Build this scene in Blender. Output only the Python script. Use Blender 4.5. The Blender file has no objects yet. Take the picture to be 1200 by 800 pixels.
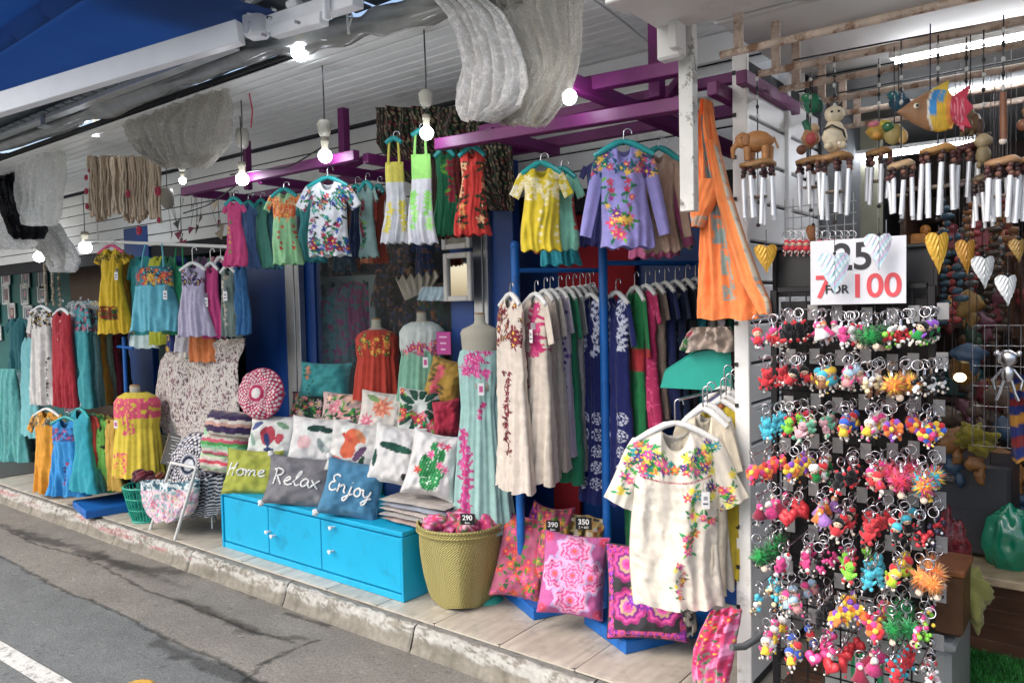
import bpy, math, random
import numpy as np
from mathutils import Matrix, Vector

SC = bpy.context.scene
C = SC.collection
# ---------------------------------------------------------------- camera
# world: +X runs along the shop front to the right, +Y into the shops, +Z up, z = 0 is the tiled platform
EYE = np.array([0.0, 0.0, 1.5])
RM = np.array([[0.79004392, 0.01021609, -0.61296511],
               [0.61267384, -0.04818934, 0.78886535],
               [-0.02147927, -0.99878597, -0.04433082]])
FOC = 900.0
cam = bpy.data.cameras.new('camera')
camo = bpy.data.objects.new('camera', cam)
C.objects.link(camo)
m = Matrix.Identity(4)
for r in range(3):
    m[r][0] = RM[r][0]; m[r][1] = -RM[r][1]; m[r][2] = -RM[r][2]; m[r][3] = EYE[r]
camo.matrix_world = m
cam.sensor_width = 36.0; cam.lens = 27.0
cam.clip_start = 0.05; cam.clip_end = 500
SC.camera = camo
# ---------------------------------------------------------------- sky and sun (bright overcast day)
w = bpy.data.worlds.new('World'); SC.world = w; w.use_nodes = True
nt = w.node_tree; bg = nt.nodes['Background']
sky = nt.nodes.new('ShaderNodeTexSky'); sky.sky_type = 'NISHITA'; sky.sun_disc = False
SUN_EL, SUN_AZ = math.radians(48), math.radians(205)     # high, from the street side
sky.sun_elevation = SUN_EL; sky.sun_rotation = SUN_AZ
sky.air_density = 1.0; sky.dust_density = 4.0; sky.ozone_density = 1.0
nt.links.new(sky.outputs[0], bg.inputs[0]); bg.inputs[1].default_value = 0.15
ld = bpy.data.lights.new('sun', 'SUN'); ld.energy = 1.1; ld.angle = math.radians(60); ld.color = (1, 0.97, 0.93)
lo = bpy.data.objects.new('sun', ld); C.objects.link(lo)
sd = Vector((math.sin(SUN_AZ) * math.cos(SUN_EL), math.cos(SUN_AZ) * math.cos(SUN_EL), math.sin(SUN_EL)))
lo.rotation_euler = sd.to_track_quat('Z', 'Y').to_euler()
vs = SC.view_settings
vs.view_transform = 'Standard'; vs.look = 'None'; vs.gamma = 1; vs.use_curve_mapping = False
vs.exposure = 1.0

# ---------------------------------------------------------------- measuring helpers
def at(x, y, X=None, Y=None, Z=None):
    """point of the real place seen at photo position x, y on the plane X=, Y= or Z="""
    d = RM @ np.array([(x - 600) / FOC, (y - 400) / FOC, 1.0])
    if X is not None: t = (X - EYE[0]) / d[0]
    elif Y is not None: t = (Y - EYE[1]) / d[1]
    else: t = (Z - EYE[2]) / d[2]
    return EYE + d * t
def seen(p):
    c = RM.T @ (np.asarray(p, float) - EYE)
    return 600 + FOC * c[0] / c[2], 400 + FOC * c[1] / c[2], c[2]
def lin(c):
    c = np.asarray(c, float)
    return np.where(c <= 0.04045, c / 12.92, ((c + 0.055) / 1.055) ** 2.4)
def hx(s):
    return lin(np.array([int(s[i:i + 2], 16) / 255 for i in (0, 2, 4)]))
R = random.Random(7)
RN = np.random.RandomState(11)
# smooth value noise for folds and stains
def vnoise(x, y, seed=0):
    x = np.asarray(x, float); y = np.asarray(y, float)
    xi = np.floor(x).astype(np.int64); yi = np.floor(y).astype(np.int64)
    xf = x - xi; yf = y - yi
    def h(a, b):
        n = (a * 374761393 + b * 668265263 + seed * 362437) & 0x7fffffff
        n = ((n ^ (n >> 13)) * 1274126177) & 0x7fffffff
        return ((n ^ (n >> 16)) & 0xffff) / 65535.0
    u = xf * xf * (3 - 2 * xf); v = yf * yf * (3 - 2 * yf)
    return (h(xi, yi) * (1 - u) + h(xi + 1, yi) * u) * (1 - v) + (h(xi, yi + 1) * (1 - u) + h(xi + 1, yi + 1) * u) * v

# ---------------------------------------------------------------- materials
MATS = {}
def mat(name, col=None, rough=0.7, metal=0.0, var=0.12, vs_=8.0, bump=0.0, bs=60.0, emit=0.0, ecol=None, sheen=0.0, spec=0.5, dirt=None, trans=0.0, alpha=1.0, weave=0):
    if name in MATS: return MATS[name]
    M = bpy.data.materials.new(name); M.use_nodes = True; MATS[name] = M
    n = M.node_tree.nodes; L = M.node_tree.links
    b = n['Principled BSDF']
    tc = n.new('ShaderNodeTexCoord')
    nz = n.new('ShaderNodeTexNoise'); nz.inputs['Scale'].default_value = vs_; nz.inputs['Detail'].default_value = 6
    L.new(tc.outputs['Object'], nz.inputs['Vector'])
    mr = n.new('ShaderNodeMapRange'); mr.inputs['From Min'].default_value = 0.3; mr.inputs['From Max'].default_value = 0.7
    mr.inputs['To Min'].default_value = 1 - var; mr.inputs['To Max'].default_value = 1 + var
    L.new(nz.outputs['Fac'], mr.inputs['Value'])
    if col is None:
        src = n.new('ShaderNodeAttribute'); src.attribute_name = 'Col'; hs = n.new('ShaderNodeHueSaturation'); hs.inputs['Saturation'].default_value = .95; L.new(src.outputs['Color'], hs.inputs['Color']); so = hs.outputs['Color']
    else:
        src = n.new('ShaderNodeRGB'); src.outputs[0].default_value = (*hx(col), 1); so = src.outputs[0]
    mul = n.new('ShaderNodeVectorMath'); mul.operation = 'MULTIPLY'
    L.new(so, mul.inputs[0]); L.new(mr.outputs[0], mul.inputs[1])
    out = mul.outputs[0]
    if dirt:
        dcol, lo_, hi_, dsc = dirt
        n2 = n.new('ShaderNodeTexNoise'); n2.inputs['Scale'].default_value = dsc; n2.inputs['Detail'].default_value = 8; n2.inputs['Roughness'].default_value = 0.7
        L.new(tc.outputs['Object'], n2.inputs['Vector'])
        m2 = n.new('ShaderNodeMapRange'); m2.inputs['From Min'].default_value = lo_; m2.inputs['From Max'].default_value = hi_
        L.new(n2.outputs['Fac'], m2.inputs['Value'])
        mx = n.new('ShaderNodeMix'); mx.data_type = 'RGBA'
        L.new(m2.outputs[0], mx.inputs['Factor']); L.new(out, mx.inputs['A']); mx.inputs['B'].default_value = (*hx(dcol), 1)
        out = mx.outputs['Result']
    L.new(out, b.inputs['Base Color'])
    b.inputs['Roughness'].default_value = rough; b.inputs['Metallic'].default_value = metal
    b.inputs['Specular IOR Level'].default_value = spec
    if sheen: b.inputs['Sheen Weight'].default_value = sheen
    if trans: b.inputs['Transmission Weight'].default_value = trans
    b.inputs['Alpha'].default_value = alpha
    if bump:
        bz = n.new('ShaderNodeTexNoise'); bz.inputs['Scale'].default_value = bs; bz.inputs['Detail'].default_value = 4
        L.new(tc.outputs['Object'], bz.inputs['Vector'])
        bp = n.new('ShaderNodeBump'); bp.inputs['Strength'].default_value = bump; bp.inputs['Distance'].default_value = 0.004
        L.new(bz.outputs['Fac'], bp.inputs['Height'])
        if weave:
            wv = n.new('ShaderNodeTexWave'); wv.inputs['Scale'].default_value = weave; wv.inputs['Distortion'].default_value = 1.5
            L.new(tc.outputs['Object'], wv.inputs['Vector'])
            b2 = n.new('ShaderNodeBump'); b2.inputs['Strength'].default_value = 0.3; b2.inputs['Distance'].default_value = 0.002
            L.new(wv.outputs['Fac'], b2.inputs['Height']); L.new(bp.outputs[0], b2.inputs['Normal']); bp = b2
        L.new(bp.outputs[0], b.inputs['Normal'])
    if emit:
        b.inputs['Emission Color'].default_value = (*(hx(ecol) if ecol else hx(col)), 1); b.inputs['Emission Strength'].default_value = emit
    return M
CLOTH = mat('cloth', None, 0.9, var=0.10, vs_=25, bump=0.5, bs=90, sheen=0.15, spec=0.2, weave=120)
KNIT = mat('knit', None, 0.95, var=0.15, vs_=60, bump=1.0, bs=180, sheen=0.2, spec=0.1)
PAINT = mat('painted', None, 0.45, var=0.08, vs_=12, bump=0.15, bs=25)
GLOSS = mat('glossy_plastic', None, 0.25, var=0.05, vs_=30)
FUZZ = mat('felt', None, 0.95, var=0.2, vs_=90, bump=1.0, bs=300, sheen=0.3, spec=0.1)
WOODV = mat('carved_wood', None, 0.5, var=0.25, vs_=20, bump=0.4, bs=60)
STEEL = mat('steel', 'c8c8cc', 0.25, 1.0, var=0.1)
ALU = mat('aluminium', 'a8aaac', 0.42, 0.9, var=0.12, vs_=6)
MIXW = mat('white_plastic', 'e4e4e0', 0.4, var=0.05)

# ---------------------------------------------------------------- object helpers
def tag(o, label=None, cat=None, group=None, kind=None):
    if label: o['label'] = label
    if cat: o['category'] = cat
    if group: o['group'] = group
    if kind: o['kind'] = kind
    return o
def thing(name, label, cat, loc=(0, 0, 0), rz=0.0, group=None):
    o = bpy.data.objects.new(name, None); C.objects.link(o)
    o.empty_display_size = 0.05
    o.location = [float(v) for v in loc]; o.rotation_euler = (0, 0, rz)
    return tag(o, label, cat, group)
def copy_tree(o, parent=None):
    c = o.copy(); C.objects.link(c); c.parent = parent
    for ch in o.children: copy_tree(ch, c)
    return c
class MB:
    """collects shapes with a colour per vertex; build() links them as one mesh object"""
    def __init__(s): s.v = []; s.f = []; s.c = []; s.n = 0
    def add(s, V, F, col=(0.5, 0.5, 0.5)):
        V = np.asarray(V, float).reshape(-1, 3)
        s.f += [tuple(int(i) + s.n for i in f) for f in F]
        s.v.append(V); col = np.asarray(col, float)
        s.c.append(np.tile(col, (len(V), 1)) if col.ndim == 1 else col)
        s.n += len(V); return s
    def box(s, c, d, col=(.5, .5, .5), rz=0.0, M=None, bev=0.0):
        dx, dy, dz = d[0] / 2, d[1] / 2, d[2] / 2
        if bev <= 0:
            V = np.array([[x, y, z] for x in (-dx, dx) for y in (-dy, dy) for z in (-dz, dz)])
            F = [(0, 1, 3, 2), (4, 6, 7, 5), (0, 4, 5, 1), (2, 3, 7, 6), (0, 2, 6, 4), (1, 5, 7, 3)]
        else:
            b = min(bev, dx * .9, dy * .9, dz * .9); V = []; F = []; idx = {}
            for sx in (-1, 1):
                for sy in (-1, 1):
                    for sz in (-1, 1):
                        for a in range(3):
                            q = [sx * (dx - b), sy * (dy - b), sz * (dz - b)]; q[a] = (sx * dx, sy * dy, sz * dz)[a]
                            idx[sx, sy, sz, a] = len(V); V.append(q)
            for a in range(3):
                o = [i for i in range(3) if i != a]
                for sa in (-1, 1):
                    def k(p, q):
                        t = [0, 0, 0]; t[a] = sa; t[o[0]] = p; t[o[1]] = q; return idx[(*t, a)]
                    F.append((k(-1, -1), k(1, -1), k(1, 1), k(-1, 1)))
                for p in (-1, 1):
                    for q in (-1, 1):
                        t0 = [0, 0, 0]; t1 = [0, 0, 0]
                        t0[a] = -1; t1[a] = 1; t0[o[0]] = t1[o[0]] = p; t0[o[1]] = t1[o[1]] = q
                        F.append((idx[(*t0, o[0])], idx[(*t1, o[0])], idx[(*t1, o[1])], idx[(*t0, o[1])]))
            for sx in (-1, 1):
                for sy in (-1, 1):
                    for sz in (-1, 1): F.append((idx[sx, sy, sz, 0], idx[sx, sy, sz, 1], idx[sx, sy, sz, 2]))
            V = np.array(V)
        if rz: V = V @ rotz(rz).T
        if M is not None: V = V @ np.asarray(M).T
        return s.add(V + np.asarray(c, float), F, col)
    def tube(s, P, r, n=6, col=(.5, .5, .5), closed=False, caps=True):
        P = np.asarray(P, float); k = len(P)
        rr = np.full(k, r, float) if np.isscalar(r) else np.asarray(r, float)
        T = np.gradient(P, axis=0) if not closed else np.roll(P, -1, 0) - np.roll(P, 1, 0)
        T /= np.linalg.norm(T, axis=1)[:, None] + 1e-12
        up = np.array([0, 0, 1.0]) if abs(T[0][2]) < 0.9 else np.array([0, 1.0, 0])
        V = []; a = np.arange(n) * 2 * math.pi / n
        u = up - T[0] * up.dot(T[0]); u /= np.linalg.norm(u)
        for i in range(k):
            u = u - T[i] * u.dot(T[i]); u /= np.linalg.norm(u) + 1e-12
            w_ = np.cross(T[i], u)
            V.append(P[i] + rr[i] * (np.cos(a)[:, None] * u + np.sin(a)[:, None] * w_))
        V = np.concatenate(V); F = []
        for i in range(k if closed else k - 1):
            j = (i + 1) % k
            for q in range(n): F.append((i * n + q, i * n + (q + 1) % n, j * n + (q + 1) % n, j * n + q))
        if caps and not closed:
            V = np.concatenate([V, V[:n], V[-n:]])
            F.append(tuple(k * n + n - 1 - q for q in range(n))); F.append(tuple((k + 1) * n + q for q in range(n)))
        return s.add(V, F, col)
    def ball(s, c, r, col=(.5, .5, .5), nu=10, nv=7, M=None, fn=None):
        r = np.array([r] * 3 if np.isscalar(r) else r, float); V = [(0, 0, 1)]
        for i in range(1, nv):
            t = math.pi * i / nv
            for j in range(nu):
                p = 2 * math.pi * j / nu; V.append((math.sin(t) * math.cos(p), math.sin(t) * math.sin(p), math.cos(t)))
        V.append((0, 0, -1)); V = np.array(V); F = []
        for j in range(nu): F.append((0, 1 + j, 1 + (j + 1) % nu))
        for i in range(nv - 2):
            for j in range(nu):
                a = 1 + i * nu; F.append((a + j, a + nu + j, a + nu + (j + 1) % nu, a + (j + 1) % nu))
        e = len(V) - 1; a = 1 + (nv - 2) * nu
        for j in range(nu): F.append((e, a + (j + 1) % nu, a + j))
        if fn is not None: V = fn(V)
        V = V * r
        if M is not None: V = V @ np.asarray(M).T
        return s.add(V + np.asarray(c, float), F, col)
    def lathe(s, prof, n=20, col=(.5, .5, .5), c=(0, 0, 0), sy=1.0, fn=None):
        a = np.arange(n) * 2 * math.pi / n; V = []; F = []
        for r, z in prof:
            V.append(np.stack([r * np.cos(a), r * sy * np.sin(a), np.full(n, z)], 1))
        V = np.concatenate(V)
        for i in range(len(prof) - 1):
            for q in range(n): F.append((i * n + q, i * n + (q + 1) % n, (i + 1) * n + (q + 1) % n, (i + 1) * n + q))
        if fn is not None: V = fn(V)
        return s.add(V + np.asarray(c, float), F, col)
    def grid(s, V, col, wrap=False):
        """V is rows x cols x 3"""
        a, b = V.shape[:2]; F = []
        I = np.arange(a * b).reshape(a, b)
        if wrap: J = np.roll(I, -1, 1); q = np.stack([I[:-1], J[:-1], J[1:], I[1:]], -1).reshape(-1, 4)
        else: q = np.stack([I[:-1, :-1], I[:-1, 1:], I[1:, 1:], I[1:, :-1]], -1).reshape(-1, 4)
        return s.add(V.reshape(-1, 3), q.tolist(), col if np.ndim(col) == 1 else np.asarray(col).reshape(-1, 3))
    def poly(s, P, y0, y1, col=(.5, .5, .5)):
        """prism: outline P in x, z, from depth y0 to y1"""
        n = len(P); V = [(x, y0, z) for x, z in P] + [(x, y1, z) for x, z in P]
        F = [tuple(range(n)), tuple(range(2 * n - 1, n - 1, -1))] + [(i, i + n, (i + 1) % n + n, (i + 1) % n) for i in range(n)]
        return s.add(V, F, col)
    def mesh(s, name, smooth=False):
        V = np.concatenate(s.v); Cc = np.concatenate(s.c)
        me = bpy.data.meshes.new(name)
        L_ = np.fromiter((len(f) for f in s.f), np.int32, len(s.f))
        idx = np.fromiter((i for f in s.f for i in f), np.int32, int(L_.sum()))
        me.vertices.add(len(V)); me.vertices.foreach_set('co', V.astype(np.float32).ravel())
        me.loops.add(len(idx)); me.loops.foreach_set('vertex_index', idx)
        me.polygons.add(len(L_)); me.polygons.foreach_set('loop_start', np.concatenate([[0], np.cumsum(L_)[:-1]]).astype(np.int32))
        try: me.polygons.foreach_set('loop_total', L_)
        except Exception: pass
        me.polygons.foreach_set('use_smooth', np.full(len(L_), bool(smooth)))
        me.update(calc_edges=True); me.validate()
        at_ = me.color_attributes.new('Col', 'FLOAT_COLOR', 'POINT')
        at_.data.foreach_set('color', np.concatenate([Cc, np.ones((len(Cc), 1))], 1).astype(np.float32).ravel())
        return me
    def build(s, name, material, parent=None, smooth=False, loc=None, rot=None):
        me = s.mesh(name, smooth)
        return place(name, me, material, parent, loc, rot)
def place(name, me, material, parent=None, loc=None, rot=None):
    if material and not me.materials: me.materials.append(material)
    o = bpy.data.objects.new(name, me); C.objects.link(o)
    if parent is not None: o.parent = parent
    if loc is not None: o.location = [float(v) for v in loc]
    if rot is not None: o.rotation_euler = rot
    return o
def rotz(a): return np.array([[math.cos(a), -math.sin(a), 0], [math.sin(a), math.cos(a), 0], [0, 0, 1]])
def rotx(a): return np.array([[1, 0, 0], [0, math.cos(a), -math.sin(a)], [0, math.sin(a), math.cos(a)]])
def roty(a): return np.array([[math.cos(a), 0, math.sin(a)], [0, 1, 0], [-math.sin(a), 0, math.cos(a)]])
def text_mesh(txt, size, extrude=0.0015, bold=False, shear=0.0):
    cu = bpy.data.curves.new('lettering', 'FONT'); cu.body = txt; cu.size = size; cu.extrude = extrude
    cu.align_x = 'CENTER'; cu.align_y = 'CENTER'; cu.shear = shear
    if bold: cu.offset = size * 0.018
    o = bpy.data.objects.new('lettering', cu); C.objects.link(o)
    bpy.context.view_layer.update()
    me = bpy.data.meshes.new_from_object(o.evaluated_get(bpy.context.evaluated_depsgraph_get()))
    C.objects.unlink(o); bpy.data.objects.remove(o)
    return me
def struct(name, mb, m_, parent=None, smooth=False):
    return tag(mb.build(name, m_, parent, smooth), kind='structure' if parent is None else None)
# ================================================================ GROUND
ROADZ = -0.13
def seg_dist(px, py, P):
    d = np.full(px.shape, 9e9); tt = np.zeros(px.shape)
    for (x0, y0), (x1, y1) in zip(P[:-1], P[1:]):
        dx, dy = x1 - x0, y1 - y0
        t = np.clip(((px - x0) * dx + (py - y0) * dy) / (dx * dx + dy * dy), 0, 1)
        q = np.hypot(px - x0 - t * dx, py - y0 - t * dy); d = np.minimum(d, q)
    return d
def ground_pts(L_, z=ROADZ): return [tuple(at(x, y, Z=z)[:2]) for x, y in L_]
ASPH = mat('asphalt', None, 0.92, var=0.22, vs_=70, bump=1.0, bs=140, spec=0.25)
xs = np.arange(-9.5, 0.8, 0.016); ys = np.arange(0.9, 2.56, 0.013)
GX, GY = np.meshgrid(xs, ys)
wob = (vnoise(GX * 9, GY * 9, 1) - .5) * .03 + (vnoise(GX * 31, GY * 31, 2) - .5) * .016
cA = ground_pts([(-60, 590), (0, 615), (42, 637), (100, 652), (140, 675), (175, 692), (220, 705), (255, 722), (300, 740), (345, 752)])
cB = ground_pts([(-60, 628), (0, 650), (32, 668), (70, 690), (130, 712), (165, 730), (200, 750), (240, 768), (262, 776), (300, 795), (350, 818)])
cC = ground_pts([(370, 750), (345, 758), (310, 780), (280, 800)])
dA = seg_dist(GX + wob, GY + wob, cA); dB = seg_dist(GX + wob, GY - wob, cB); dC = seg_dist(GX + wob, GY + wob, cC)
lineB = np.interp(GX, [p[0] for p in cB], [p[1] for p in cB])
lineA = np.interp(GX, [p[0] for p in cA], [p[1] for p in cA])
base = np.zeros(GX.shape + (3,))
asph = hx('868a8a') * .62; conc = hx('949088') * .68
t = np.clip((GY + wob - lineB) / .02 + .5, 0, 1)[..., None]
base = asph * (1 - t) + conc * t
mott = vnoise(GX * 3, GY * 5, 5) * .5 + vnoise(GX * 11, GY * 14, 6) * .3 + vnoise(GX * 40, GY * 40, 8) * .2
base *= (.78 + .44 * mott)[..., None]
spots = vnoise(GX * 60, GY * 60, 12) > .93
base[spots] *= 1.35
base[vnoise(GX * 55, GY * 55, 14) > .94] *= .6
def stain(P, r, k, sd):
    global base
    P = ground_pts(P); d = seg_dist(GX, GY, P)
    n_ = (vnoise(GX * 14, GY * 14, sd) - .5) * 1.3 * r + (vnoise(GX * 45, GY * 45, sd + 1) - .5) * .5 * r
    a = np.clip((r - d + n_) / (r * .8), 0, 1)[..., None] * k * .85
    base = base * (1 - a) + hx('3c3a38') * .6 * a
stain([(20, 622), (80, 640), (150, 664), (230, 672)], .07, .75, 21)
stain([(110, 650), (170, 670), (215, 688)], .05, .7, 31)
stain([(200, 700), (235, 712), (255, 722), (298, 738)], .035, .8, 22)
stain([(185, 752), (220, 768), (262, 785), (300, 800)], .05, .7, 23)
stain([(200, 770), (240, 772)], .03, .6, 33)
stain([(335, 718), (360, 726), (385, 733)], .018, .8, 24)
stain([(280, 738), (320, 745), (360, 748)], .035, .65, 25)
stain([(300, 780), (330, 768), (372, 748)], .012, .8, 26)
stain([(0, 614), (60, 640)], .03, .6, 27)
stain([(290, 797), (305, 800)], .03, .8, 28)
stain([(160, 640), (240, 665), (300, 700)], .03, .55, 29)
for d in (dA, dB, dC):
    k = np.clip((.014 - d + (vnoise(GX * 20, GY * 20, 77) - .6) * .009) / .009, 0, 1)[..., None]
    base = base * (1 - k * .62)
gz = ROADZ + wob * .12 - .008 * (np.clip((.008 - dA) / .008, 0, 1) + np.clip((.008 - dB) / .008, 0, 1))
# the painted line near the bottom left corner
mb = MB(); mb.grid(np.stack([GX, GY, gz], -1), base)
mb.add([(-200, -200, ROADZ - .03), (200, -200, ROADZ - .03), (200, 200, ROADZ - .03), (-200, 200, ROADZ - .03)], [(0, 1, 2, 3)], asph)
mb.add([(-9.5, -6, ROADZ - .004), (6, -6, ROADZ - .004), (6, .9, ROADZ - .001), (-9.5, .9, ROADZ - .001)], [(0, 1, 2, 3)], asph)
mb.add([(-60, -6, ROADZ - .004), (-9.5, -6, ROADZ - .004), (-9.5, 2.56, ROADZ - .004), (-60, 2.56, ROADZ - .004)], [(0, 1, 2, 3)], asph)
mb.add([(.8, .9, ROADZ - .004), (6, .9, ROADZ - .004), (6, 2.56, ROADZ - .004), (.8, 2.56, ROADZ - .004)], [(0, 1, 2, 3)], asph)
struct('road', mb, ASPH, smooth=True)
LINE = mat('road_paint', 'c9c9c4', 0.8, var=0.15, vs_=30, bump=0.8, bs=120, dirt=('6f6f6c', .52, .66, 28))
a0, a1 = at(-25, 748, Z=ROADZ)[:2], at(75, 808, Z=ROADZ)[:2]
a0 = np.array(a0); a1 = np.array(a1); d = (a1 - a0) / np.linalg.norm(a1 - a0); nrm = np.array([-d[1], d[0]]) * .045
a0 = a0 - d * 3
P4 = [a0 - nrm, a1 - nrm, a1 + nrm, a0 + nrm]
mb = MB(); nseg = 40
Vg = np.array([[[*(P4[0] + (P4[1] - P4[0]) * i / nseg), ROADZ + .009] for i in range(nseg + 1)], [[*(P4[3] + (P4[2] - P4[3]) * i / nseg), ROADZ + .009] for i in range(nseg + 1)]])
mb.grid(Vg, (.6, .6, .58)); struct('road_marking', mb, LINE)
c = at(160, 806, Z=ROADZ); mb = MB(); mb.lathe([(.0001, .012), (.06, .011), (.075, .004)], 24, c=(c[0], c[1], ROADZ))
struct('yellow_road_marking', mb, mat('yellow_paint', 'c79a3c', .8, dirt=('7a6a4c', .5, .65, 30)))

# kerb, block by block
KERB = mat('kerb_concrete', None, 0.9, var=0.18, vs_=35, bump=1.0, bs=90, spec=.25)
prof = np.array([(2.640, -.060), (2.637, -.016), (2.600, -.014), (2.575, -.014), (2.556, -.019), (2.547, -.032), (2.540, -.055), (2.532, -.085), (2.522, -.11), (2.508, -.134)])
pr = []
for i in range(len(prof) - 1):
    for k in range(3): pr.append(prof[i] + (prof[i + 1] - prof[i]) * k / 3)
pr.append(prof[-1]); pr = np.array(pr)
rt = bpy.data.objects.new('kerb', None); C.objects.link(rt); tag(rt, kind='structure')
for b in range(13):
    x0 = -11.62 + b * 1.0; X = np.linspace(x0 + .004, x0 + .996, 84)
    XX, PY = np.meshgrid(X, pr[:, 0]); _, PZ = np.meshgrid(X, pr[:, 1])
    n1 = vnoise(XX * 22, (PY + PZ) * 40, 3 + b) - .5; n2 = vnoise(XX * 70, (PY + PZ) * 80, 9) - .5
    edge = np.clip(1 - np.abs(PZ + .025) / .05, 0, 1)
    PYd = PY + edge * n1 * .02 + n2 * .004 ; PZd = PZ + edge * n1 * .008 + n2 * .003
    ends = np.minimum(XX - x0, x0 + 1 - XX); PYd += np.clip(.012 - ends, 0, .012) * 1.5
    col = np.zeros(XX.shape + (3,)) + hx('a8a294') * .58
    col *= (.8 + .4 * vnoise(XX * 8, PZ * 30, 4))[..., None]
    drip = np.clip(vnoise(XX * 26, PZ * 3 + 5, 15) * 1.8 - .95, 0, 1) * np.clip((-.05 - PZ) / .03, 0, 1)
    col = col * (1 - drip[..., None] * .6) + hx('5f5a46') * .4 * drip[..., None]
    col[PY > 2.572] = hx('a5a39c') * .55
    wf = np.clip((.5 * vnoise(XX * 9, (PY - PZ) * 60, 7) + .5 * vnoise(XX * 50, (PY - PZ) * 260, 8) + .35 * vnoise(XX * 130, PZ * 500, 19) - .52) / .12, 0, 1) * np.clip((PZ + .062 + .03 * vnoise(XX * 10, XX * 0, 6)) / .015, 0, 1) * (PY < 2.574)
    col = col * (1 - .75 * wf[..., None]) + hx('d0cfc8') * .78 * .75 * wf[..., None]
    redp = ((XX > -6.3) & (XX < -4.6)) | ((XX > -8.2) & (XX < -6.9)) | ((XX > -4.3) & (XX < -4.28))
    rr_ = redp & (PZ < -.02) & (PZ > -.075) & (vnoise(XX * 5, PZ * 60, 17) + .5 * vnoise(XX * 90, PZ * 340, 18) > .98)
    col[rr_] = col[rr_] * .45 + hx('b3545c') * .42
    mb = MB(); mb.grid(np.stack([XX, PYd, PZd], -1), col); mb.build('kerb_block', KERB, rt, smooth=True)

# tiled platform
TILE = mat('floor_tile', None, 0.42, var=0.1, vs_=9, bump=0.25, bs=45, dirt=('8a8577', .52, .72, 7))
mb = MB(); mb.box((-5.5, 5.33, -.075), (20, 5.4, .13), hx('6d6a63'), bev=.002); struct('platform', mb, KERB)
pl = bpy.data.objects['platform']
shapes = []
for k in range(4):
    mb = MB(); g = .0025; X = np.linspace(-.1975, .1975, 24); Y = np.linspace(-.2975, .2975, 30)
    XX, YY = np.meshgrid(X, Y)
    c0 = hx(['ccc4b4', 'd2cabc', 'c6beae', 'cec6b6'][k]) * .86
    grain = vnoise(XX * 60 + 9 * k, YY * 6, k) * .5 + vnoise(XX * 140, YY * 14 + k, k + 7) * .5
    zz = -.0 - .002 * (np.maximum(np.abs(XX) / .1975, np.abs(YY) / .2975) > .985)
    mb.grid(np.stack([XX, YY, zz], -1), c0 * (.66 + .55 * grain)[..., None])
    mb.box((0, 0, -.0065), (.395, .595, .009), c0, bev=.001)
    me = mb.mesh('tile'); me.materials.append(TILE); shapes.append(me)
for j in range(3):
    for i in range(28):
        o = place('tile', R.choice(shapes), None, pl, (-9.95 + i * .4 + .02, 2.90 + j * .6, R.uniform(-.0008, .0008)))
        if R.random() < .5: o.rotation_euler = (0, 0, math.pi)

# ================================================================ BUILDING SHELL
SHEETM = mat('white_sheet', 'f4f4f1', 0.5, var=0.05, vs_=3, bump=0.1, bs=20, dirt=('b8b8b2', .58, .85, 4))
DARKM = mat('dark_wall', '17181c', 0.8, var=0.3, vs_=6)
BLUEM = mat('blue_paint', '073c80', 0.45, var=0.12, vs_=4, bump=0.15, bs=14, dirt=('083a78', .5, .8, 3))
bld = thing('shop_building', 'white open fronted clothes shop with blue wall panels and grooved metal ceiling', 'shop', (-4, 4, 0))
def bpart(name, mb, m_, par=None, smooth=False):
    par = par or bld
    o = mb.build(name, m_, par, smooth); o.location = -Vector(bld.location) if par is bld else (0, 0, 0); return o
# grooved metal soffit: planks along X
zc = 2.72
for k in range(13):
    y = 2.36 + k * .082
    mb = MB(); mb.box((-7.0, y + .04, zc + .008 + R.uniform(-.001, .001)), (11.9, .072, .012), bev=.005); bpart('ceiling_plank', mb, SHEETM)
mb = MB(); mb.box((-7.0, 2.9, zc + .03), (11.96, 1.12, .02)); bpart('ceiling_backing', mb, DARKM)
# ribbed roof sheet above and in front
mb = MB()
for k in range(60):
    mb.box((-8.6 + k * .13, 2.24, zc + .11), (.10, .23, .01), bev=.002)
    if k > 39: mb.box((-8.6 + k * .13, 1.93, zc + .28), (.10, .94, .01), bev=.002)
mb.box((-7.0, 2.22, zc + .16), (12, .3, .012)); mb.box((-2.2, 1.93, zc + .31), (2.6, 1.0, .012)); bpart('roof_sheet', mb, mat('roof_sheet', '6f7678', .6, var=.2))
# back band of cladding under the ceiling
for k in range(6):
    mb = MB(); mb.box((-7.0, 3.46, 2.66 - k * .1), (11.9, .012, .092), bev=.004); bpart('cladding_board', mb, SHEETM)
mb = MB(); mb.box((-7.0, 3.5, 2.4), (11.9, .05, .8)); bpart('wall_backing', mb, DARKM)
mb = MB(); mb.box((-1.9, 3.40, 2.66), (1.5, .03, .12), bev=.004); mb.box((-1.9, 3.405, 2.5), (1.5, .02, .1), bev=.004); bpart('ceiling_trim', mb, SHEETM)
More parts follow.
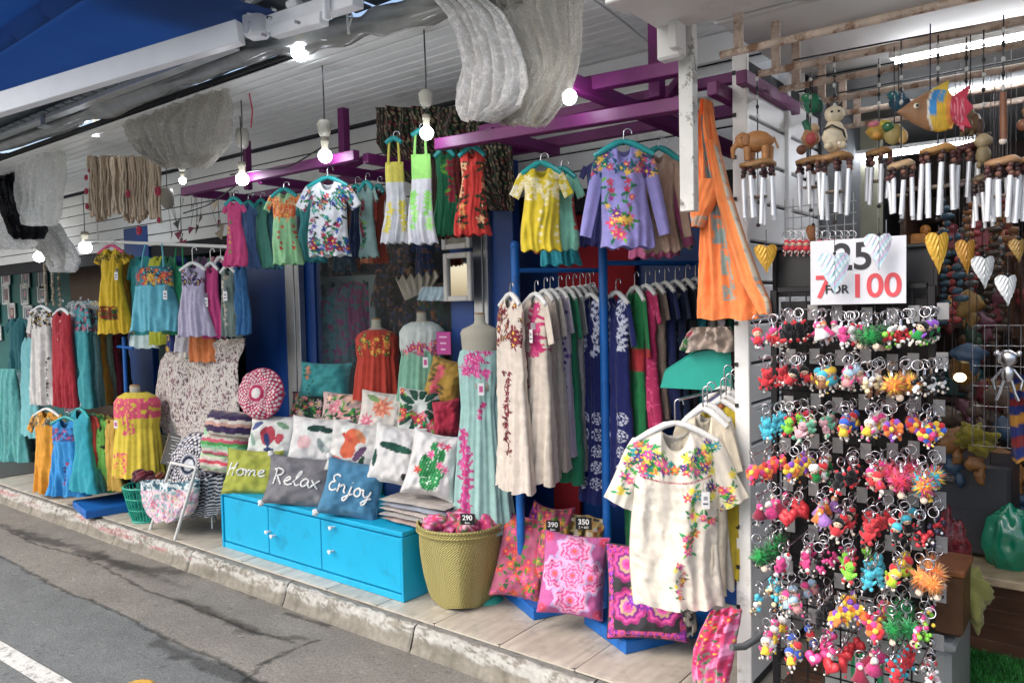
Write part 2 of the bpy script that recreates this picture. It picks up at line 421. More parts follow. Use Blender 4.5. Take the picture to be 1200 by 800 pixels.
# second, inner ceiling and back walls
mb = MB(); mb.box((-9.0, 5.0, 2.45), (20, 3.0, .03)); bpart('inner_ceiling', mb, mat('inner_ceiling', '77797a', .7))
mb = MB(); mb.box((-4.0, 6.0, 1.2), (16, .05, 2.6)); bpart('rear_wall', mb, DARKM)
def wpan(x0, x1, y, m_, z0=0.0, z1=2.3, name='wall_panel', th=.06):
    a, b = at(x0, 400, Y=y)[0], at(x1, 400, Y=y)[0]
    mb = MB(); mb.box(((a + b) / 2, y + th / 2, (z0 + z1) / 2), (b - a, th, z1 - z0), bev=.004); return bpart(name, mb, m_)
wpan(287, 336, 3.3, BLUEM)
wpan(352, 370, 3.34, BLUEM)
wpan(529, 556, 3.32, BLUEM)
wpan(573, 604, 3.32, BLUEM)
wpan(603, 905, 3.62, BLUEM)
wpan(150, 178, 3.45, BLUEM)
wpan(85, 150, 3.9, mat('brown_shelf_wall', '4c3a2c', .8))
for x0, x1 in ((336, 346), (347, 352), (556, 567), (568, 573)):
    wpan(x0, x1, 3.28, ALU, name='door_rail', th=.05)
# left neighbour wall, teal, with a grid of framed prints
TEAL = mat('teal_paint', '0f5f5c', .6, var=.12)
mb = MB(); mb.box((-13.3, 4.6, .6), (10.9, .06, 3.8), bev=.004); bpart('teal_wall', mb, TEAL)
a = at(0, 545, Z=0)
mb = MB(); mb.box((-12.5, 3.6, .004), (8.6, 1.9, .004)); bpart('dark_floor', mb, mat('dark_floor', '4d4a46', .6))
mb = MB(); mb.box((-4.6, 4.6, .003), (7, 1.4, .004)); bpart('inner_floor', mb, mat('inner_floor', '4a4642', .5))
# glass door leaf with the reflected street
GLASS = mat('window_glass', '8a9498', .04, spec=.8, var=0, alpha=.05)
a, b = at(372, 400, Y=3.3)[0], at(529, 400, Y=3.3)[0]
mb = MB(); mb.box(((a + b) / 2, 3.31, 1.15), (b - a, .008, 2.3)); bpart('glass_pane', mb, GLASS)
# inner stub wall closing off the shop on its right
mb = MB(); mb.box((-1.06, 4.8, 1.3), (.05, 2.3, 2.6)); bpart('side_wall', mb, mat('grey_wall', '54565a', .8))
# red door panels seen low at the back
for x0, x1, z0, z1 in ((645, 676, .0, .62), (655, 745, 1.52, 2.0)):
    wpan(x0, x1, 3.58, mat('red_cloth_panel', '8c1420', .9), z0, z1, 'red_panel', .03)

# purple welded frame
PURP = mat('purple_paint', '6a1a5c', 0.5, var=0.18, vs_=10, bump=.3, bs=30, dirt=('54204a', .56, .7, 16))
fr = thing('purple_frame', 'purple painted steel frame of square tubes bolted under the grooved ceiling', 'frame', (-2.5, 2.6, 2.3))
def bar(mb, p, q, wd=.045, ht=.065, col=(.5, .5, .5)):
    p = np.array(p, float); q = np.array(q, float); d = q - p; L_ = np.linalg.norm(d); x = d / L_
    up = np.array([0, 0, 1.]) if abs(x[2]) < .95 else np.array([0, 1., 0])
    y = np.cross(up, x); y /= np.linalg.norm(y); z = np.cross(x, y)
    return mb.box((p + q) / 2, (L_, wd, ht), col, M=np.stack([x, y, z], 1), bev=.003)
def fbar(name, p, q, wd=.04, ht=.052):
    mb = MB(); bar(mb, np.array(p) - (-2.5, 2.6, 2.3), np.array(q) - (-2.5, 2.6, 2.3), wd, ht); mb.build(name, PURP, fr)
fbar('long_rail', at(215, 225, Y=2.6), at(418, 182, Y=2.6))
fbar('long_rail', at(513, 170, Y=2.6), at(802, 122, Y=2.6), .05, .05)
fbar('long_rail', (-4.7, 3.18, 2.31), (-1.08, 3.18, 2.31))
fbar('long_rail', at(688, 100, Y=2.62), at(805, 78, Y=2.62), .05, .055)
fbar('cross_rail', at(668, 96, Y=2.52), at(862, 178, Y=3.4), .05, .06)
for X in (-4.55, -3.85, -3.3, -2.95, -2.15, -1.12): fbar('cross_rail', (X, 2.63, 2.262), (X, 3.16, 2.262), .04, .05)
fbar('cross_rail', (-1.04, 2.7, 2.30), (-1.04, 3.3, 2.30), .04, .05)
fbar('long_rail', (-2.4, 2.88, 2.355), (-1.1, 2.88, 2.355), .04, .04)
p = at(404, 190, Y=3.0); fbar('upright', (p[0], 3.0, 2.29), (p[0], 3.0, 2.68), .05, .05)
p = at(770, 120, Y=2.75); fbar('upright', (p[0], 2.75, 2.3), (p[0], 2.75, 2.6), .05, .05)
p = at(290, 195, Y=2.9); fbar('upright', (p[0], 2.9, 2.29), (p[0], 2.9, 2.6), .04, .04)
fbar('brace', at(430, 185, Y=3.12), at(400, 200, Y=2.9), .03, .04)
fbar('brace', at(760, 140, Y=3.0), at(800, 90, Y=2.8), .03, .04)

# white post hanging from the fascia, fascia box of the right-hand shop
WHITEP = mat('white_paint', 'd3d1ce', 0.5, var=0.06, vs_=5, bump=0.1, bs=18, dirt=('a09a92', .58, .8, 6))
PEEL = mat('flaking_white_paint', 'c9c8c2', 0.55, var=0.1, bump=0.5, bs=30, dirt=('77746c', .56, .62, 22))
sh2 = thing('gift_shop_building', 'neighbouring gift shop with white fascia beam and pale ceiling hung with pipes', 'shop', (0.5, 3.5, 0))
def p2(name, mb, m_, par=None, smooth=False):
    o = mb.build(name, m_, sh2, smooth); o.location = -Vector(sh2.location); return o
mb = MB(); mb.box((.65, 2.2, 2.56), (3.65, .32, .33), bev=.006); p2('fascia_beam', mb, WHITEP)
mb = MB(); mb.box((.65, 2.09, 2.41), (3.7, .12, .025), bev=.004); p2('fascia_lip', mb, WHITEP)
a = at(787, 60, Y=2.33)
mb = MB(); mb.box((a[0], 2.33, 2.5), (.085, .05, .42), bev=.008); mb.box((a[0] + .03, 2.3, 2.52), (.03, .05, .42), bev=.004); p2('corner_board', mb, WHITEP)
a = at(807, 40, Y=2.4); b = at(808, 248, Y=2.4)
mb = MB(); mb.box((b[0], 2.4, (b[2] + 2.42) / 2), (.05, .04, 2.42 - b[2]), bev=.002); p2('hanging_post', mb, PEEL)
mb = MB(); mb.box((.6, 3.9, 2.50), (3.4, 3.3, .03)); p2('ceiling', mb, mat('pale_ceiling', 'e2e1de', .7, var=.05))
for k in range(9):
    mb = MB(); mb.box((.6, 2.62 + k * .36, 2.478), (3.4, .03, .012), bev=.003); p2('ceiling_batten', mb, WHITEP)
BROWN = mat('brown_wall', None, .8, var=.4, vs_=5, bump=.4)
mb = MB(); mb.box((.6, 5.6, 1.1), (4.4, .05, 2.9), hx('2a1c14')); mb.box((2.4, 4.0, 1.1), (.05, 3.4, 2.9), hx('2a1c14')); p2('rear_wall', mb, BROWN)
mb = MB(); mb.box((-1.0, 4.4, 1.28), (.1, .12, 2.4), hx('8c8a78'), bev=.004); p2('pillar', mb, PAINT)
# plank floor of the gift shop
WOODF = mat('wood_floor', '5a4030', .45, var=.25, vs_=9, bump=.3)
for k in range(14):
    mb = MB(); mb.box((.5, 2.66 + .09 + k * .2, .004), (3.0, .195, .008), bev=.001); p2('floor_plank', mb, WOODF)
# rusty hanging pipes
RUST = mat('rusty_pipe', 'ccb8a8', 0.6, 0, var=.25, vs_=12, bump=.6, bs=50, dirt=('8a6850', .5, .62, 14))
pipes = []
for k, (Y, X0) in enumerate(((2.42, -1.0), (2.71, -.98), (2.96, -.99), (3.25, -.98), (3.52, -.97), (3.8, -.98))):
    t_ = thing('hanging_pipe', ['frontmost rusty pipe under the gift shop ceiling', 'second rusty pipe from the street under the gift shop ceiling', 'third rusty pipe from the street under the pale ceiling', 'fourth rusty pipe back under the pale ceiling', 'fifth rusty pipe back, partly hidden by wind chimes', 'rearmost rusty pipe under the gift shop ceiling'][k], 'pipe', (X0, Y, 2.3), 0, 'rusty pipes under the ceiling')
    mb = MB(); mb.tube([(0, 0, 0), (.8, 0, 0), (1.6, 0, .005), (2.6, 0, 0)], .0125, 10); mb.build('pipe', RUST, t_, True)
    for x in (.06, 1.3):
        mb = MB(); mb.box((x, 0, .085), (.03, .012, .165), bev=.002); mb.build('bracket', RUST, t_)
for k, (Y, Z, x0) in enumerate(((3.36, 2.42, 1043), (4.0, 2.42, 1108), (4.3, 2.24, 992))):
    p = at(x0, (75, 108, 187)[k], Y=Y)
    t_ = thing('fluorescent_lamp', ['long lit fluorescent tube nearest the front of the gift shop ceiling', 'lit fluorescent tube deeper inside, above the fish carving', 'low bright fluorescent tube glowing behind the wind chime tubes'][k], 'lamp', (p[0], Y, p[2]), 0, 'fluorescent lamps')
    ln = (1.9, 1.5, .6)[k]
    mb = MB(); mb.box((ln / 2, 0, .025), (ln, .05, .02), bev=.003); mb.build('housing', WHITEP, t_)
    mb = MB(); mb.tube([(.02, 0, 0), (ln - .02, 0, 0)], .014, 10); mb.build('tube', mat('tube_glow', 'f4f8ff', .4, emit=17, ecol='f4f8ff'), t_, True)
# thin wires run between the pipes
for k in range(3):
    Y = (2.83, 3.1, 3.4)[k]
    mb = MB(); mb.tube([(-.9, Y, 2.36), (-.2, Y, 2.345 + .01 * k), (.6, Y, 2.36)], .003, 4)
    tag(mb.build('wire', mat('black_wire', '1c1c1e', .5), smooth=True), ['black wire strung beside the second ceiling pipe', 'black wire strung beside the third ceiling pipe', 'black wire strung behind the fourth ceiling pipe'][k], 'wire', 'wires under the gift shop ceiling')

# slatwall partition between the two shops
SLAT = mat('slatwall_board', 'f0f1f2', .45, var=.06, vs_=4, bump=.08)
pt = thing('slatwall_partition', 'white slatwall partition between the clothes shop and the gift shop', 'partition', (-1.065, 3.3, 0))
y0, y1 = 2.78, 3.95
for k in range(16):
    z = .06 + k * .152
    if z > 2.3: break
    for yy0, yy1 in ((y0, 3.2), (3.215, y1)):
        mb = MB(); mb.box((0.0, (yy0 + yy1) / 2 - 3.3, z + .07), (.03, yy1 - yy0, .14), bev=.004); mb.build('slat_board', SLAT, pt)
mb = MB(); mb.box((-.012, (y0 + y1) / 2 - 3.3, 1.2), (.012, y1 - y0, 2.4), bev=.001); mb.build('dark_backing', mat('slot_dark', '3a3c40', .8), pt)
mb = MB()
mb.box((-.003, 2.765 - 3.3, 1.2), (.056, .022, 2.42), bev=.003); mb.build('edge_trim', mat('trim_white', 'f2f2ee', .5, dirt=('b0aca4', .6, .75, 12)), pt)
mb = MB()
for k in range(16): mb.box((-.022, 2.752 - 3.3, .055 + k * .152), (.012, .008, .014), hx('22201e'))
mb.build('slot_ends', mat('slot_end', '1c1c1c', .6), pt)
mb = MB(); mb.box((.021, 3.21 - 3.3, 1.2), (.02, .035, 2.42), bev=.003); mb.box((.018, 3.9 - 3.3, 1.2), (.02, .06, 2.42), bev=.003); mb.build('mullion', SLAT, pt)

# ================================================================ AWNING
FAB = mat('awning_fabric', '0b3a76', .85, var=.12, vs_=2.5, bump=.2, bs=200)
_n = FAB.node_tree.nodes; _t = _n.new('ShaderNodeBsdfTranslucent'); _t.inputs['Color'].default_value = (*hx('1450a0'), 1); _a = _n.new('ShaderNodeMixShader'); _a.inputs[0].default_value = .16
FAB.node_tree.links.new(_n['Principled BSDF'].outputs[0], _a.inputs[1]); FAB.node_tree.links.new(_t.outputs[0], _a.inputs[2]); FAB.node_tree.links.new(_a.outputs[0], _n['Material Output'].inputs['Surface'])
aw = thing('awning', 'retractable blue fabric awning with white folding arm and metal front bar', 'awning', (-4, 2, 2.9))
def ap(name, mb, m_, smooth=False):
    o = mb.build(name, m_, aw, smooth); o.location = -Vector(aw.location); return o
# fabric, sloping from the fascia out over the street, with one soft fold
nu, nv = 120, 90
V = np.zeros((nv, nu, 3))
pA, pB = at(-330, 262, Y=2.14), at(330, 22, Y=2.14)
for j in range(nv):
    for i in range(nu):
        s_ = i / (nu - 1); t_ = j / (nv - 1)
        p = pA + (pB - pA) * s_
        sag = .035 * math.sin(t_ * math.pi) + .09 * max(0, 1 - abs(t_ - .06 - .42 * s_) / .07) * (t_ < .06 + .42 * s_) + .02 * (vnoise(s_ * 9, t_ * 7, 3) - .5)
        V[j, i] = (p[0], p[1] - t_ * 1.5, p[2] + .02 + t_ * .10 - sag)
mb = MB(); mb.grid(V, (.1, .2, .5)); ap('fabric', mb, FAB, True)
def seg(name, p, q, wd, ht, m_): 
    mb = MB(); bar(mb, p, q, wd, ht); ap(name, mb, m_)
AWW = mat('awning_white', 'f0f1f4', .35, var=.04, spec=.6)
g0, g1 = at(-90, 150, Y=1.25), at(282, 38, Y=1.95)
seg('folding_arm', g0, g1, .05, .098, AWW)
g2, g3 = at(-60, 181, Y=2.2), at(275, 52, Y=2.2)
seg('front_bar', g2, g3, .06, .05, mat('bar_grey', 'c0c2c4', .35, .3))
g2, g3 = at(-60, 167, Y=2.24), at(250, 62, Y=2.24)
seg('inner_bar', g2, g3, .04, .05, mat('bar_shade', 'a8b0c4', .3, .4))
mb = MB()
e0 = at(300, 28, Y=2.1); mb.box(e0, (.10, .09, .13), rz=.4, bev=.015); mb.tube([e0 + (0.0, -.05, -.03), e0 + (0.0, .05, -.03)], .028, 12); mb.tube([e0 + (.02, -.06, .045), e0 + (.02, .05, .045)], .02, 12)
bar(mb, at(318, 30, Y=2.1), at(420, -2, Y=2.1), .06, .07)
bar(mb, at(322, 38, Y=2.08), at(380, 22, Y=2.08), .05, .05)
mb.box(at(345, 5, Y=2.08), (.07, .05, .03), bev=.008); mb.box(at(382, 6, Y=2.05), (.02, .03, .12), bev=.004)
mb.box(at(297, 8, Y=2.1), (.06, .07, .05), rz=.4, bev=.01); ap('elbow_joint', mb, AWW)
for q in ((312, 42), (351, 27), (323, 12), (318, 22)):
    mb = MB(); p = at(*q, Y=2.03); mb.tube([p, p + (0, -.02, 0)], .008, 8); ap('bolt', mb, STEEL)
p = at(50, 140, Y=2.16); mb = MB(); mb.tube([p + (0, 0, .03), p + (0, 0, -.04)], .014, 10); mb.lathe([(.001, .04), (.03, .035), (.03, .03), (.001, .028)], 14, c=p); mb.box(p + (.03, 0, -.05), (.12, .05, .012), bev=.003); ap('clamp', mb, ALU)
# long roll of clear plastic sheet behind the bar
PLAS = mat('clear_plastic', '9a9a96', .18, var=.25, vs_=5, bump=1.0, bs=14, spec=.7, alpha=.88)
pts = [at(x, y, Y=2.30) for x, y in ((-80, 198), (60, 150), (180, 104), (300, 60), (420, 32), (520, 10), (640, -22))]
pts = np.array(pts); n = 90; ti = np.linspace(0, len(pts) - 1, n); PP = np.stack([np.interp(ti, range(len(pts)), pts[:, k]) for k in range(3)], 1)
a_ = np.arange(20) * 2 * math.pi / 20; V = np.zeros((n, 20, 3)); 
for i in range(n):
    rad = .052 + .016 * math.sin(i * .7) * math.sin(i * .23); rr_ = rad * (1 + .22 * np.sin(a_ * 3 + i * .21) + .12 * np.sin(a_ * 7 - i * .35))
    V[i, :, 0] = PP[i, 0]; V[i, :, 1] = PP[i, 1] + rr_ * np.cos(a_); V[i, :, 2] = PP[i, 2] + rr_ * np.sin(a_) * .9
mb = MB(); mb.grid(V, (.5, .5, .5), wrap=True); tag(mb.build('plastic_sheet_roll', PLAS, smooth=True), 'long rolled up clear plastic rain sheet tied along the awning bar', 'plastic sheet')
mb = MB(); p = at(407, 12, Y=2.2); mb.tube([p, p + (0, 0, -.05), p + (.006, 0, -.1)], .006, 6); mb.tube([p + (.01, 0, 0), p + (.03, 0, -.03), p + (.008, 0, -.07)], .004, 6)
tag(mb.build('tie_string', MIXW, smooth=True), 'white plastic tie dangling under the awning elbow', 'tie')
# floor under everything seen outside the two shops
# ================================================================ PRINT AND EMBROIDERY (colour of the cloth itself, per vertex)
def flower(c, X, Z, x, z, r, col, cen='f2d23c', n=6, ph=0):
    d = np.hypot(X - x, Z - z)
    if not (d < r).any(): return
    th = np.arctan2(Z - z, X - x)
    c[d < r * (.74 + .26 * np.cos(n * th + ph))] = hx(col); c[d < r * .24] = hx(cen)
def leaf(c, X, Z, x, z, l, a, col):
    u = (X - x) * math.cos(a) + (Z - z) * math.sin(a); v = -(X - x) * math.sin(a) + (Z - z) * math.cos(a)
    c[(u / l) ** 2 + (v / (l * .38)) ** 2 < 1] = hx(col)
MEX = ['d8215a', 'e8622a', '7a2fa0', '2a62c0', 'f0b428', 'e0489a', 'c01c2c', '30a0b0', '4a2880']
GRN = ['2c8a4a', '1c6a48', '6ab03c', '3a7a30']
def bunch(c, X, Z, box, n, pal=MEX, leaves=GRN, r=(.014, .024), seed=1, inside=None, cen='f2d23c'):
    q = random.Random(seed); x0, x1, z0, z1 = box
    for i in range(n):
        for t in range(9):
            x, z = q.uniform(x0, x1), q.uniform(z0, z1)
            if inside is None or inside(x, z): break
        for k in range(2 if leaves else 0):
            a = q.uniform(0, 6.3); rr = q.uniform(*r); leaf(c, X, Z, x + rr * 1.3 * math.cos(a), z + rr * 1.3 * math.sin(a), rr * .62, a, q.choice(leaves))
        flower(c, X, Z, x, z, q.uniform(*r), q.choice(pal), cen, q.choice([5, 6, 8]), q.uniform(0, 3))
def vine(c, X, Z, x, z0, z1, pal, leaves=GRN, r=.016, seed=3, amp=.012, step=.03):
    q = random.Random(seed)
    if leaves:
        m_ = (np.abs(X - x - amp * np.sin((Z - z0) * 60)) < .003) & (Z > z0) & (Z < z1); c[m_] = hx(leaves[0])
    z = z0
    while z < z1:
        if leaves: leaf(c, X, Z, x + q.choice([-1, 1]) * r * 1.1, z, r * .9, q.uniform(-.8, .8), q.choice(leaves))
        flower(c, X, Z, x + q.uniform(-amp, amp), z + step * .4, r * q.uniform(.7, 1.1), q.choice(pal), q.choice(pal), q.choice([4, 5, 6]), q.uniform(0, 3)); z += step
def nz(X, Z, sx, sz, th, seed=0): return vnoise(X * sx + 7, Z * sz + 3, seed) > th

def P_none(c, X, Z, W, H, f): pass
def P_yoke(pal=MEX, leaves=GRN, seed=1, n=34, depth=.13, spray=True, hem=False, both=True, r=(.012, .022), sp=None):
    def p(c, X, Z, W, H, f):
        if not f: return
        m_ = lambda x, z: z > .015 + .35 * max(0, .07 - abs(x)) * 2.2
        bunch(c, X, Z, (-W * .8, W * .8, .02, depth), n, pal, leaves, r, seed, m_)
        if spray:
            for s_ in (-1, 1) if both else (1,):
                vine(c, X, Z, s_ * W * .42, depth + .04, min(H * .72, depth + .22), pal, leaves, r[1] * .8, seed + 5 + s_)
            vine(c, X, Z, 0, depth + .03, depth + .16, pal, leaves, r[1] * .8, seed + 9)
        if hem: bunch(c, X, Z, (-W, W, H * .78, H * .97), n, pal, leaves, (r[0], r[1] * 1.3), seed + 20)
    return p
def P_band(cols, z0, z1, th=.5, sx=60, sz=60, xr=None, seed=0):
    def p(c, X, Z, W, H, f):
        m_ = (Z > z0 * H) & (Z < z1 * H)
        if xr: m_ &= (X > xr[0] * W) & (X < xr[1] * W)
        for i, k in enumerate(cols): c[m_ & nz(X, Z, sx, sz, th + i * .04, seed + i)] = hx(k)
    return p
def P_vines(xs_, cols, z0=.1, z1=.95, r=.016, leaves=None, seed=2, amp=.012, step=.03):
    def p(c, X, Z, W, H, f):
        for i, x in enumerate(xs_): vine(c, X, Z, x * W, z0 * H, z1 * H, cols, leaves, r, seed + i, amp, step)
    return p
def P_print(cols, s_=40, th=.62, seed=0):
    def p(c, X, Z, W, H, f):
        for i, k in enumerate(cols): c[nz(X, Z, s_ * (1 + .3 * i), s_ * (1 + .2 * i), th + .03 * i, seed + 3 * i)] = hx(k)
    return p
def P_stripe(cols, wv=.03, vert=True):
    def p(c, X, Z, W, H, f):
        q = (X if vert else Z); k = np.floor((q + .004 * np.sin((Z if vert else X) * 60)) / wv).astype(int) % len(cols)
        for i, kk in enumerate(cols):
            if kk: c[k == i] = hx(kk)
    return p
def P_all(*ps):
    def p(*a):
        for q in ps: q(*a)
    return p
def P_skirt(col, z):
    def p(c, X, Z, W, H, f): c[Z > z * H] = hx(col)
    return p
def P_tag(x, z, w_=.022, h_=.05):
    def p(c, X, Z, W, H, f): pass
    return p

# ================================================================ GARMENTS
# outline: (fraction of height, half width) ; neck half width and depth are fractions of the half width / height
KIND = {
 'blouse': dict(prof=[(0, .60), (.06, .63), (.25, .58), (.5, .62), (1, .70)], neck=(.36, .12), drop=.055, slv=dict(x0=.52, z0=.01, x1=.98, z1=.28, r0=.19, r1=.19)),
 'boxy': dict(prof=[(0, .56), (.06, .62), (.2, .66), (.5, .70), (1, .74)], neck=(.38, .12), drop=.06, slv=dict(x0=.48, z0=.01, x1=1.0, z1=.36, r0=.21, r1=.25)),
 'tunic': dict(prof=[(0, .62), (.1, .62), (.3, .55), (1, .80)], neck=(.25, .08), drop=.05, slv=dict(x0=.58, z0=.01, x1=.98, z1=.2, r0=.15, r1=.16)),
 'longblouse': dict(prof=[(0, .50), (.1, .50), (.45, .50), (1, .62)], neck=(.30, .10), drop=.07, slv=dict(x0=.46, z0=.02, x1=.92, z1=.80, r0=.19, r1=.12)),
 'dress': dict(prof=[(0, .62), (.12, .60), (.3, .56), (.42, .62), (1, 1.0)], neck=(.34, .10), drop=.05, slv=None),
 'dress_s': dict(prof=[(0, .55), (.12, .52), (.3, .50), (1, .95)], neck=(.30, .07), drop=.05, slv=dict(x0=.50, z0=.01, x1=.82, z1=.14, r0=.16, r1=.16)),
 'strap': dict(prof=[(0, .62), (.16, .66), (.36, .66), (1, 1.0)], neck=None, drop=0, slv=None, strap=True),
 'long': dict(prof=[(0, .72), (.06, .76), (.2, .74), (1, 1.0)], neck=(.28, .05), drop=.03, slv=None),
 'longs': dict(prof=[(0, .55), (.06, .6), (.2, .58), (1, .85)], neck=(.26, .05), drop=.03, slv=dict(x0=.52, z0=.005, x1=.88, z1=.22, r0=.14, r1=.14)),
 'skirt': dict(prof=[(0, .45), (.1, .5), (1, 1.0)], neck=None, drop=0, slv=None),
}
WAX = []
def setup(x, y, w, h, Y, yaw):
    """real place, width and height of a thing seen w by h photo pixels with its top centre at x, y"""
    p = at(x, y, Y=Y); a = math.radians(yaw); ax = np.array([math.cos(a), math.sin(a), 0])
    q1, q0 = seen(p + ax * .05), seen(p - ax * .05)
    W = .1 * w / abs(q1[0] - q0[0])
    z1, z0 = seen(p + (0, 0, -.1)), seen(p); H = .1 * h / abs(z1[1] - z0[1])
    return p, a, W / 2, H
def garment(kind, x, y, w, h, Y, yaw, base, paint, label, cat='dress', group=None, hanger=None, hook=14, res=None, folds=1.0, name=None, deep=None, tagat=None, hlabel=None, seed=None, sway=0.0):
    K = KIND[kind]; p, a, W, H = setup(x, y, w, h, Y, yaw)
    sd = seed if seed is not None else int(x * 7 + y * 3)
    q = random.Random(sd); dist = seen(p)[2]
    if res is None: res = max(.0042, .0014 * dist)
    t = thing(name or cat.replace(' ', '_'), label, cat, p, a, group)
    pz = np.array([k[0] for k in K['prof']]); pw = np.array([k[1] for k in K['prof']]) * W
    nu = int(min(150, max(14, 2 * pw.max() / res))); nv = int(min(230, max(14, H / res)))
    u = np.linspace(-1, 1, nu); v = np.linspace(0, 1, nv)
    U, Vv = np.meshgrid(u, v); hw = np.interp(Vv, pz, pw)
    dep = deep if deep else min(.05, .22 * W)
    dd = dep * np.clip(Vv * 9, .12, 1) ** .5 * (1 + .5 * Vv)
    n = K['neck']
    def top(u_, front):
        z = -K['drop'] * H * np.clip((np.abs(u_) - .3) / .7, 0, 1) ** 1.2
        if n:
            k = np.clip(1 - (np.abs(u_) / n[0]) ** 2.4, 0, 1) ** .7
            z = z - n[1] * H * k * (1.0 if front else .35)
        return z
    ph = q.uniform(0, 6); fk = q.uniform(9, 15); amp = .011 * folds * (W / .2) ** .5
    obs = []
    sheets = []
    cols = []
    for front in (True, False):
        uu = U if front else U[:, ::-1]
        X = uu * hw; T = top(uu, front); Z = T + (-H - T) * Vv
        hemw = .006 * np.sin(uu * fk * .9 + ph) * Vv ** 3
        Z = Z + hemw
        fa = amp * (.15 + Vv ** 1.3) * (1 - uu ** 8)
        wp = vnoise(X / W * 2.2 + sd, Vv * 2.2, sd % 40) * 5; F = fa * (np.sin(X / W * fk * .8 + ph + wp) + .55 * np.sin(X / W * fk * 2.1 + 2 * ph + Vv * 2 - wp * 1.3) * vnoise(X / W * 3, Vv * 2 + 5, sd % 31) * 2 + 1.2 * (vnoise(X * 22 + sd, Vv * 4, sd % 50) - .5) * 2)
        F += (.008 * (vnoise(X * 30, Z * 18 + sd, 5) - .5) + .005 * (vnoise(X * 70 + Z * 30, Z * 45 + sd, 6) - .5)) * folds
        Yy = -dd * np.sqrt(np.clip(1 - uu ** 2, 0, 1)) * (1 if front else -1) + F
        Xs = X + .012 * Vv * np.sin(Vv * 5 + ph) * folds + sway * Vv ** 1.5
        G = np.stack([Xs, Yy, Z], -1)
        c = np.zeros(G.shape) + hx(base); cf = c.reshape(-1, 3)
        paint(cf, X.reshape(-1), (-Z).reshape(-1), W, H, front)
        if front is False: cf *= .96
        sheets.append(G); cols.append(c)
    mb = MB(); mb.grid(np.concatenate(sheets, 1), np.concatenate(cols, 1), wrap=True)
    mb.build({'skirt': 'skirt'}.get(kind, 'bodice'), CLOTH, t, True)
    if K.get('strap'):
        for s_ in (-1, 1):
            mb = MB(); xx = s_ * .38 * W; L_ = min(hook * 1.0, 24) / dist / FOC * dist * dist / 1.0
            L_ = hook * dist / FOC
            mb.tube([(xx, -dep * .5, -.01), (xx * .9, -dep * .3, L_ * .5), (xx * .75, 0, L_)], [.007, .006, .005], 6, hx(base)); mb.build('strap', CLOTH, t, True)
    S = K['slv']
    if S:
        for s_ in (-1, 1):
            m_ = max(8, int(.26 / res / 2)); ks = max(8, int(np.hypot((S['x1'] - S['x0']) * W, (S['z1'] - S['z0']) * H) / res))
            th = np.linspace(0, 2 * math.pi, 2 * m_, endpoint=False); tt = np.linspace(0, 1, ks)
            TH, TT = np.meshgrid(th, tt)
            xc = (S['x0'] + (S['x1'] - S['x0'] - S['r1'] * .3) * TT ** .9) * W; zcn = -(S['z0'] + S['r0'] * W / H * .9 + (S['z1'] - S['z0']) * TT ** 1.1) * H
            dx = (S['x1'] - S['x0']) * W; dz = -(S['z1'] - S['z0']) * H; L_ = math.hypot(dx, dz); px_, pz_ = -dz / L_, dx / L_
            rr_ = (S['r0'] + (S['r1'] - S['r0']) * TT) * W * (1 + .10 * np.sin(TT * 5 + ph) * TT)
            cr = np.cos(TH) * rr_; fold = 1 + .12 * np.sin(3 * TH + 5 * TT + ph) * TT
            X = s_ * (xc + cr * px_); Z = zcn + cr * pz_; Yy = np.sin(TH) * rr_ * .38 * fold + .004 * np.sin(cr * 150 + ph) * TT
            G = np.stack([X, Yy, Z], -1); c = np.zeros(G.shape) + hx(base); cf = c.reshape(-1, 3)
            paint(cf, X.reshape(-1), (-Z).reshape(-1), W, H, True)
            mb = MB(); mb.grid(G, c, wrap=True); mb.build('sleeve', CLOTH, t, True)
    if tagat:
        mb = MB(); mb.box((tagat[0] * W, -dep - .022, -tagat[1] * H), (.028, .002, .06), (.8, .8, .8)); mb.box((tagat[0] * W, -dep - .0235, -tagat[1] * H - .012), (.018, .001, .006), (.1, .1, .12)); mb.box((tagat[0] * W, -dep - .0235, -tagat[1] * H + .008), (.014, .001, .014), (.3, .3, .34)); mb.box((tagat[0] * W, -dep - .01, -tagat[1] * H + .045), (.001, .024, .03), (.6, .6, .6)); mb.build('price_tag', PAINT, t)
    if hanger:
        hc = {'teal': '12a0a0', 'white': 'e2e2de', 'grey': '9a9c9c', 'pink': 'd83a78', 'clear': 'c8cccc'}[hanger]
        hang(p, a, W * .66 if kind in ('boxy', 'blouse', 'tunic', 'longblouse', 'dress_s', 'longs', 'long', 'dress') else W * .55, hc, hook * dist / FOC, hlabel or (hanger + ' clothes hanger carrying the ' + ' '.join(label.split()[:10])), drop=K['drop'] * H + .01, up=(hook * dist / FOC if K.get('strap') else .012))
    return t
def hang(p, a, hw, col, hk, label, drop=.05, up=.01):
    t = thing('clothes_hanger', label, 'hanger', p + np.array([0, 0, up]), a)
    cc = hx(col); mb = MB()
    for s_ in (-1, 1):
        P_ = [(0, 0, .012), (s_ * hw * .25, 0, .004), (s_ * hw * .6, 0, -drop * .45), (s_ * hw, -.006, -drop - .006)]
        mb.tube(P_, [.010, .013, .013, .010], 8, cc)
    mb.build('shoulder_bar', GLOSS if col != 'e2e2de' else PAINT, t, True)
    hk = max(hk, .03) if up < .02 else .04
    mb = MB(); a_ = np.linspace(-.3, math.pi, 7); r = .016
    P_ = [(0, 0, .01), (0, 0, hk - r)] + [(r - r * math.cos(k + .3) , 0, hk - r + r * math.sin(k + .3)) for k in a_[1:]]
    mb.tube(P_, .003, 5, hx('b0b0b0')); mb.build('hook', STEEL, t, True)
    return t
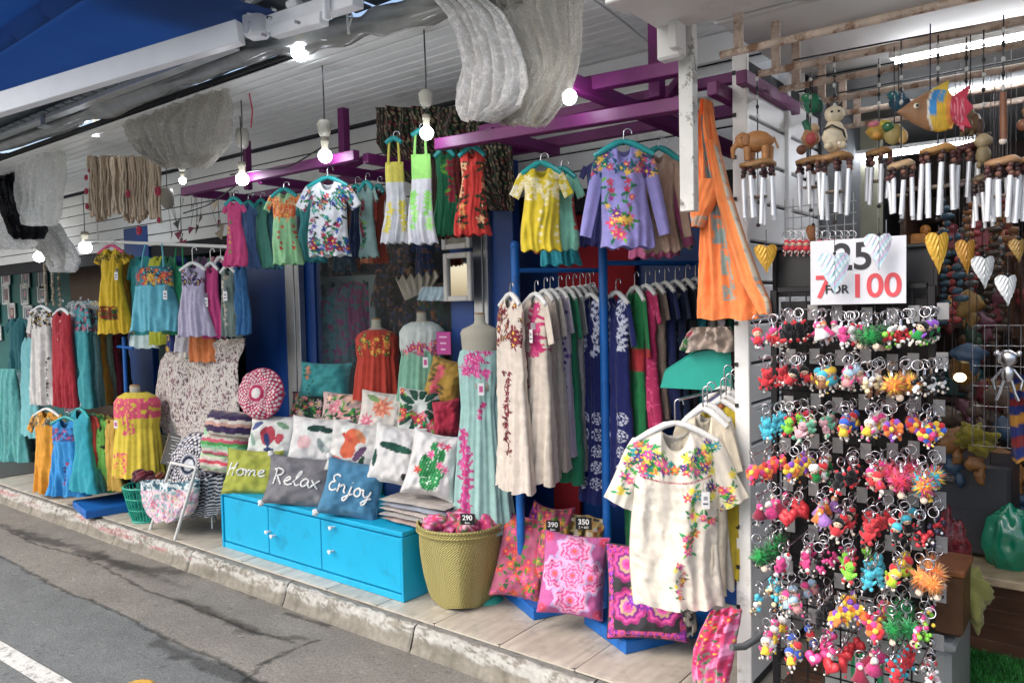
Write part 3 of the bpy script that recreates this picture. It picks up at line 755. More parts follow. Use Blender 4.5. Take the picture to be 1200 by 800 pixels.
def drape(rows, Y, label, cat, name, base, paint=P_none, m_=None, amp=.012, fk=10, depth=.02, res=.006, seed=1, group=None, part='cloth', thing_only=True, dy=None):
    """free hanging cloth: rows of (y, x left, x right) measured at depth Y; a closed, folded sheet with front and back"""
    ys_ = [r[0] for r in rows]; y = np.array(ys_, float)
    c0 = at(sum(r[1] + r[2] for r in rows) / 2 / len(rows), ys_[0], Y=Y)
    P0 = np.array([at(r[1], r[0], Y=Y + (0 if dy is None else dy[i])) for i, r in enumerate(rows)]); P1 = np.array([at(r[2], r[0], Y=Y + (0 if dy is None else dy[i])) for i, r in enumerate(rows)])
    Wd = np.linalg.norm(P1 - P0, axis=1).max(); Ln = np.linalg.norm(np.diff((P0 + P1) / 2, axis=0), axis=1).sum()
    nu = int(np.clip(Wd / res, 10, 180)); nv = int(np.clip(Ln / res, 10, 180))
    ti = np.linspace(0, len(rows) - 1, nv); k = np.arange(len(rows))
    A = np.stack([np.interp(ti, k, P0[:, j]) for j in range(3)], 1); B = np.stack([np.interp(ti, k, P1[:, j]) for j in range(3)], 1)
    # soften the outline
    for _ in range(3):
        A[1:-1] = (A[:-2] + 2 * A[1:-1] + A[2:]) / 4; B[1:-1] = (B[:-2] + 2 * B[1:-1] + B[2:]) / 4
    u = np.linspace(0, 1, nu); sh = []; cs = []
    Vv = np.linspace(0, 1, nv)[:, None] + 0 * u[None]
    for front in (True, False):
        uu = u if front else u[::-1]
        G = A[:, None] * (1 - uu[None, :, None]) + B[:, None] * uu[None, :, None]
        U = uu[None] * 2 - 1 + 0 * Vv
        F = amp * (1 - U ** 8) * (np.sin(U * fk + seed + np.sin(Vv * 4 + seed)) + .6 * np.sin(U * fk * 2.3 + seed * 2 + Vv * 3) + (vnoise(U * 9 + seed, Vv * 5, seed) - .5) * 2)
        F += .3 * amp * (vnoise(U * 20, Vv * 26, seed + 3) - .5) * 2
        G[..., 1] += F + (-1 if front else 1) * depth * np.sqrt(np.clip(1 - U ** 2, 0, 1))
        G[..., 2] += .4 * amp * np.sin(U * fk * .8 + seed) * (Vv > .7) * (Vv - .7) * 3
        c = np.zeros(G.shape) + hx(base); cf = c.reshape(-1, 3)
        paint(cf, (U * Wd / 2).reshape(-1), (Vv * Ln).reshape(-1), Wd / 2, Ln, front)
        sh.append(G - c0); cs.append(c)
    mb = MB(); mb.grid(np.concatenate(sh, 1), np.concatenate(cs, 1), wrap=True)
    o = mb.build(name, m_ or CLOTH, None, True, loc=c0)
    return tag(o, label, cat, group)

# ================================================================ CUSHIONS
def cushion(x, y, w, h, Y, yaw, tilt, roll, base, paint, label, group=None, th=.13, res=None, pinch=.10, rnd=False, letters=None, back=None, mat_=None, pom=False, name='cushion'):
    p = at(x, y, Y=Y); a = math.radians(yaw); ax = np.array([math.cos(a), math.sin(a), 0])
    W = .1 * w / abs(seen(p + ax * .05)[0] - seen(p - ax * .05)[0]) / 2
    H = .1 * h / abs(seen(p + (0, 0, .05))[1] - seen(p - (0, 0, .05))[1]) / 2 / max(.5, math.cos(math.radians(tilt)))
    dist = seen(p)[2]; res = res or max(.0040, .0013 * dist)
    t = thing(name, label, 'cushion', p, a, group)
    n_ = int(np.clip(2 * W / res, 16, 150)); k_ = int(np.clip(2 * H / res, 16, 150)); sd = int(x + y)
    U, V = np.meshgrid(np.linspace(-1, 1, n_), np.linspace(-1, 1, k_))
    M_ = rotx(math.radians(-tilt)) @ roty(math.radians(roll))
    def surf(U, V, s_):
        if rnd:
            rr_ = np.sqrt(np.clip(1, 0, 1)); X = U * np.sqrt(1 - V * V / 2); Z = V * np.sqrt(1 - U * U / 2); r2 = np.clip(X * X + Z * Z, 0, 1); T = th * np.sqrt(np.clip(1 - r2 ** 2, 0, 1))
        else:
            X = U * (1 - pinch * (1 - V ** 2) * np.abs(U) ** 2); Z = V * (1 - pinch * (1 - U ** 2) * np.abs(V) ** 2)
            T = th * np.clip((1 - U ** 4) * (1 - V ** 4), 0, 1) ** .55
        wr = (vnoise(U * 2.2 + sd, V * 2.2, sd % 33) - .55) * .028 + (vnoise(U * 5 + sd, V * 5, sd % 40) - .5) * .016 + .007 * np.sin(np.arctan2(V, U) * 14 + sd) * np.clip(np.maximum(abs(U), abs(V)) - .45, 0, 1) * (T > 0.004)
        Yy = s_ * (T / 2 + wr * np.clip(T / th * 2, 0, 1))
        return np.stack([X * W, Yy, Z * H], -1)
    mb = MB()
    for s_ in (-1, 1):
        G = surf(U, V, s_) @ M_.T; c = np.zeros(G.shape) + hx(base if s_ < 0 or back is None else back); cf = c.reshape(-1, 3)
        Xp = (U * W).reshape(-1); Zp = ((1 - V) * H).reshape(-1)
        if rnd: Xp = Xp * np.sqrt(1 - V.reshape(-1) ** 2 / 2); Zp = H - V.reshape(-1) * H * np.sqrt(1 - U.reshape(-1) ** 2 / 2)
        if s_ < 0 or back is None: paint(cf, Xp, Zp, W, 2 * H, s_ < 0)
        if s_ > 0: G = G[:, ::-1]; c = c[:, ::-1]
        mb.grid(G, c)
    mb.build('cover', mat_ or CLOTH, t, True)
    e = np.linspace(-1, 1, 22); zz_ = np.zeros(22)
    bd = [surf(e, zz_ - 1, -1), surf(zz_ + 1, e, -1)[1:], surf(e[::-1], zz_ + 1, -1)[1:], surf(zz_ - 1, e[::-1], -1)[1:-1]]
    mb = MB(); mb.tube(np.concatenate(bd) @ M_.T, .0042, 6, hx(base) * .85, closed=True); mb.build('piping', CLOTH, t, True)
    if pom:
        for sx in (-1, 1):
            for sz in (-1, 1):
                mb = MB(); c_ = np.array([sx * W * 1.0, 0, sz * H * 1.0]) @ M_.T
                def fz(V_): return V_ * (1 + .25 * np.sin(V_[:, :1] * 19) * np.cos(V_[:, 2:] * 17))
                mb.ball(c_, .019, hx('e8e8e4'), 12, 9, fn=fz); mb.build('pompom', FUZZ, t, True)
    if letters:
        for st in letters:
            P_ = []
            for lx, lz in st:
                g = surf(np.array([lx]), np.array([lz]), -1)[0] + (0, -.003, 0); P_.append(g @ M_.T)
            P_ = np.array(P_); k = len(P_)
            # smooth through the points
            ti = np.linspace(0, k - 1, (k - 1) * 5 + 1); S_ = np.stack([np.interp(ti, range(k), P_[:, j]) for j in range(3)], 1)
            for _ in range(4): S_[1:-1] = (S_[:-2] + 2 * S_[1:-1] + S_[2:]) / 4
            mb = MB(); mb.tube(S_, .0055, 6, hx('f0f0ec')); mb.build('rope_letter', FUZZ, t, True)
    return t
# ================================================================ CLOTHES HANGING FROM THE PURPLE FRAME
g_ = garment
GA = 'clothes hanging along the purple frame'
g_('dress_s', 274, 236, 32, 76, 2.72, 30, 'd0407c', P_all(P_vines([-.3], ['3a8a40', 'e0c030'], .3, .8, .012), P_tag(0, 0)), 'small pink girls dress with white ribbon and green trim', 'dress', GA, 'teal', 10)
g_('dress_s', 291, 240, 24, 74, 2.84, 20, '4a6a9a', P_none, 'small slate blue dress squeezed next to the pink one', 'dress', GA, 'teal', 10)
g_('dress_s', 306, 238, 24, 76, 2.92, 15, '5aa08a', P_none, 'small sea green dress behind the orange embroidered shirt', 'dress', GA, 'teal', 10)
g_('dress_s', 318, 240, 22, 75, 2.98, 15, '44808c', P_none, 'small grey teal dress half hidden by the orange embroidered shirt', 'dress', GA, 'teal', 10)
g_('tunic', 333, 226, 46, 84, 2.66, 32, '9cd49a', P_all(P_yoke(['e8622a', 'f0803a', 'e04828'], ['f0b070'], 4, 60, .14, False), P_vines([-.1, .55], ['e0502a', 'c84030'], .45, .75, .012)), 'mint green childs shirt with orange embroidered yoke', 'shirt', GA, 'teal', 10)
g_('dress_s', 360, 240, 34, 66, 2.8, 25, '3f9696', P_none, 'plain teal childs top between mint and white shirts', 'shirt', GA, 'teal', 16)
g_('blouse', 384, 213, 72, 87, 2.62, 34, 'e9e9ec', P_yoke(['c01c5a', '2a5ac0', '30a0a0', 'a82050', '1c3a8a'], ['1c6a48', '203a30', '2c8a4a'], 5, 46, .15, True, True, r=(.012, .022)), 'white short sleeved blouse with red, blue and green embroidery', 'blouse', GA, 'teal', 15, tagat=None)
g_('dress_s', 417, 222, 26, 80, 2.86, 10, '1c2c4c', P_none, 'dark navy top right beside the white embroidered blouse', 'shirt', GA, 'teal', 12)
g_('tunic', 429, 218, 26, 84, 2.8, 0, '7f9a94', P_vines([-.2], ['203a40', '8a2040'], .2, .9, .02, GRN), 'grey green floral childs top seen edge on', 'shirt', GA, 'teal', 12)
g_('tunic', 443, 222, 22, 86, 2.9, 5, '8e3a2a', P_vines([0], ['1c1c22', 'c03828'], .05, .5, .02), 'rust red patterned childs top with salmon hem', 'shirt', GA, 'teal', 12)
g_('strap', 462, 190, 34, 95, 2.66, 32, 'e6d95a', P_all(P_skirt('e2e2e6', .26), P_vines([-.35, .55], ['e8d84a'], .5, .88, .022, None, 7)), 'yellow and white strappy dress hanging from a teal hanger', 'dress', GA, 'teal', 26)
g_('strap', 493, 181, 36, 105, 2.62, 32, 'a8f07a', P_all(P_skirt('e4e4ea', .28), P_vines([-.4, .5], ['9af070', 'b8f890'], .42, .85, .024, None, 8)), 'lime green and white strappy dress next to the yellow one', 'dress', GA, 'teal', 26)
g_('dress', 521, 178, 36, 98, 2.78, 30, '1f6e4a', P_vines([.3, .5], ['b02040', '8a2a40'], .1, .6, .022, GRN, 4), 'dark green sleeveless dress with red flower embroidery', 'dress', GA, 'teal', 14)
g_('dress', 553, 177, 46, 99, 2.66, 34, 'c8281c', P_vines([-.55, .6], ['e0b080', 'e89040', '203020'], .15, .9, .02, ['30402a'], 5), 'bright red sleeveless dress embroidered with small flowers', 'dress', GA, 'teal', 14)
drape([(126, 440, 598), (170, 442, 600), (210, 470, 602), (246, 545, 603)], 2.98, 'dark trousers fabric in brown and green animal stripe hung behind the red dress', 'cloth', 'patterned_cloth', '3a302a', P_all(P_print(['6a2a2a', '2a4a30', '8a7a60'], 55, .58, 4), P_stripe([None, '14120f'], .012)), amp=.02, fk=14, res=.006)
g_('blouse', 634, 197, 70, 97, 2.63, 34, 'ddc414', P_all(P_yoke(['efe3b4', 'f4eccc'], ['efe3b4'], 6, 80, .13, False, r=(.007, .012)), P_vines([0.05, .62], ['efe3b4'], .42, .9, .010), P_band(['f0e8c8'], .2, .34, .4, 160, 160, (-1.2, -.8))), 'bright yellow short sleeved blouse with cream embroidery', 'blouse', GA, 'teal', 14)
g_('blouse', 658, 203, 50, 90, 2.74, 30, '8ad0b4', P_band(['c8382a', 'a02a30'], .3, .75, .45, 60, 60, (.5, 1.2)), 'mint blouse with red embroidered sleeve showing behind the yellow one', 'blouse', GA, 'teal', 12)
g_('dress', 656, 215, 50, 96, 2.86, 25, '1a8a9a', P_none, 'plain teal top hanging lowest behind the yellow blouse', 'shirt', GA, 'teal', 12)
g_('longblouse', 731, 173, 106, 118, 2.62, 34, '8d88c8', P_all(P_yoke(['1f6a7a', 'e07a8a', 'e8b84a', '7a2a8a', 'c03a6a', '1f8a6a'], ['1f6a5a', '1a4a6a'], 7, 44, .11, False), P_vines([-.35, .1], ['e8b84a', '9a3a8a', 'c03a5a'], .32, .62, .016, GRN), lambda c, X, Z, W, H, f: bunch(c, X, Z, (-W * .35, W * .1, H * .66, H * .9), 12, ['e0407a', 'e8c04a', '6a2a8a', 'd03a4a'], GRN, (.016, .026), 9)), 'lavender long sleeved peasant blouse with colourful embroidered flowers', 'blouse', GA, 'teal', 18)
g_('longblouse', 772, 180, 74, 116, 2.78, 28, 'b09480', P_none, 'plain tan long sleeved top right behind the lavender blouse', 'shirt', GA, 'teal', 14)
g_('longblouse', 762, 200, 100, 102, 2.9, 25, 'bf5f8c', P_none, 'dusky pink long sleeved top rearmost behind the lavender blouse', 'shirt', GA, 'teal', 14)
drape([(118, 824, 832), (150, 818, 838), (200, 818, 850), (250, 822, 864), (300, 820, 876), (345, 818, 886), (374, 817, 890)], 2.60, 'long bright orange tunic with grey blue embroidered panels hung beside the white post', 'tunic', 'orange_tunic', 'f08238', P_all(P_band(['93a7a0', '8aa0a0'], .10, .62, .42, 90, 110, (-.2, .15), 5), P_band(['93a7a0'], .52, .88, .45, 120, 90, (.0, .42), 8)), amp=.012, fk=8, res=.005, depth=.03)
drape([(165, 832, 840), (230, 840, 858), (290, 858, 878), (330, 868, 893), (352, 880, 903), (368, 890, 905)], 2.56, 'orange sleeve end of the hanging tunic, bordered in grey, blown to the right', 'sleeve', 'orange_sleeve', 'f08a40', P_band(['9aa09a', 'c8c0a8'], .02, .98, .35, 60, 60, (.62, 1.0)), amp=.006, fk=5, res=.005, depth=.03)
drape([(210, 820, 846), (232, 812, 842), (252, 809, 832), (266, 812, 824)], 2.56, 'short turned up orange cuff of the hanging tunic next to the post', 'cuff', 'orange_cuff', 'f08238', P_band(['b0a090'], .7, 1., .3, 90, 90), amp=.004, fk=5, res=.005, depth=.03)
for n in ('orange_sleeve', 'orange_cuff'):       # both belong to the orange tunic
    o = bpy.data.objects[n]; T_ = bpy.data.objects['orange_tunic']; l = o.location - T_.location; o.parent = T_; o.location = l
    for k in ('category',): del o[k]

# ================================================================ CLUSTER ON THE LEFT
GL = 'clothes on the left hand rails'
RAILM = mat('white_rail', 'd8d8d4', .4, var=.05)
t_ = thing('clothes_rail', 'white horizontal clothes rail carrying the turquoise and yellow dresses', 'rail', at(164, 284, Y=2.85))
q0 = at(100, 282, Y=2.85) - at(164, 284, Y=2.85); q1 = at(284, 290, Y=2.85) - at(164, 284, Y=2.85)
mb = MB(); mb.tube([q0, q1], .012, 8); mb.build('rail', RAILM, t_, True)
for s_ in (.1, .95):
    b = q0 + (q1 - q0) * s_; mb = MB(); mb.tube([b, b + (0, 0, .45)], .006, 6); mb.build('hanging_rod', RAILM, t_, True)
g_('dress_s', 130, 291, 46, 100, 2.82, 30, 'd9b406', P_all(P_yoke(['6a5a20', '8a6a20', '3a3020'], ['5a5a20'], 9, 30, .11, False), P_band(['7a2a20', '3a5a30', '8a3a20'], .68, .84, .5, 60, 60, (-.6, .4))), 'bright yellow dress with dark embroidery at neck and hem', 'dress', GL, 'pink', 8, tagat=(.45, .33))
g_('dress_s', 142, 296, 40, 94, 2.95, 25, '8a6a1a', P_none, 'ochre brown dress half hidden behind the yellow one', 'dress', GL)
g_('strap', 181, 312, 68, 76, 2.68, 34, '62b4c4', P_all(lambda c, X, Z, W, H, f: (c.__setitem__(Z < H * .30, hx('2f7a86')), bunch(c, X, Z, (-W * .62, W * .62, .012, H * .28), 40, ['203848', 'e0b83a', 'd8542a', '264a6a', 'c83a2a'], ['1c4048', '62b4c4'], (.013, .022), 5), flower(c, X, Z, 0, H * .17, .035, 'e0b43a', 'd88a2a', 8), flower(c, X, Z, W * .42, H * .14, .032, 'd8442a', 'e8904a', 8), flower(c, X, Z, -W * .5, H * .15, .026, 'c8583a', '203848', 6)) if f else None), 'turquoise strappy summer top with embroidered bodice on the left rail', 'top', GL, None, 26, tagat=(.5, .45))
g_('strap', 211, 312, 26, 80, 2.80, 20, '1e8a5a', P_none, 'green strappy dress sliver beside the turquoise top', 'dress', GL, None, 22)
g_('dress', 226, 312, 46, 82, 2.72, 30, 'b8b0c6', P_yoke(['2a2a50', '6a3a6a'], ['2a2a50'], 3, 26, .12, False), 'pale lavender sleeveless dress with dark embroidered neck', 'dress', GL, 'white', 20)
g_('dress', 247, 312, 28, 84, 2.8, 25, 'c83a7e', P_tag(0, 0), 'pink sleeveless dress beside the pale lavender dress', 'dress', GL, 'white', 18, tagat=(-.2, .5))
g_('dress', 259, 305, 26, 92, 2.88, 20, '1b2650', P_none, 'navy sleeveless dress among the pale ones', 'dress', GL, 'white', 16)
g_('dress', 267, 315, 26, 80, 2.82, 25, '6f8078', P_vines([-.3], ['b8a890', 'd8c8b8'], .1, .8, .016), 'grey green dress with paper tag near the pink one', 'dress', GL, 'white', 16, tagat=(0, .4))
g_('dress', 281, 308, 26, 84, 2.86, 25, '2b6496', P_none, 'steel blue dress rightmost on the left rail', 'dress', GL, 'white', 16)
g_('longs', 166, 300, 40, 108, 2.98, 15, '2a9090', P_skirt('d0e4e0', .86), 'teal and white long top below the turquoise one', 'top', GL)
g_('longs', 186, 300, 32, 104, 2.96, 15, 'b0b42a', P_none, 'yellow green long top hem showing under the turquoise one', 'top', GL)
g_('longs', 205, 300, 38, 112, 3.0, 15, '20306a', P_band(['d8a820'], .8, 1, .5, 50, 50, (-.9, -.4)), 'navy long top hem showing under the pale dresses', 'top', GL)
g_('longs', 237, 318, 42, 106, 2.98, 15, 'd87a3c', P_none, 'soft orange long top hanging below the pink dress', 'top', GL)
g_('longs', 216, 315, 30, 98, 2.94, 15, 'c8c4cc', P_none, 'off white long top hem under the lavender dress', 'top', GL)
# blue two-tier stand at the left
BLUES = mat('blue_stand_paint', '1464b4', 0.45, var=0.14, vs_=7, bump=0.15, bs=20, dirt=('0c4a8c', .5, .75, 9))
def stand(loc, yaw, bw, bd, bh, poles, rails, label, braces=()):
    t = thing('display_stand', label, 'clothes stand', loc, math.radians(yaw), 'blue wooden clothes stands')
    mb = MB(); mb.box((0, 0, bh / 2), (bw, bd, bh), bev=.004); mb.build('base_board', BLUES, t)
    mb = MB(); mb.box((0, 0, bh + .002), (bw * .985, bd * .97, .004), bev=.001); mb.build('top_board', BLUES, t)
    for (px, py, h, r) in poles:
        mb = MB(); mb.tube([(px, py, bh), (px, py, h)], r, 12); mb.ball((px, py, h), r * 1.15, nu=12); mb.build('pole', BLUES, t, True)
        mb = MB(); mb.tube([(px, py, bh), (px, py, bh + .03)], r * 1.35, 12); mb.build('collar', BLUES, t, True)
    for a_, b_ in rails:
        mb = MB(); mb.tube([a_, b_], .012, 8); mb.build('rail', BLUES, t, True)
    return t
p = at(96, 606, Z=0)
stand(at(98, 608, Z=0) + np.array([-.16, .27, 0]), 78, .44, .46, .055, [(.16, .05, 1.32, .016)], [((.16, -.2, 1.25), (.16, .25, 1.25)), ((.16, -.2, .62), (.16, .25, .62))], 'two tier blue stand at the far left, nearest the teal shop')
GB = 'clothes on the far left blue stand'
g_('longs', 34, 395, 20, 115, 2.9, -10, '6fb4b8', P_none, 'pale aqua dress leftmost on the far left stand', 'dress', GB)
g_('longs', 48, 362, 38, 112, 2.66, 20, 'd8d4cc', P_all(P_yoke(['1c1c24', '3a2028'], ['1c1c24'], 4, 34, .14, False), P_vines([.45], ['1c1c24'], .5, .92, .016)), 'cream dress with black embroidery on the far left stand', 'dress', GB, 'white', 10)
g_('long', 72, 365, 28, 112, 2.7, 10, 'a81c2c', P_vines([.1], ['e0d8d0', '801420'], .08, .28, .012), 'red dress with white neck trim on the far left stand', 'dress', GB, 'white', 12)
g_('longs', 83, 370, 20, 112, 2.78, 5, 'd0a8b8', P_none, 'pinkish white dress tucked right of the red one', 'dress', GB, 'white', 12)
for k, (x, c_, lab) in enumerate(((94, '3c9aa0', 'teal green gauze dress'), (103, '88b8b4', 'pale sea green dress'), (111, 'c88a14', 'mustard orange dress'), (119, '93a890', 'dull sage dress'), (128, '7c2038', 'maroon dress'), (136, '1c2024', 'near black dress with tiny specks'))):
    g_('longs', x, 358 + k * 2, 24, 118 - k * 4, 2.82 + k * .07, -8, c_, P_band(['303038', 'b06a80'], 0, .25, .6, 50, 50) if k < 2 else P_none, lab + ' on the upper rail of the far left stand', 'dress', GB, 'grey', 8)
g_('tunic', 55, 482, 46, 94, 2.64, 20, 'd8920c', P_yoke(['4a5a50', 'c8b890', '7a4a20'], ['4a5a50'], 4, 40, .12, False), 'mustard orange blouse with grey embroidered neck, lower left tier', 'blouse', GB, 'white', 8)
g_('dress', 77, 492, 52, 88, 2.58, 25, '1a88c8', P_all(P_band(['a83a5a', '2a4a8a'], .1, .27, .45, 60, 60), P_vines([0.1], ['a82a4a', '3a2a6a'], .55, .85, .016)), 'bright blue childs dress on the lower tier of the far left stand', 'dress', GB, 'teal', 8)
for k, (x, c_, lab) in enumerate(((94, '1a94a4', 'plain teal childs dress'), (102, '3a7a70', 'patterned green grey childs dress'), (112, '2e8a3a', 'red and green childs dress'), (120, 'a8a02a', 'olive yellow childs dress'), (127, 'a0582a', 'brown orange childs dress'), (134, '22364c', 'dark blue childs dress'), (141, '4a1a30', 'dark plum childs dress'))):
    g_('dress', x, 482 + k, 32, 90 - k * 2, 2.64 + k * .06, -5, c_, P_band(['a83a3a', '2a3a30', 'c8a83a'], .1, .6, .55, 40, 40, None, k) if k in (1, 2, 4) else P_none, lab + ' on the lower tier of the far left stand', 'dress', GB, 'teal' if k == 0 else None, 8, tagat=(-.2, .4) if k == 0 else None)
g_('skirt', 8, 432, 44, 112, 3.1, 10, '57a8a4', P_stripe(['57a8a4', '6ab4b0', '4a9a96'], .03), 'gauzy sea green dress at the extreme left edge', 'dress', 'gauze dresses by the teal wall')
g_('skirt', 24, 436, 22, 92, 3.3, 10, '6a8a90', P_none, 'greyish gauze dress between the teal wall and the stand', 'dress', 'gauze dresses by the teal wall')
g_('skirt', -8, 430, 30, 108, 3.2, 10, '3a8a90', P_none, 'deep teal gauze dress cut by the left photo edge', 'dress', 'gauze dresses by the teal wall')
# teal wall pictures
q = random.Random(3); k = 0
rowsp = [(466, 446), (497, 0), (0, 0)]
for r_i, y in enumerate((325, 345, 367, 390)):
    for c_i, x in enumerate(((7, 30, 50), (7, 29, 50), (14, 33, -5), (-3, 16, 35))[r_i]):
        p = at(x, y, Y=4.54)
        t_ = thing('picture_frame', 'small white framed print on the teal wall, ' + ['top', 'second', 'third', 'bottom'][r_i] + ' row, ' + ['leftmost', 'middle', 'rightmost'][sorted([0, 1, 2], key=lambda i: ((7, 30, 50), (7, 29, 50), (14, 33, -5), (-3, 16, 35))[r_i][i]).index(c_i)], 'picture', p, 0, 'framed prints on the teal wall')
        wv, hv = (.24, .28) if (c_i + r_i) % 3 else (.3, .2)
        mb = MB()
        for s_ in (-1, 1): mb.box((s_ * wv / 2, 0, 0), (.028, .02, hv + .028), bev=.002); mb.box((0, 0, s_ * hv / 2), (wv - .03, .02, .028), bev=.002)
        mb.build('frame', MIXW, t_)
        mb = MB(); mb.box((0, .006, 0), (wv - .02, .004, hv - .02), hx('b8bcc0')); mb.box((0, .002, 0), (wv * .55, .004, hv * .6), hx(q.choice(['5a6a8a', '8a4a5a', '6a5a7a', '7a3a3a', '3a5a6a']))); mb.ball((0, .001, .01), (wv * .15, .003, hv * .2), hx(q.choice(['c87a8a', 'b0a090', '40506a']))); mb.build('print', PAINT, t_)

# mannequins
LINEN = mat('mannequin_linen', 'a8a494', .85, var=.08, bump=.4, bs=150)
def mannequin(x, y, w, Y, yaw, h, dress, label, dlabel, neck='a8a494', kind='long', dh=1.0, paint=P_none, tagat=None, stand_='2a9a8a', cat='dress', dw=1.05, stz=None):
    p, a, W, H = setup(x, y, w, h, Y, yaw)
    t = thing('mannequin', label, 'mannequin', p, a, 'dress form mannequins')
    s = W / .2
    prof = [(.001, .0), (.050, -.001), (.052, -.01), (.05, -.05), (.056, -.085), (.10, -.108), (.165, -.135), (.185, -.17), (.178, -.23), (.175, -.30), (.15, -.40), (.14, -.46), (.165, -.56), (.185, -.64), (.18, -.70), (.001, -.705)]
    mb = MB(); mb.lathe([(r * s, z * s) for r, z in prof], 28, hx(neck), sy=.62); mb.build('torso', LINEN, t, True)
    mb = MB(); mb.lathe([(.001, .014), (.044, .012), (.048, 0), (.048, -.004)], 20, sy=.7, fn=lambda V: V * (s, s, s)); mb.build('neck_cap', mat('cap_wood', '8a6a44', .5), t, True)
    if stz is None: stz = p[2]
    mb = MB(); mb.tube([(0, 0, -.6 * s), (0, 0, -stz + .03)], .016, 10, hx(stand_)); mb.build('pole', PAINT, t, True)
    mb = MB(); mb.lathe([(.001, .03), (.07, .02), (.09, .0)], 20, hx(stand_), c=(0, 0, -stz + .001)); mb.build('foot', PAINT, t, True)
    return p, a, s
def worn(x, y, w, h, Y, yaw, base, paint, label, W0, prof=None, cat='dress', tagat=None):
    """dress worn over a dress form: an elliptical tube, closed over the shoulders"""
    p, a, W, H = setup(x, y, w, h, Y, yaw); t = thing(cat, label, cat, p, a)
    prof = prof or [(0, .42), (.03, .62), (.08, .70), (.2, .66), (.33, .60), (.5, .72), (1, 1.0)]
    nv = int(H / .007); nu = 150; v = np.linspace(0, 1, nv); th = np.linspace(-math.pi, math.pi, nu, endpoint=False)
    TH, V = np.meshgrid(th, v); r = np.interp(V, [k[0] for k in prof], [k[1] for k in prof]) * W
    dr = .009 * V ** .8 * (np.sin(TH * 11 + 2 * V) + .6 * np.sin(TH * 23 + 3 * V)) + .006 * (vnoise(TH * 5, V * 12, 4) - .5)
    X = (r + dr) * np.sin(TH); Yv = -(r * .62 + dr) * np.cos(TH); Z = -V * H - .0 * X
    c = np.zeros(X.shape + (3,)) + hx(base); cf = c.reshape(-1, 3); paint(cf, X.reshape(-1) * 1.2, (-Z).reshape(-1), W, H, True)
    mb = MB(); mb.grid(np.stack([X, Yv, Z], -1), c, wrap=True); mb.build('bodice', CLOTH, t, True)
    if tagat: mb = MB(); mb.box((tagat[0] * W, -W * .75, -tagat[1] * H), (.03, .002, .06), (.8, .8, .8)); mb.box((tagat[0] * W, -W * .75 - .0016, -tagat[1] * H), (.018, .001, .03), hx('c84a8a')); mb.build('price_tag', PAINT, t)
    return t
KP = [(0, .40), (.05, .72), (.12, .88), (.3, .86), (.42, .80), (.55, .86), (1, 1.0)]
mannequin(562, 368, 50, 2.98, 30, 200, None, 'linen dress form in the aqua dress between cushions and long dresses', '')
worn(562, 405, 74, 218, 2.98, 30, '9cc4bc', P_all(lambda c, X, Z, W, H, f: bunch(c, X, Z, (-W * .55, W * .35, .02, H * .15), 22, ['c82a7a', 'e0489a', 'b81c6a'], ['b03a80', 'd05a9a'], (.016, .026), 3, None, 'f0a0c8'), P_vines([-.62, -.5], ['c82a7a', 'd8489a'], .45, .95, .024, ['b83a80'], 3, .014, .04), P_vines([.1], ['c82a7a'], .3, .38, .02)), 'aqua strapless dress with magenta flower embroidery worn by the dress form', .2, tagat=(.15, .22))
mannequin(441, 374, 44, 3.25, 30, 150, None, 'small dress form in the red beaded dress inside the shop opening', '', '9a9484', stz=1.35)
worn(441, 386, 56, 82, 3.22, 30, 'b8341e', P_yoke(['d8502a', '8a2a20', '3a6a40', 'e0a83a'], None, 3, 50, .16, False), 'red beaded childs dress worn by a dress form inside', .2, KP)
mannequin(494, 366, 46, 3.25, 30, 150, None, 'small dress form in the white and mint dress inside the opening', '', 'b0aa98', stz=1.35)
worn(494, 377, 60, 92, 3.22, 30, 'c4ccc4', P_all(P_skirt('7cb094', .36), lambda c, X, Z, W, H, f: bunch(c, X, Z, (-W * .8, W * .8, H * .26, H * .4), 22, ['b82a6a', 'd8488a'], ['a03a6a'], (.014, .022), 3)), 'white and mint childs dress worn by a dress form inside', .2, KP, tagat=(.3, .5))
mannequin(158, 452, 44, 2.82, 25, 110, None, 'dress form with teal neck wearing the yellow strapless dress', '', '3a9a9a')
worn(160, 459, 56, 98, 2.82, 25, 'd4bc2e', P_all(lambda c, X, Z, W, H, f: c.__setitem__((Z > H * .06) & (Z < H * .3) & nz(X, Z, 60, 60, .28), hx('d8486a')), lambda c, X, Z, W, H, f: c.__setitem__((Z > H * .3) & (np.abs(X) < .06) & (Z < H * .5) & nz(X, Z, 60, 60, .5), hx('d8486a')), P_band(['d8486a', 'e08a3a'], .7, 1, .6, 40, 40, (-1, 0))), 'yellow dress with pink shirred top worn by the dress form near the green basket', .2, KP, tagat=(-.3, .35))
drape([(396, 232, 286), (404, 200, 287), (425, 187, 279), (460, 182, 279), (492, 184, 281), (506, 192, 284), (513, 200, 270)], 3.02, 'large beige cloth printed with tiny flowers hung low on the left', 'cloth', 'printed_cloth', 'd0c9c0', P_print(['8a6a72', '5a3a44', 'a08a80'], 75, .74, 3), amp=.014, fk=6, depth=.03, res=.006)

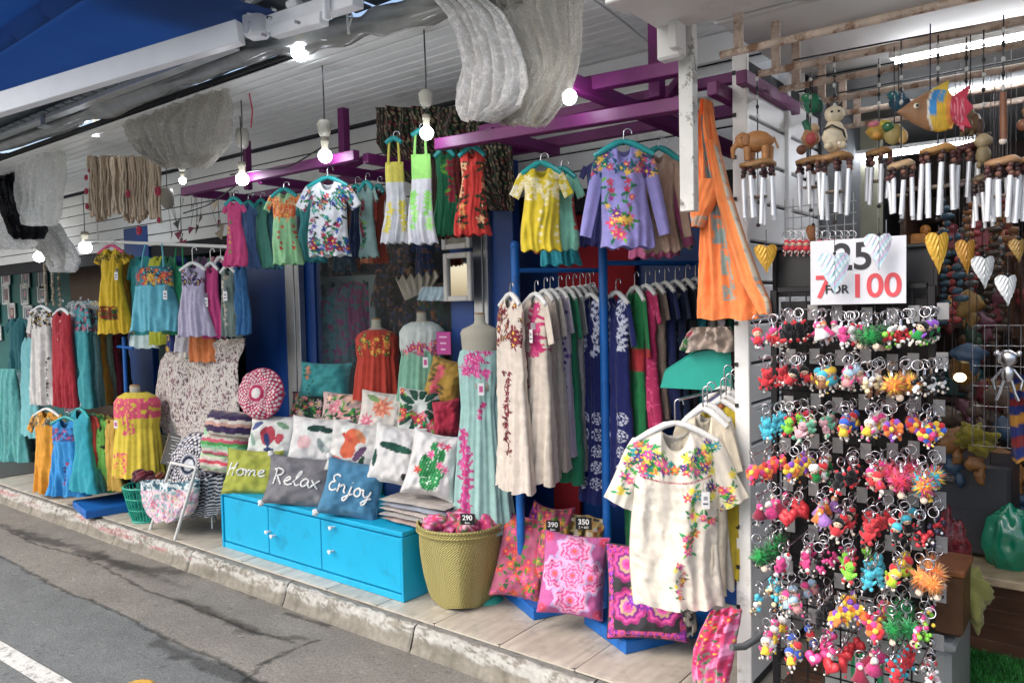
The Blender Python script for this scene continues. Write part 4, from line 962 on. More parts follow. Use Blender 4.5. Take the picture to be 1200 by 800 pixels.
# dim racks of clothes inside the opening
GI = 'dim clothes inside the shop'
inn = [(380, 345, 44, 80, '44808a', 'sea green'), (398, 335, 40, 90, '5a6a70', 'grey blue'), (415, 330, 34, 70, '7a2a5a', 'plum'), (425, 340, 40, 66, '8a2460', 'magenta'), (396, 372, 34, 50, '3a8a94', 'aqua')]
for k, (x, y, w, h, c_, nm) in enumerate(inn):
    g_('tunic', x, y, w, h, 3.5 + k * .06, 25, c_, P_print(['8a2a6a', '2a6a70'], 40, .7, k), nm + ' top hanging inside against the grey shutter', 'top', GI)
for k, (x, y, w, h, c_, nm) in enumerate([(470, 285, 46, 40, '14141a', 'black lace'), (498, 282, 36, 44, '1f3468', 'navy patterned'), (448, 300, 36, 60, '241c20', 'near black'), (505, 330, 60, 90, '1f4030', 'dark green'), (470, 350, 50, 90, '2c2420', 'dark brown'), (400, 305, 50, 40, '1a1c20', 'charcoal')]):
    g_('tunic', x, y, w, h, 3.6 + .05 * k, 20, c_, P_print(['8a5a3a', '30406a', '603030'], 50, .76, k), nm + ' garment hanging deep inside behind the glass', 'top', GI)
t_ = thing('louvred_shutter', 'grey green wooden slatted screen standing inside the opening', 'shutter', at(400, 425, Y=3.62), math.radians(10))
for k in range(7):
    mb = MB(); mb.box((-.3 + k * .1, 0, .28), (.055, .02, .62), hx('5f7272'), bev=.003); mb.build('slat', PAINT, t_)
for z in (0, .6): mb = MB(); mb.box((0, .015, z), (.72, .014, .05), hx('5f7272'), bev=.003); mb.build('cross_bar', PAINT, t_)
# pale pleated paper umbrella edge and mirrors
mb = MB(); pts = []
for k in range(13):
    s_ = k / 12; pts.append((at(462 + 56 * s_, 327 - 8 * s_ + (4 if k % 2 else -4), Y=3.24), at(470 + 32 * s_, 352 - 14 * s_, Y=3.3)))
V = np.array([[a_ for a_, _ in pts], [b_ for _, b_ in pts]]); V[1, :, 1] += .03
c0 = V[0, 6].copy(); mb.grid(V - c0, hx('b8b2a2')); mb.grid(V - c0 + (0, .012, 0), hx('a8a292'))
tag(mb.build('paper_umbrella', PAINT, loc=c0), 'cream pleated umbrella canopy folded behind the framed mirror', 'umbrella')
drape([(336, 496, 520), (345, 491, 524), (352, 490, 522)], 3.22, 'pale blue white pleated canopy piece beside the mirror', 'umbrella', 'folded_canopy', 'b4c8d0', P_none, amp=.01, fk=12, seed=3)
MIRR = mat('mirror_glass', 'b8bcbc', .05, 1.0, var=0)
for k, (x0, x1, y0_, y1_, lab) in enumerate(((520, 554, 297, 352, 'tall white framed mirror hung on the blue panel'), (518, 552, 268, 290, 'wide white framed picture above the mirror'))):
    p = at((x0 + x1) / 2, (y0_ + y1_) / 2, Y=3.2); p0 = at(x0, y0_, Y=3.2); p1 = at(x1, y1_, Y=3.2); wv, hv = (p1 - p0)[0], (p0 - p1)[2]
    t_ = thing('wall_mirror' if k == 0 else 'picture_frame', lab, 'mirror' if k == 0 else 'picture', p)
    mb = MB()
    for s_ in (-1, 1): mb.box((s_ * (wv / 2 - .015), 0, 0), (.03, .03, hv), hx('c4c0b8'), bev=.005); mb.box((0, 0, s_ * (hv / 2 - .015)), (wv - .062, .03, .03), hx('c4c0b8'), bev=.005)
    mb.build('frame', PAINT, t_); mb = MB(); mb.box((0, .008, 0), (wv - .04, .008, hv - .04)); mb.build('glass', MIRR if k == 0 else mat('dim_picture', '7a7468', .5, var=.5, vs_=20), t_)
p = at(520, 402, Y=3.2); t_ = thing('price_board', 'small magenta price card hung under the mirror', 'sign', p); mb = MB(); mb.box((0, 0, 0), (.11, .006, .13), hx('a81c7c'), bev=.002); mb.build('card', PAINT, t_)
for k in range(3): mb = MB(); mb.box((0, -.0045, .035 - k * .035), (.06 - .012 * k, .002, .009), hx('d8a8c8')); mb.build('text_line', PAINT, t_)
# extra clothes that fill the left rails
GD = 'closely packed clothes behind the left rails'
for k, (x, y, w, h, Y, c_, lab) in enumerate(((20, 372, 30, 60, 3.3, '2a6a70', 'dark teal top behind the cream dress at far left'), (90, 352, 26, 30, 3.1, '9aa8a8', 'grey sleeve top peeking above the aqua dresses'), (104, 352, 26, 34, 3.12, '7a9a9a', 'sea grey top peeking above the mustard dress'), (116, 352, 24, 34, 3.14, 'b0a07a', 'sand top peeking above the maroon dress'),
    (98, 372, 20, 100, 3.0, '5aa0a8', 'soft teal dress between aqua and mustard dresses'), (107, 374, 20, 100, 3.02, '8a6ab0', 'violet dress sliver on the far left stand'), (124, 376, 22, 98, 3.2, '2a4a3a', 'bottle green dress sliver on the far left stand'), (146, 470, 26, 80, 3.1, '5a1c34', 'wine dress beside the yellow dress form'),
    (106, 486, 24, 86, 2.66, 'b83a2a', 'brick red childs dress on the lower left tier'), (116, 490, 24, 80, 2.7, '6ab04a', 'apple green childs dress on the lower left tier'), (129, 490, 24, 84, 2.74, 'c8a040', 'ochre childs dress on the lower left tier'),
    (236, 300, 26, 90, 2.95, '5a3a5a', 'dark plum dress behind the lavender one'), (252, 300, 26, 96, 3.0, 'd89aa8', 'pale rose dress behind the pink one'), (271, 300, 26, 96, 3.02, '3a5a7a', 'dull blue dress behind the grey green one'), (197, 300, 24, 92, 2.92, '2a6a4a', 'forest green dress behind the turquoise top'), (222, 330, 36, 90, 3.04, 'e0dcd4', 'ivory long top low behind the lavender dress'),
    (370, 236, 26, 72, 2.9, '2a7a8a', 'deep teal childs top left of the white blouse'), (400, 232, 30, 86, 2.95, '30404a', 'slate childs top right behind the white blouse'), (408, 228, 26, 88, 2.98, '5a3a30', 'chocolate childs top behind the navy one'), (434, 224, 26, 84, 3.0, 'c8785a', 'salmon childs top behind the rust red one'),
    (512, 186, 30, 94, 2.9, '3a2a24', 'dark brown dress between lime and green dresses'), (534, 184, 30, 94, 2.92, '7a2a2a', 'dull red dress behind the bright red one'), (645, 208, 44, 88, 2.95, 'b04a3a', 'brick red top behind the yellow blouse'), (788, 192, 44, 100, 2.98, 'c8b8a0', 'cream sleeved top at the right behind the tan one'), (700, 190, 50, 98, 3.0, '4a4a8a', 'dull violet top left behind the lavender blouse'))):
    g_('tunic' if h < 80 else 'dress_s', x, y, w, h, Y, 15, c_, P_print([('e0d0c0', '202028', 'c83a4a', '3a8a5a')[k % 4]], 55, .78, k) if k % 2 else P_none, lab, 'top' if h < 80 else 'dress', GD)
# ================================================================ BENCH
BB = mat('turquoise_paint', '14a8d2', .38, var=.05, vs_=4, bump=.08, bs=12, dirt=('0f86ac', .55, .75, 7))
bx0, bx1 = at(262, 640, Z=0)[0] , at(472, 707, Z=0)[0]
by0, by1, bh = 2.70, 3.2, .365
t_ = thing('storage_bench', 'bright turquoise storage bench with drawers and small knobs', 'bench', ((bx0 + bx1) / 2, 2.95, 0))
bl = bx1 - bx0
mb = MB(); mb.box((0, .01, .17), (bl - .034, .47, .33), bev=.004); mb.build('body', BB, t_)
mb = MB(); mb.box((0, 0, .352), (bl, .50, .026), bev=.005); mb.build('lid', BB, t_)
for s_ in (-1, 1): mb = MB(); mb.box((s_ * (bl / 2 - .008), 0, .169), (.016, .505, .336), bev=.003); mb.build('side_board', BB, t_)
mb = MB(); mb.box((0, -.24, .018), (bl - .036, .016, .035), bev=.003); mb.build('plinth', BB, t_)
kn = []
for i, (u0, u1) in enumerate(((-bl / 2 + .02, -bl / 2 + bl * .30), (-bl / 2 + bl * .30, -bl / 2 + bl * .60), (-bl / 2 + bl * .60, bl / 2 - .02))):
    mb = MB(); mb.box(((u0 + u1) / 2, -.235, .186), (u1 - u0 - .006, .018, .285), bev=.003); kn.append((u1, mb.build('drawer_front', BB, t_)))
def heart(mb, c, s, col):
    th = np.linspace(0, 2 * math.pi, 20, endpoint=False); x = 16 * np.sin(th) ** 3 / 17 * s; z = (13 * np.cos(th) - 5 * np.cos(2 * th) - 2 * np.cos(3 * th) - np.cos(4 * th)) / 17 * s
    mb.poly([(a + c[0], b + c[2]) for a, b in zip(x[::-1], z[::-1])], c[1] - .006, c[1] + .006, col)
for (x, y) in ((316, 622), (322, 627), (391, 617), (390, 645)):
    p = at(x, y, Y=2.7) - np.array(t_.location); mb = MB(); mb.tube([p + (0, .01, 0), p + (0, -.02, 0)], .006, 8, hx('d8dcdc')); heart(mb, p + (0, -.024, 0), .014, hx('e4e8e8')); mb.build('heart_knob', GLOSS, [o for u1, o in kn if p[0] < u1 + .01][0])
# stack of clear-wrapped linen on the bench
t0 = at(497, 598, Y=2.88)
for k in range(5):
    mb = MB(); cc = hx(['b8a098', 'a8a4a0', 'c0b4ac', '9aa0ac', 'b0a8a0'][k])
    def wv(V, k=k): return V
    Xg, Yg = np.meshgrid(np.linspace(-1, 1, 22), np.linspace(-1, 1, 16))
    top_ = .014 * ((1 - Xg ** 6) * (1 - Yg ** 6)).clip(0) ** .5
    for s_ in (1, -1):
        G = np.stack([Xg * .23, Yg * .15, s_ * top_ + (vnoise(Xg * 4, Yg * 4, k) - .5) * .008], -1); mb.grid(G if s_ > 0 else G[:, ::-1], cc)
    o = mb.build('folded_linen', mat('plastic_wrapped_cloth', None, .2, var=.15, vs_=20, bump=.8, bs=30), None, True, loc=(t0[0] + R.uniform(-.01, .01), 2.92, .385 + k * .027), rot=(0, 0, R.uniform(-.08, .08)))
    tag(o, ['pinkish beige', 'grey', 'cream', 'bluish grey', 'plain beige'][k] + ' plastic wrapped linen, ' + ['bottom', 'second from the bottom', 'middle', 'second from the top', 'top'][k] + ' of the pile on the bench', 'folded linen', 'plastic wrapped linen pile')
# risers carrying the rear cushion rows
mb = MB(); mb.box((0, 0, .25), (1.6, .20, .5), bev=.004); t_ = mb.build('cushion_shelf', BLUEM, loc=(-3.75, 3.36, .0)); tag(t_, 'low blue shelf hidden behind the bench that carries the rear cushions', 'shelf')
mb = MB(); mb.box((0, 0, .35), (1.6, .12, .7), bev=.004); t_ = mb.build('shelf_step', BLUEM, loc=(-3.8, 3.54, .0)); tag(t_, 'taller blue shelf step holding the teal and mustard cushions', 'shelf')

# ---- cushions
LET = {
 'H': [[(0, 0), (.05, .5), (.1, 1)], [(.45, 0), (.5, .5), (.55, 1)], [(0, .42), (.3, .55), (.6, .6)]],
 'o': [[(.45, .45), (.25, .55), (.08, .35), (.1, .1), (.3, 0), (.45, .15), (.42, .4), (.3, .5), (.6, .45)]],
 'm': [[(0, .5), (.05, .2), (.05, 0)], [(.05, .3), (.18, .5), (.28, .4), (.28, 0)], [(.28, .3), (.42, .5), (.52, .4), (.54, .1), (.66, .05)]],
 'e': [[(.05, .2), (.3, .3), (.4, .45), (.25, .55), (.08, .35), (.1, .1), (.3, 0), (.5, .12)]],
 'R': [[(.05, 0), (.08, .5), (.12, 1)], [(-.05, .9), (.2, 1.02), (.48, .9), (.4, .62), (.12, .5)], [(.2, .5), (.35, .25), (.5, 0)]],
 'l': [[(.05, .2), (.25, .6), (.3, .95), (.2, 1.0), (.12, .7), (.12, .15), (.25, 0), (.38, .12)]],
 'a': [[(.42, .45), (.25, .55), (.08, .35), (.08, .1), (.25, 0), (.4, .2), (.44, .5), (.44, .12), (.55, 0)]],
 'x': [[(.02, .5), (.2, .25), (.4, 0)], [(.42, .52), (.2, .25), (0, 0)]],
 'E': [[(.5, .9), (.3, 1.02), (.1, .85), (.2, .6), (.38, .55), (.15, .5), (.02, .25), (.15, 0), (.4, 0), (.55, .15)]],
 'n': [[(0, .5), (.05, .2), (.05, 0)], [(.05, .3), (.2, .5), (.32, .4), (.34, .1), (.46, .05)]],
 'j': [[(.15, .5), (.18, .1), (.15, -.3), (0, -.45), (-.1, -.3), (.1, -.1), (.35, .1)], [(.18, .72), (.19, .75)]],
 'y': [[(0, .5), (.05, .2), (.2, .08), (.35, .25)], [(.38, .5), (.34, .1), (.28, -.3), (.12, -.42), (.05, -.25), (.3, 0), (.5, .12)]],
}
def word(s, x0, z0, sx, sz, slope=0.0):
    out = []; x = x0; adv = {'H': .68, 'm': .72, 'R': .58, 'E': .6, 'l': .38, 'j': .32, 'o': .56, 'e': .48, 'a': .56, 'x': .42, 'n': .5, 'y': .5}
    for ch in s:
        for st in LET[ch]: out.append([(x + (a + .12 * b) * sx, z0 + b * sz + slope * (x + a * sx - x0)) for a, b in st])
        x += adv[ch] * sx
    return out
GC = 'cushions piled on and behind the turquoise bench'
cushion(296, 553, 66, 50, 2.80, 28, 18, 2, 'a2a840', P_none, 'lime green cushion with the white rope word Home', GC, .10, letters=word('Home', -.84, -.2, .58, .56), pom=False)
cushion(351, 564, 80, 54, 2.77, 30, 20, 5, '77767a', P_none, 'grey cushion with the white rope word Relax', GC, .11, letters=word('Relax', -.72, -.2, .58, .62, -.03), pom=True)
cushion(413, 573, 72, 62, 2.77, 30, 20, 9, '3f7a9c', P_none, 'dusty blue cushion with the white rope word Enjoy', GC, .12, letters=word('Enjoy', -.72, -.15, .60, .58, -.1), pom=True)
def birds(colA, colB, seed, extra=None):
    def p(c, X, Z, W, H, f):
        if not f: return
        c[nz(X, Z, 14, 14, .80, seed)] = hx('dfe4dc')
        for x, z, r, k in colA: c[((X - x * W) / r) ** 2 + ((Z - z * H) / (r * k)) ** 2 < 1 + .5 * (vnoise(X * 60, Z * 60, 3) - .5)] = hx(colB[0])
        for i, (x, z, l, a) in enumerate(extra or []): leaf(c, X, Z, x * W, z * H, l, a, colB[1 + i % (len(colB) - 1)])
    return p
cushion(322, 512, 62, 50, 2.98, 30, 18, 4, 'dcdcd6', birds([(-.1, .5, .05, 1.3), (.35, .55, .03, 1.2)], ['b03a4a', '2a3a6a', '7aa080', '4a5a8a', '90b0a0'], 3, [(-.1, .6, .05, 1.2), (.4, .25, .05, .4), (-.6, .3, .05, -.5), (-.7, .6, .045, 1.2), (0, .82, .04, 0)]), 'white cushion printed with a red and blue bird and leaves', GC)
cushion(373, 517, 68, 54, 2.96, 30, 18, 4, 'dedcd8', birds([(-.35, .55, .045, .9)], ['e0b8b8', '22423c', '22423c', '8a9a98', 'b8c0bc'], 5, [(0, .25, .06, -.1), (.35, .28, .05, .1), (.25, .6, .05, 1.1), (.5, .7, .04, .9)]), 'white cushion with a dark green stroke and pale pink flower', GC)
cushion(420, 524, 70, 56, 2.94, 30, 18, 6, 'dad8d2', birds([(-.1, .35, .05, 1.1), (-.2, .6, .045, 1.1)], ['d8623a', 'c84a30', '2a4a3a', 'e08a5a', '6a4a6a'], 7, [(-.3, .35, .04, .6), (.3, .8, .04, -1.2), (.15, .3, .05, .9), (.2, .65, .055, -1.0), (-.6, .8, .05, .2)]), 'white cushion printed with an orange parrot and peony', GC)
cushion(464, 533, 60, 68, 2.92, 32, 18, 9, 'dcdad6', birds([(.6, .85, .02, 1)], ['3a3a3a', '1e4a40', '1e4a40', '2a5a4a'], 9, [(-.3, .38, .05, .1), (.05, .40, .06, .1), (.4, .42, .05, .1), (-.8, .6, .05, 1.5)]), 'white cushion with a dark feather stroke next to the cactus one', GC, pinch=.12)
def cactus(c, X, Z, W, H, f):
    if not f: return
    for x, z, rx, rz in ((.05, .72, .055, .075), (-.3, .55, .025, .06), (.02, .45, .03, .05), (.35, .62, .03, .03), (0, .25, .022, .04), (.3, .36, .02, .045)):
        m_ = ((X - x * W) / rx) ** 2 + ((Z - z * H) / rz) ** 2 < 1; c[m_] = hx('3aa05a'); c[m_ & (np.sin(X * 420 + Z * 90) > .35)] = hx('1c7040'); c[m_ & nz(X, Z, 110, 110, .8)] = hx('d8f0d8')
    for x, z, k in ((.3, .5, 'e0709a'), (-.5, .62, 'e0503a'), (.45, .2, 'd83a6a'), (.2, .18, 'e07a9a'), (-.1, .36, 'e0589a'), (.55, .55, 'e88ab0')): flower(c, X, Z, x * W, z * H, .024, k, 'c82a4a', 5)
cushion(508, 544, 62, 74, 2.88, 35, 14, 12, 'dcdad6', cactus, 'cream cushion printed with green cacti and pink flowers', GC, pinch=.12)
cushion(381, 446, 60, 42, 3.26, 30, 14, 2, '3a9494', P_all(P_vines([-.62], ['c86a4a', 'e08a5a'], .15, .5, .02, ['2a5a3a']), P_vines([-.45], ['2a5a4a'], .5, .95, .012)), 'teal cushion with small orange flowers in the top row', GC)
cushion(363, 477, 44, 34, 3.20, 30, 18, 2, '2c3a34', lambda c, X, Z, W, H, f: bunch(c, X, Z, (-W, W, 0, H), 26, ['c83a5a', 'e07a8a', 'f0c8c0', '7a8a6a'], GRN, (.02, .035), 4), 'dark floral cushion at the left end of the middle row', GC)
cushion(406, 482, 60, 42, 3.16, 30, 18, 3, 'd0b0a8', lambda c, X, Z, W, H, f: bunch(c, X, Z, (-W, W, 0, H), 28, ['e0708a', 'e8a0a0', 'f0b898', 'c84a6a', '2a4a3a'], GRN, (.022, .038), 5, None, 'f4d8c0'), 'pink floral cushion in the middle row left of the peony', GC)
cushion(450, 484, 60, 48, 3.12, 30, 18, 6, 'dcd4c8', lambda c, X, Z, W, H, f: (flower(c, X, Z, .05 * W, H * .4, .07, 'e89a78', 'f0c8a0', 9), flower(c, X, Z, 0, H * .42, .05, 'd87058', 'e8a880', 8), flower(c, X, Z, -.55 * W, H * .75, .05, 'e07a90', 'f0b0b8', 8), leaf(c, X, Z, -.4 * W, H * .2, .05, .4, '7a9a60')) if f else None, 'cream cushion with one big peach peony', GC)
cushion(492, 484, 54, 56, 3.10, 30, 16, 4, 'cfd4cc', lambda c, X, Z, W, H, f: ([leaf(c, X, Z, 0.1 * W + .1 * math.cos(a), H * .4 + .1 * math.sin(a), .06, a, '1e4a3a') for a in np.linspace(0, 6, 11)], bunch(c, X, Z, (-W, W, H * .5, H), 14, ['c82a4a', 'e0708a'], GRN, (.02, .034), 5), bunch(c, X, Z, (-W, -W * .5, 0, H * .6), 6, ['c82a3a'], GRN, (.02, .03), 6)) if f else None, 'tropical cushion with dark palm leaves and red flowers', GC)
cushion(521, 448, 44, 56, 3.22, 30, 12, 14, 'b08a34', P_vines([-.3], ['d84a4a', 'e05a6a'], .2, .75, .03, ['6a5a30']), 'mustard cushion with a coral flower leaning at the top right', GC)
cushion(523, 490, 32, 42, 3.14, 30, 14, -6, 'b01c3c', P_none, 'plain crimson cushion half hidden by the aqua dress', GC)
cushion(534, 556, 34, 60, 3.06, 25, 10, 4, '3a2436', P_print(['8a2a6a', 'a85a7a'], 60, .66, 3), 'dark plum patterned cushion behind the cactus cushion', GC)
def rings(cols, step, dots=True):
    def p(c, X, Z, W, H, f):
        r = np.hypot(X, Z - W if abs(H - 2 * W) > 1 else Z - H / 2); k = (r / step).astype(int)
        th = np.arctan2(Z - H / 2, X)
        for i in range(30):
            m_ = k == i; cc = cols[i % len(cols)] if i < len(cols) else cols[2 + (i - 2) % (len(cols) - 2)]
            c[m_] = hx(cc)
            if dots and i > 2: c[m_ & (np.sin(th * 26 + (i % 2) * math.pi) > .1) & ((r / step - i) > .25)] = hx('e8e0dc')
    return p
cushion(306, 461, 52, 58, 2.94, 20, 10, 0, 'b81c54', rings(['e8e0dc', 'e8e0dc', 'b81c54', 'b81c54', 'a8184c'], .017), 'round magenta crochet cushion with white rings standing up', GC, .10, rnd=True, mat_=KNIT)
cushion(227, 545, 54, 74, 2.80, 15, 14, 8, '2a3448', rings(['d8dce0', 'd8dce0', '2a3448', '8a90a0', '2a3448'], .02), 'round navy and white crochet cushion with white centre', 'crochet cushions on the left', .10, rnd=True, mat_=KNIT)
cushion(243, 570, 46, 60, 2.92, 15, 10, 8, '1c2028', rings(['c8ccd0', 'c8ccd0', '16181c', '8a8c90'], .018), 'round black and white crochet cushion behind the wire stand', 'crochet cushions on the left', .10, rnd=True, mat_=KNIT)
for k, (x, y, w, h, cols, nm) in enumerate(((274, 497, 54, 22, ['3a2a50', '3a2a50', 'cfc8bc', 'c89a8a'], 'purple and cream striped'), (270, 518, 56, 26, ['4aa050', '8ac89a', 'cfc8bc', 'c8506a'], 'green and cream striped'), (266, 538, 52, 24, ['c83a50', 'cfc8bc', 'b0c8a0', 'cfc8bc'], 'red and cream striped'))):
    cushion(x, y, w, h + 8, 2.9 + .01 * k, 20, 4, 4, 'cfc8bc', P_stripe(cols, .022, False), nm + ' crochet cushion in the stack left of the bench, ' + ['top', 'middle', 'bottom'][k], 'striped crochet cushion stack', .26, pinch=.04, mat_=KNIT)

# ---- left floor things: slipper basket, crochet bag on wire stand, little books
def basket_wire(loc, r0, r1, h, label):
    t = thing('plastic_basket', label, 'basket', loc)
    col = hx('1aa088')
    for z, r in ((0.0, r0), (h * .35, r0 + (r1 - r0) * .4), (h * .68, r0 + (r1 - r0) * .75), (h, r1)):
        a_ = np.linspace(0, 2 * math.pi, 28, endpoint=False); mb = MB(); mb.tube(np.stack([np.cos(a_) * r, np.sin(a_) * r, np.full(28, z + .008)], 1), .008 if z in (0, h) else .005, 6, col, closed=True); mb.build('hoop', GLOSS, t, True)
    for k in range(34):
        a = k * 2 * math.pi / 34; mb = MB(); mb.tube([(r0 * math.cos(a), r0 * math.sin(a), .01), ((r0 + r1) / 2 * 1.02 * math.cos(a), (r0 + r1) / 2 * 1.02 * math.sin(a), h / 2), (r1 * math.cos(a), r1 * math.sin(a), h)], .0045, 4, col); mb.build('rib', GLOSS, t)
    mb = MB(); mb.lathe([(.001, .01), (r0 * .98, .01)], 24, col); mb.build('bottom', GLOSS, t)
    return t
pb = at(161, 617, Z=0) + np.array([-.12, .14, 0])
basket_wire(pb, .105, .16, .25, 'green plastic laundry basket full of maroon slippers')
q = random.Random(5)
for k in range(9):
    c_ = q.choice(['6a1c2c', '7c2434', '8a4a2a', '4a1828', '5a2030'])
    mb = MB(); a = q.uniform(-.5, .9)
    def sl(V): V = V.copy(); V[:, 2] *= np.where(V[:, 0] > 0, 1, .6); return V
    mb.ball((0, 0, 0), (.085, .035, .022), hx(c_), 14, 9, fn=sl); mb.ball((.03, 0, .018), (.05, .036, .022), hx(c_) * .8, 12, 8)
    o = mb.build('slipper', FUZZ, None, True, loc=pb + np.array([-.12 + .032 * k, q.uniform(-.05, .05), .27 + q.uniform(0, .05)]), rot=(q.uniform(-.2, .2), -.6 + q.uniform(-.2, .2), a))
    tag(o, ['maroon', 'wine red', 'dark red', 'brownish red', 'deep red', 'plum red', 'crimson', 'rust red', 'purplish red'][k] + ' felt slipper, ' + ['leftmost', 'second from the left', 'third from the left', 'fourth from the left', 'middle', 'fourth from the right', 'third from the right', 'second from the right', 'rightmost'][k] + ' in the green basket', 'slipper', 'slippers in the green basket')
# white folding wire stand with the crochet bag
ps = at(206, 630, Z=0); t_ = thing('folding_stand', 'white metal folding stand holding the crochet bag', 'stand', ps)
L4 = [((176, 618), (200, 542)), ((206, 632), (230, 549)), ((253, 612), (230, 549)), ((248, 600), (246, 548))]
ft = [at(176, 620, Z=0), at(205, 632, Z=0), at(253, 610, Z=0), at(228, 604, Z=0)]
tp = [at(201, 542, Y=2.70), at(230, 548, Y=2.62), at(230, 548, Y=2.72), at(201, 542, Y=2.80)]
for f0, t1 in zip(ft, tp): mb = MB(); mb.tube([f0 - ps, t1 - ps], .0105, 8, hx('dcdcd8')); mb.build('leg', GLOSS, t_, True)
for i, j in ((0, 1), (3, 2)): mb = MB(); mb.tube([tp[i] - ps, tp[j] - ps], .0105, 8, hx('dcdcd8')); mb.build('top_bar', GLOSS, t_, True)
p5 = [at(246, 548, Y=2.85), at(268, 549, Y=2.85)]; mb = MB(); mb.tube([p5[0] - ps + (0, 0, -.42), p5[0] - ps, p5[1] - ps, p5[1] - ps + (0, 0, -.42)], .007, 8, hx('dcdcd8')); mb.build('rear_hoop', GLOSS, t_, True)
def crochet(c, X, Z, W, H, f):
    cols = ['d8a8a8', 'c87a9a', 'e8d8c0', 'b8a0c8', 'd0788a', '8ab0b0', 'e0c8d0']
    for i, k in enumerate(cols): c[nz(X, Z, 55 + 4 * i, 55 + 3 * i, .6, i * 3)] = hx(k)
    c[(Z < .05)] = hx('3a6a7a'); c[(Z < .05) & nz(X, Z, 60, 60, .5)] = hx('cfd8d8')
drape([(563, 166, 232), (575, 167, 232), (590, 170, 229), (603, 178, 222), (609, 188, 214)], 2.66, 'multicoloured crochet bag slung between the legs of the white stand', 'bag', 'crochet_bag', 'd8c8c0', crochet, KNIT, amp=.012, fk=8, depth=.07)
drape([(556, 236, 262), (575, 228, 264), (592, 224, 262), (603, 226, 258)], 2.80, 'black and white crochet bag hanging behind the white stand', 'bag', 'crochet_bag', '1c1e22', P_stripe([None, 'b8bcc0'], .012, False), KNIT, amp=.012, fk=8, depth=.06)
for k, (x, y, w, h, c_, lab) in enumerate(((189, 527, 15, 34, 'c8bca0', 'cream card with red flowers leaning by the beige tunic'), (207, 528, 26, 36, '1c1e20', 'black chalkboard with white edge leaning beside the cream card'))):
    p = at(x, y, Y=2.95); t_ = thing('leaning_board', lab, 'board', p, math.radians(20)); p2_, a, W, H = setup(x, y, w, h, 2.95, 20)
    M_ = rotx(math.radians(-16)) @ roty(math.radians(9))
    mb = MB(); mb.box((0, 0, 0), (2 * W, .012, H), hx(c_), M=M_, bev=.002); mb.build('board', PAINT, t_)
    mb = MB()
    for i in range(10 if k else 6):
        if k: mb.box(M_ @ np.array([R.uniform(-.3, .3) * W, -.008, (.4 - i * .09) * H]), (W * R.uniform(.6, 1.2), .002, .005), hx('a8acac'), M=M_)
        else: mb.ball(M_ @ np.array([R.uniform(-.5, .5) * W, -.008, (.4 - i * .15) * H]), (.012, .003, .012), hx('b83040' if i % 2 else '3a6a4a'))
    mb.build('drawing', PAINT, t_)
    if k:
        mb = MB(); mb.box(M_ @ np.array([W + .004, 0, 0]), (.008, .016, H), hx('c8c8c4'), M=M_); mb.box(M_ @ np.array([-W - .004, 0, 0]), (.008, .016, H), hx('8a7a60'), M=M_); mb.build('edge', PAINT, t_)
# ================================================================ TWO BLUE STANDS IN THE MIDDLE
c1 = at(625, 727, Z=0); c2 = at(733, 767, Z=0)
def corner_stand(cn, yaw, bw, bd, pole_px, label, rail_len, ztop):
    """base whose nearest corner is cn; local x runs to the right-back, local y to the left-back"""
    a = math.radians(yaw); ex = np.array([math.cos(a), math.sin(a), 0]); ey = np.array([-math.sin(a), math.cos(a), 0])
    cen = cn + ex * bw / 2 + ey * bd / 2
    pb_ = at(pole_px[0], pole_px[1], Z=.055) - cen; lx, ly = pb_ @ ex, pb_ @ ey
    return stand(cen, yaw, bw, bd, .055, [(lx, ly, ztop, .021)], [((lx, ly, ztop - .12), (lx + rail_len, ly, ztop - .12))], label)
corner_stand(c1, 62, .46, .36, (612, 700), 'blue stand with tall round pole behind the woven basket', .50, 1.80)
corner_stand(c2, 62, .56, .36, (713, 710), 'blue stand with tall round pole left of the white front blouse', .62, 1.82)
GM = 'long dresses on the middle blue stand'
YW = -24
g_('long', 598, 350, 36, 224, 2.80, YW, 'd6cabc', P_all(P_yoke(['7a1c30', '5a1c28', '8a2a3a'], ['5a2028', '7a1c30'], 4, 54, .22, False), P_vines([.25, .1], ['7a1c30', '5a2028'], .38, .8, .016, ['6a2030'], 5)), 'cream sleeveless long dress with maroon embroidery, frontmost on the middle stand', 'dress', GM, 'white', 16)
g_('longs', 627, 350, 42, 215, 2.86, YW, 'd0c4b4', P_all(P_vines([.15, .3], ['c01c6a', 'd0407a'], .03, .30, .026, ['b81c60'], 2, .02), P_vines([-.15], ['b81c50', 'c8306a'], .3, .95, .02, ['a02050'], 7, .01, .05)), 'cream long dress with magenta embroidery on the middle stand', 'dress', GM, 'white', 18, tagat=(.35, .2))
for k, (x, w, h, c_, nm, pt_) in enumerate(((638, 34, 212, 'bfb2a4', 'pale beige embroidered long dress', P_vines([.3], ['c01c6a'], .1, .6, .012)), (645, 36, 204, 'ccc2b4', 'plain oatmeal long dress', P_none), (655, 34, 190, 'b8aec0', 'pale lilac long dress', P_vines([.5], ['4a2a7a'], .1, .6, .012)), (664, 34, 222, '1e7a56', 'green long dress with white tag', P_none), (672, 32, 205, '9a9a98', 'mid grey long dress', P_none), (680, 30, 196, '85888c', 'grey lace long dress', P_print(['b0b0b4'], 60, .7)), (687, 30, 186, '2a2c30', 'charcoal long dress', P_none), (692, 28, 130, '4a4a2a', 'dark olive long dress', P_none))):
    g_('longs', x, 346 - k, w, h, 3.02 + k * .05, YW, c_, pt_, nm + ' on the middle stand', 'dress', GM, 'white', 18, tagat=(.25, .2) if k in (3, 4) else None)
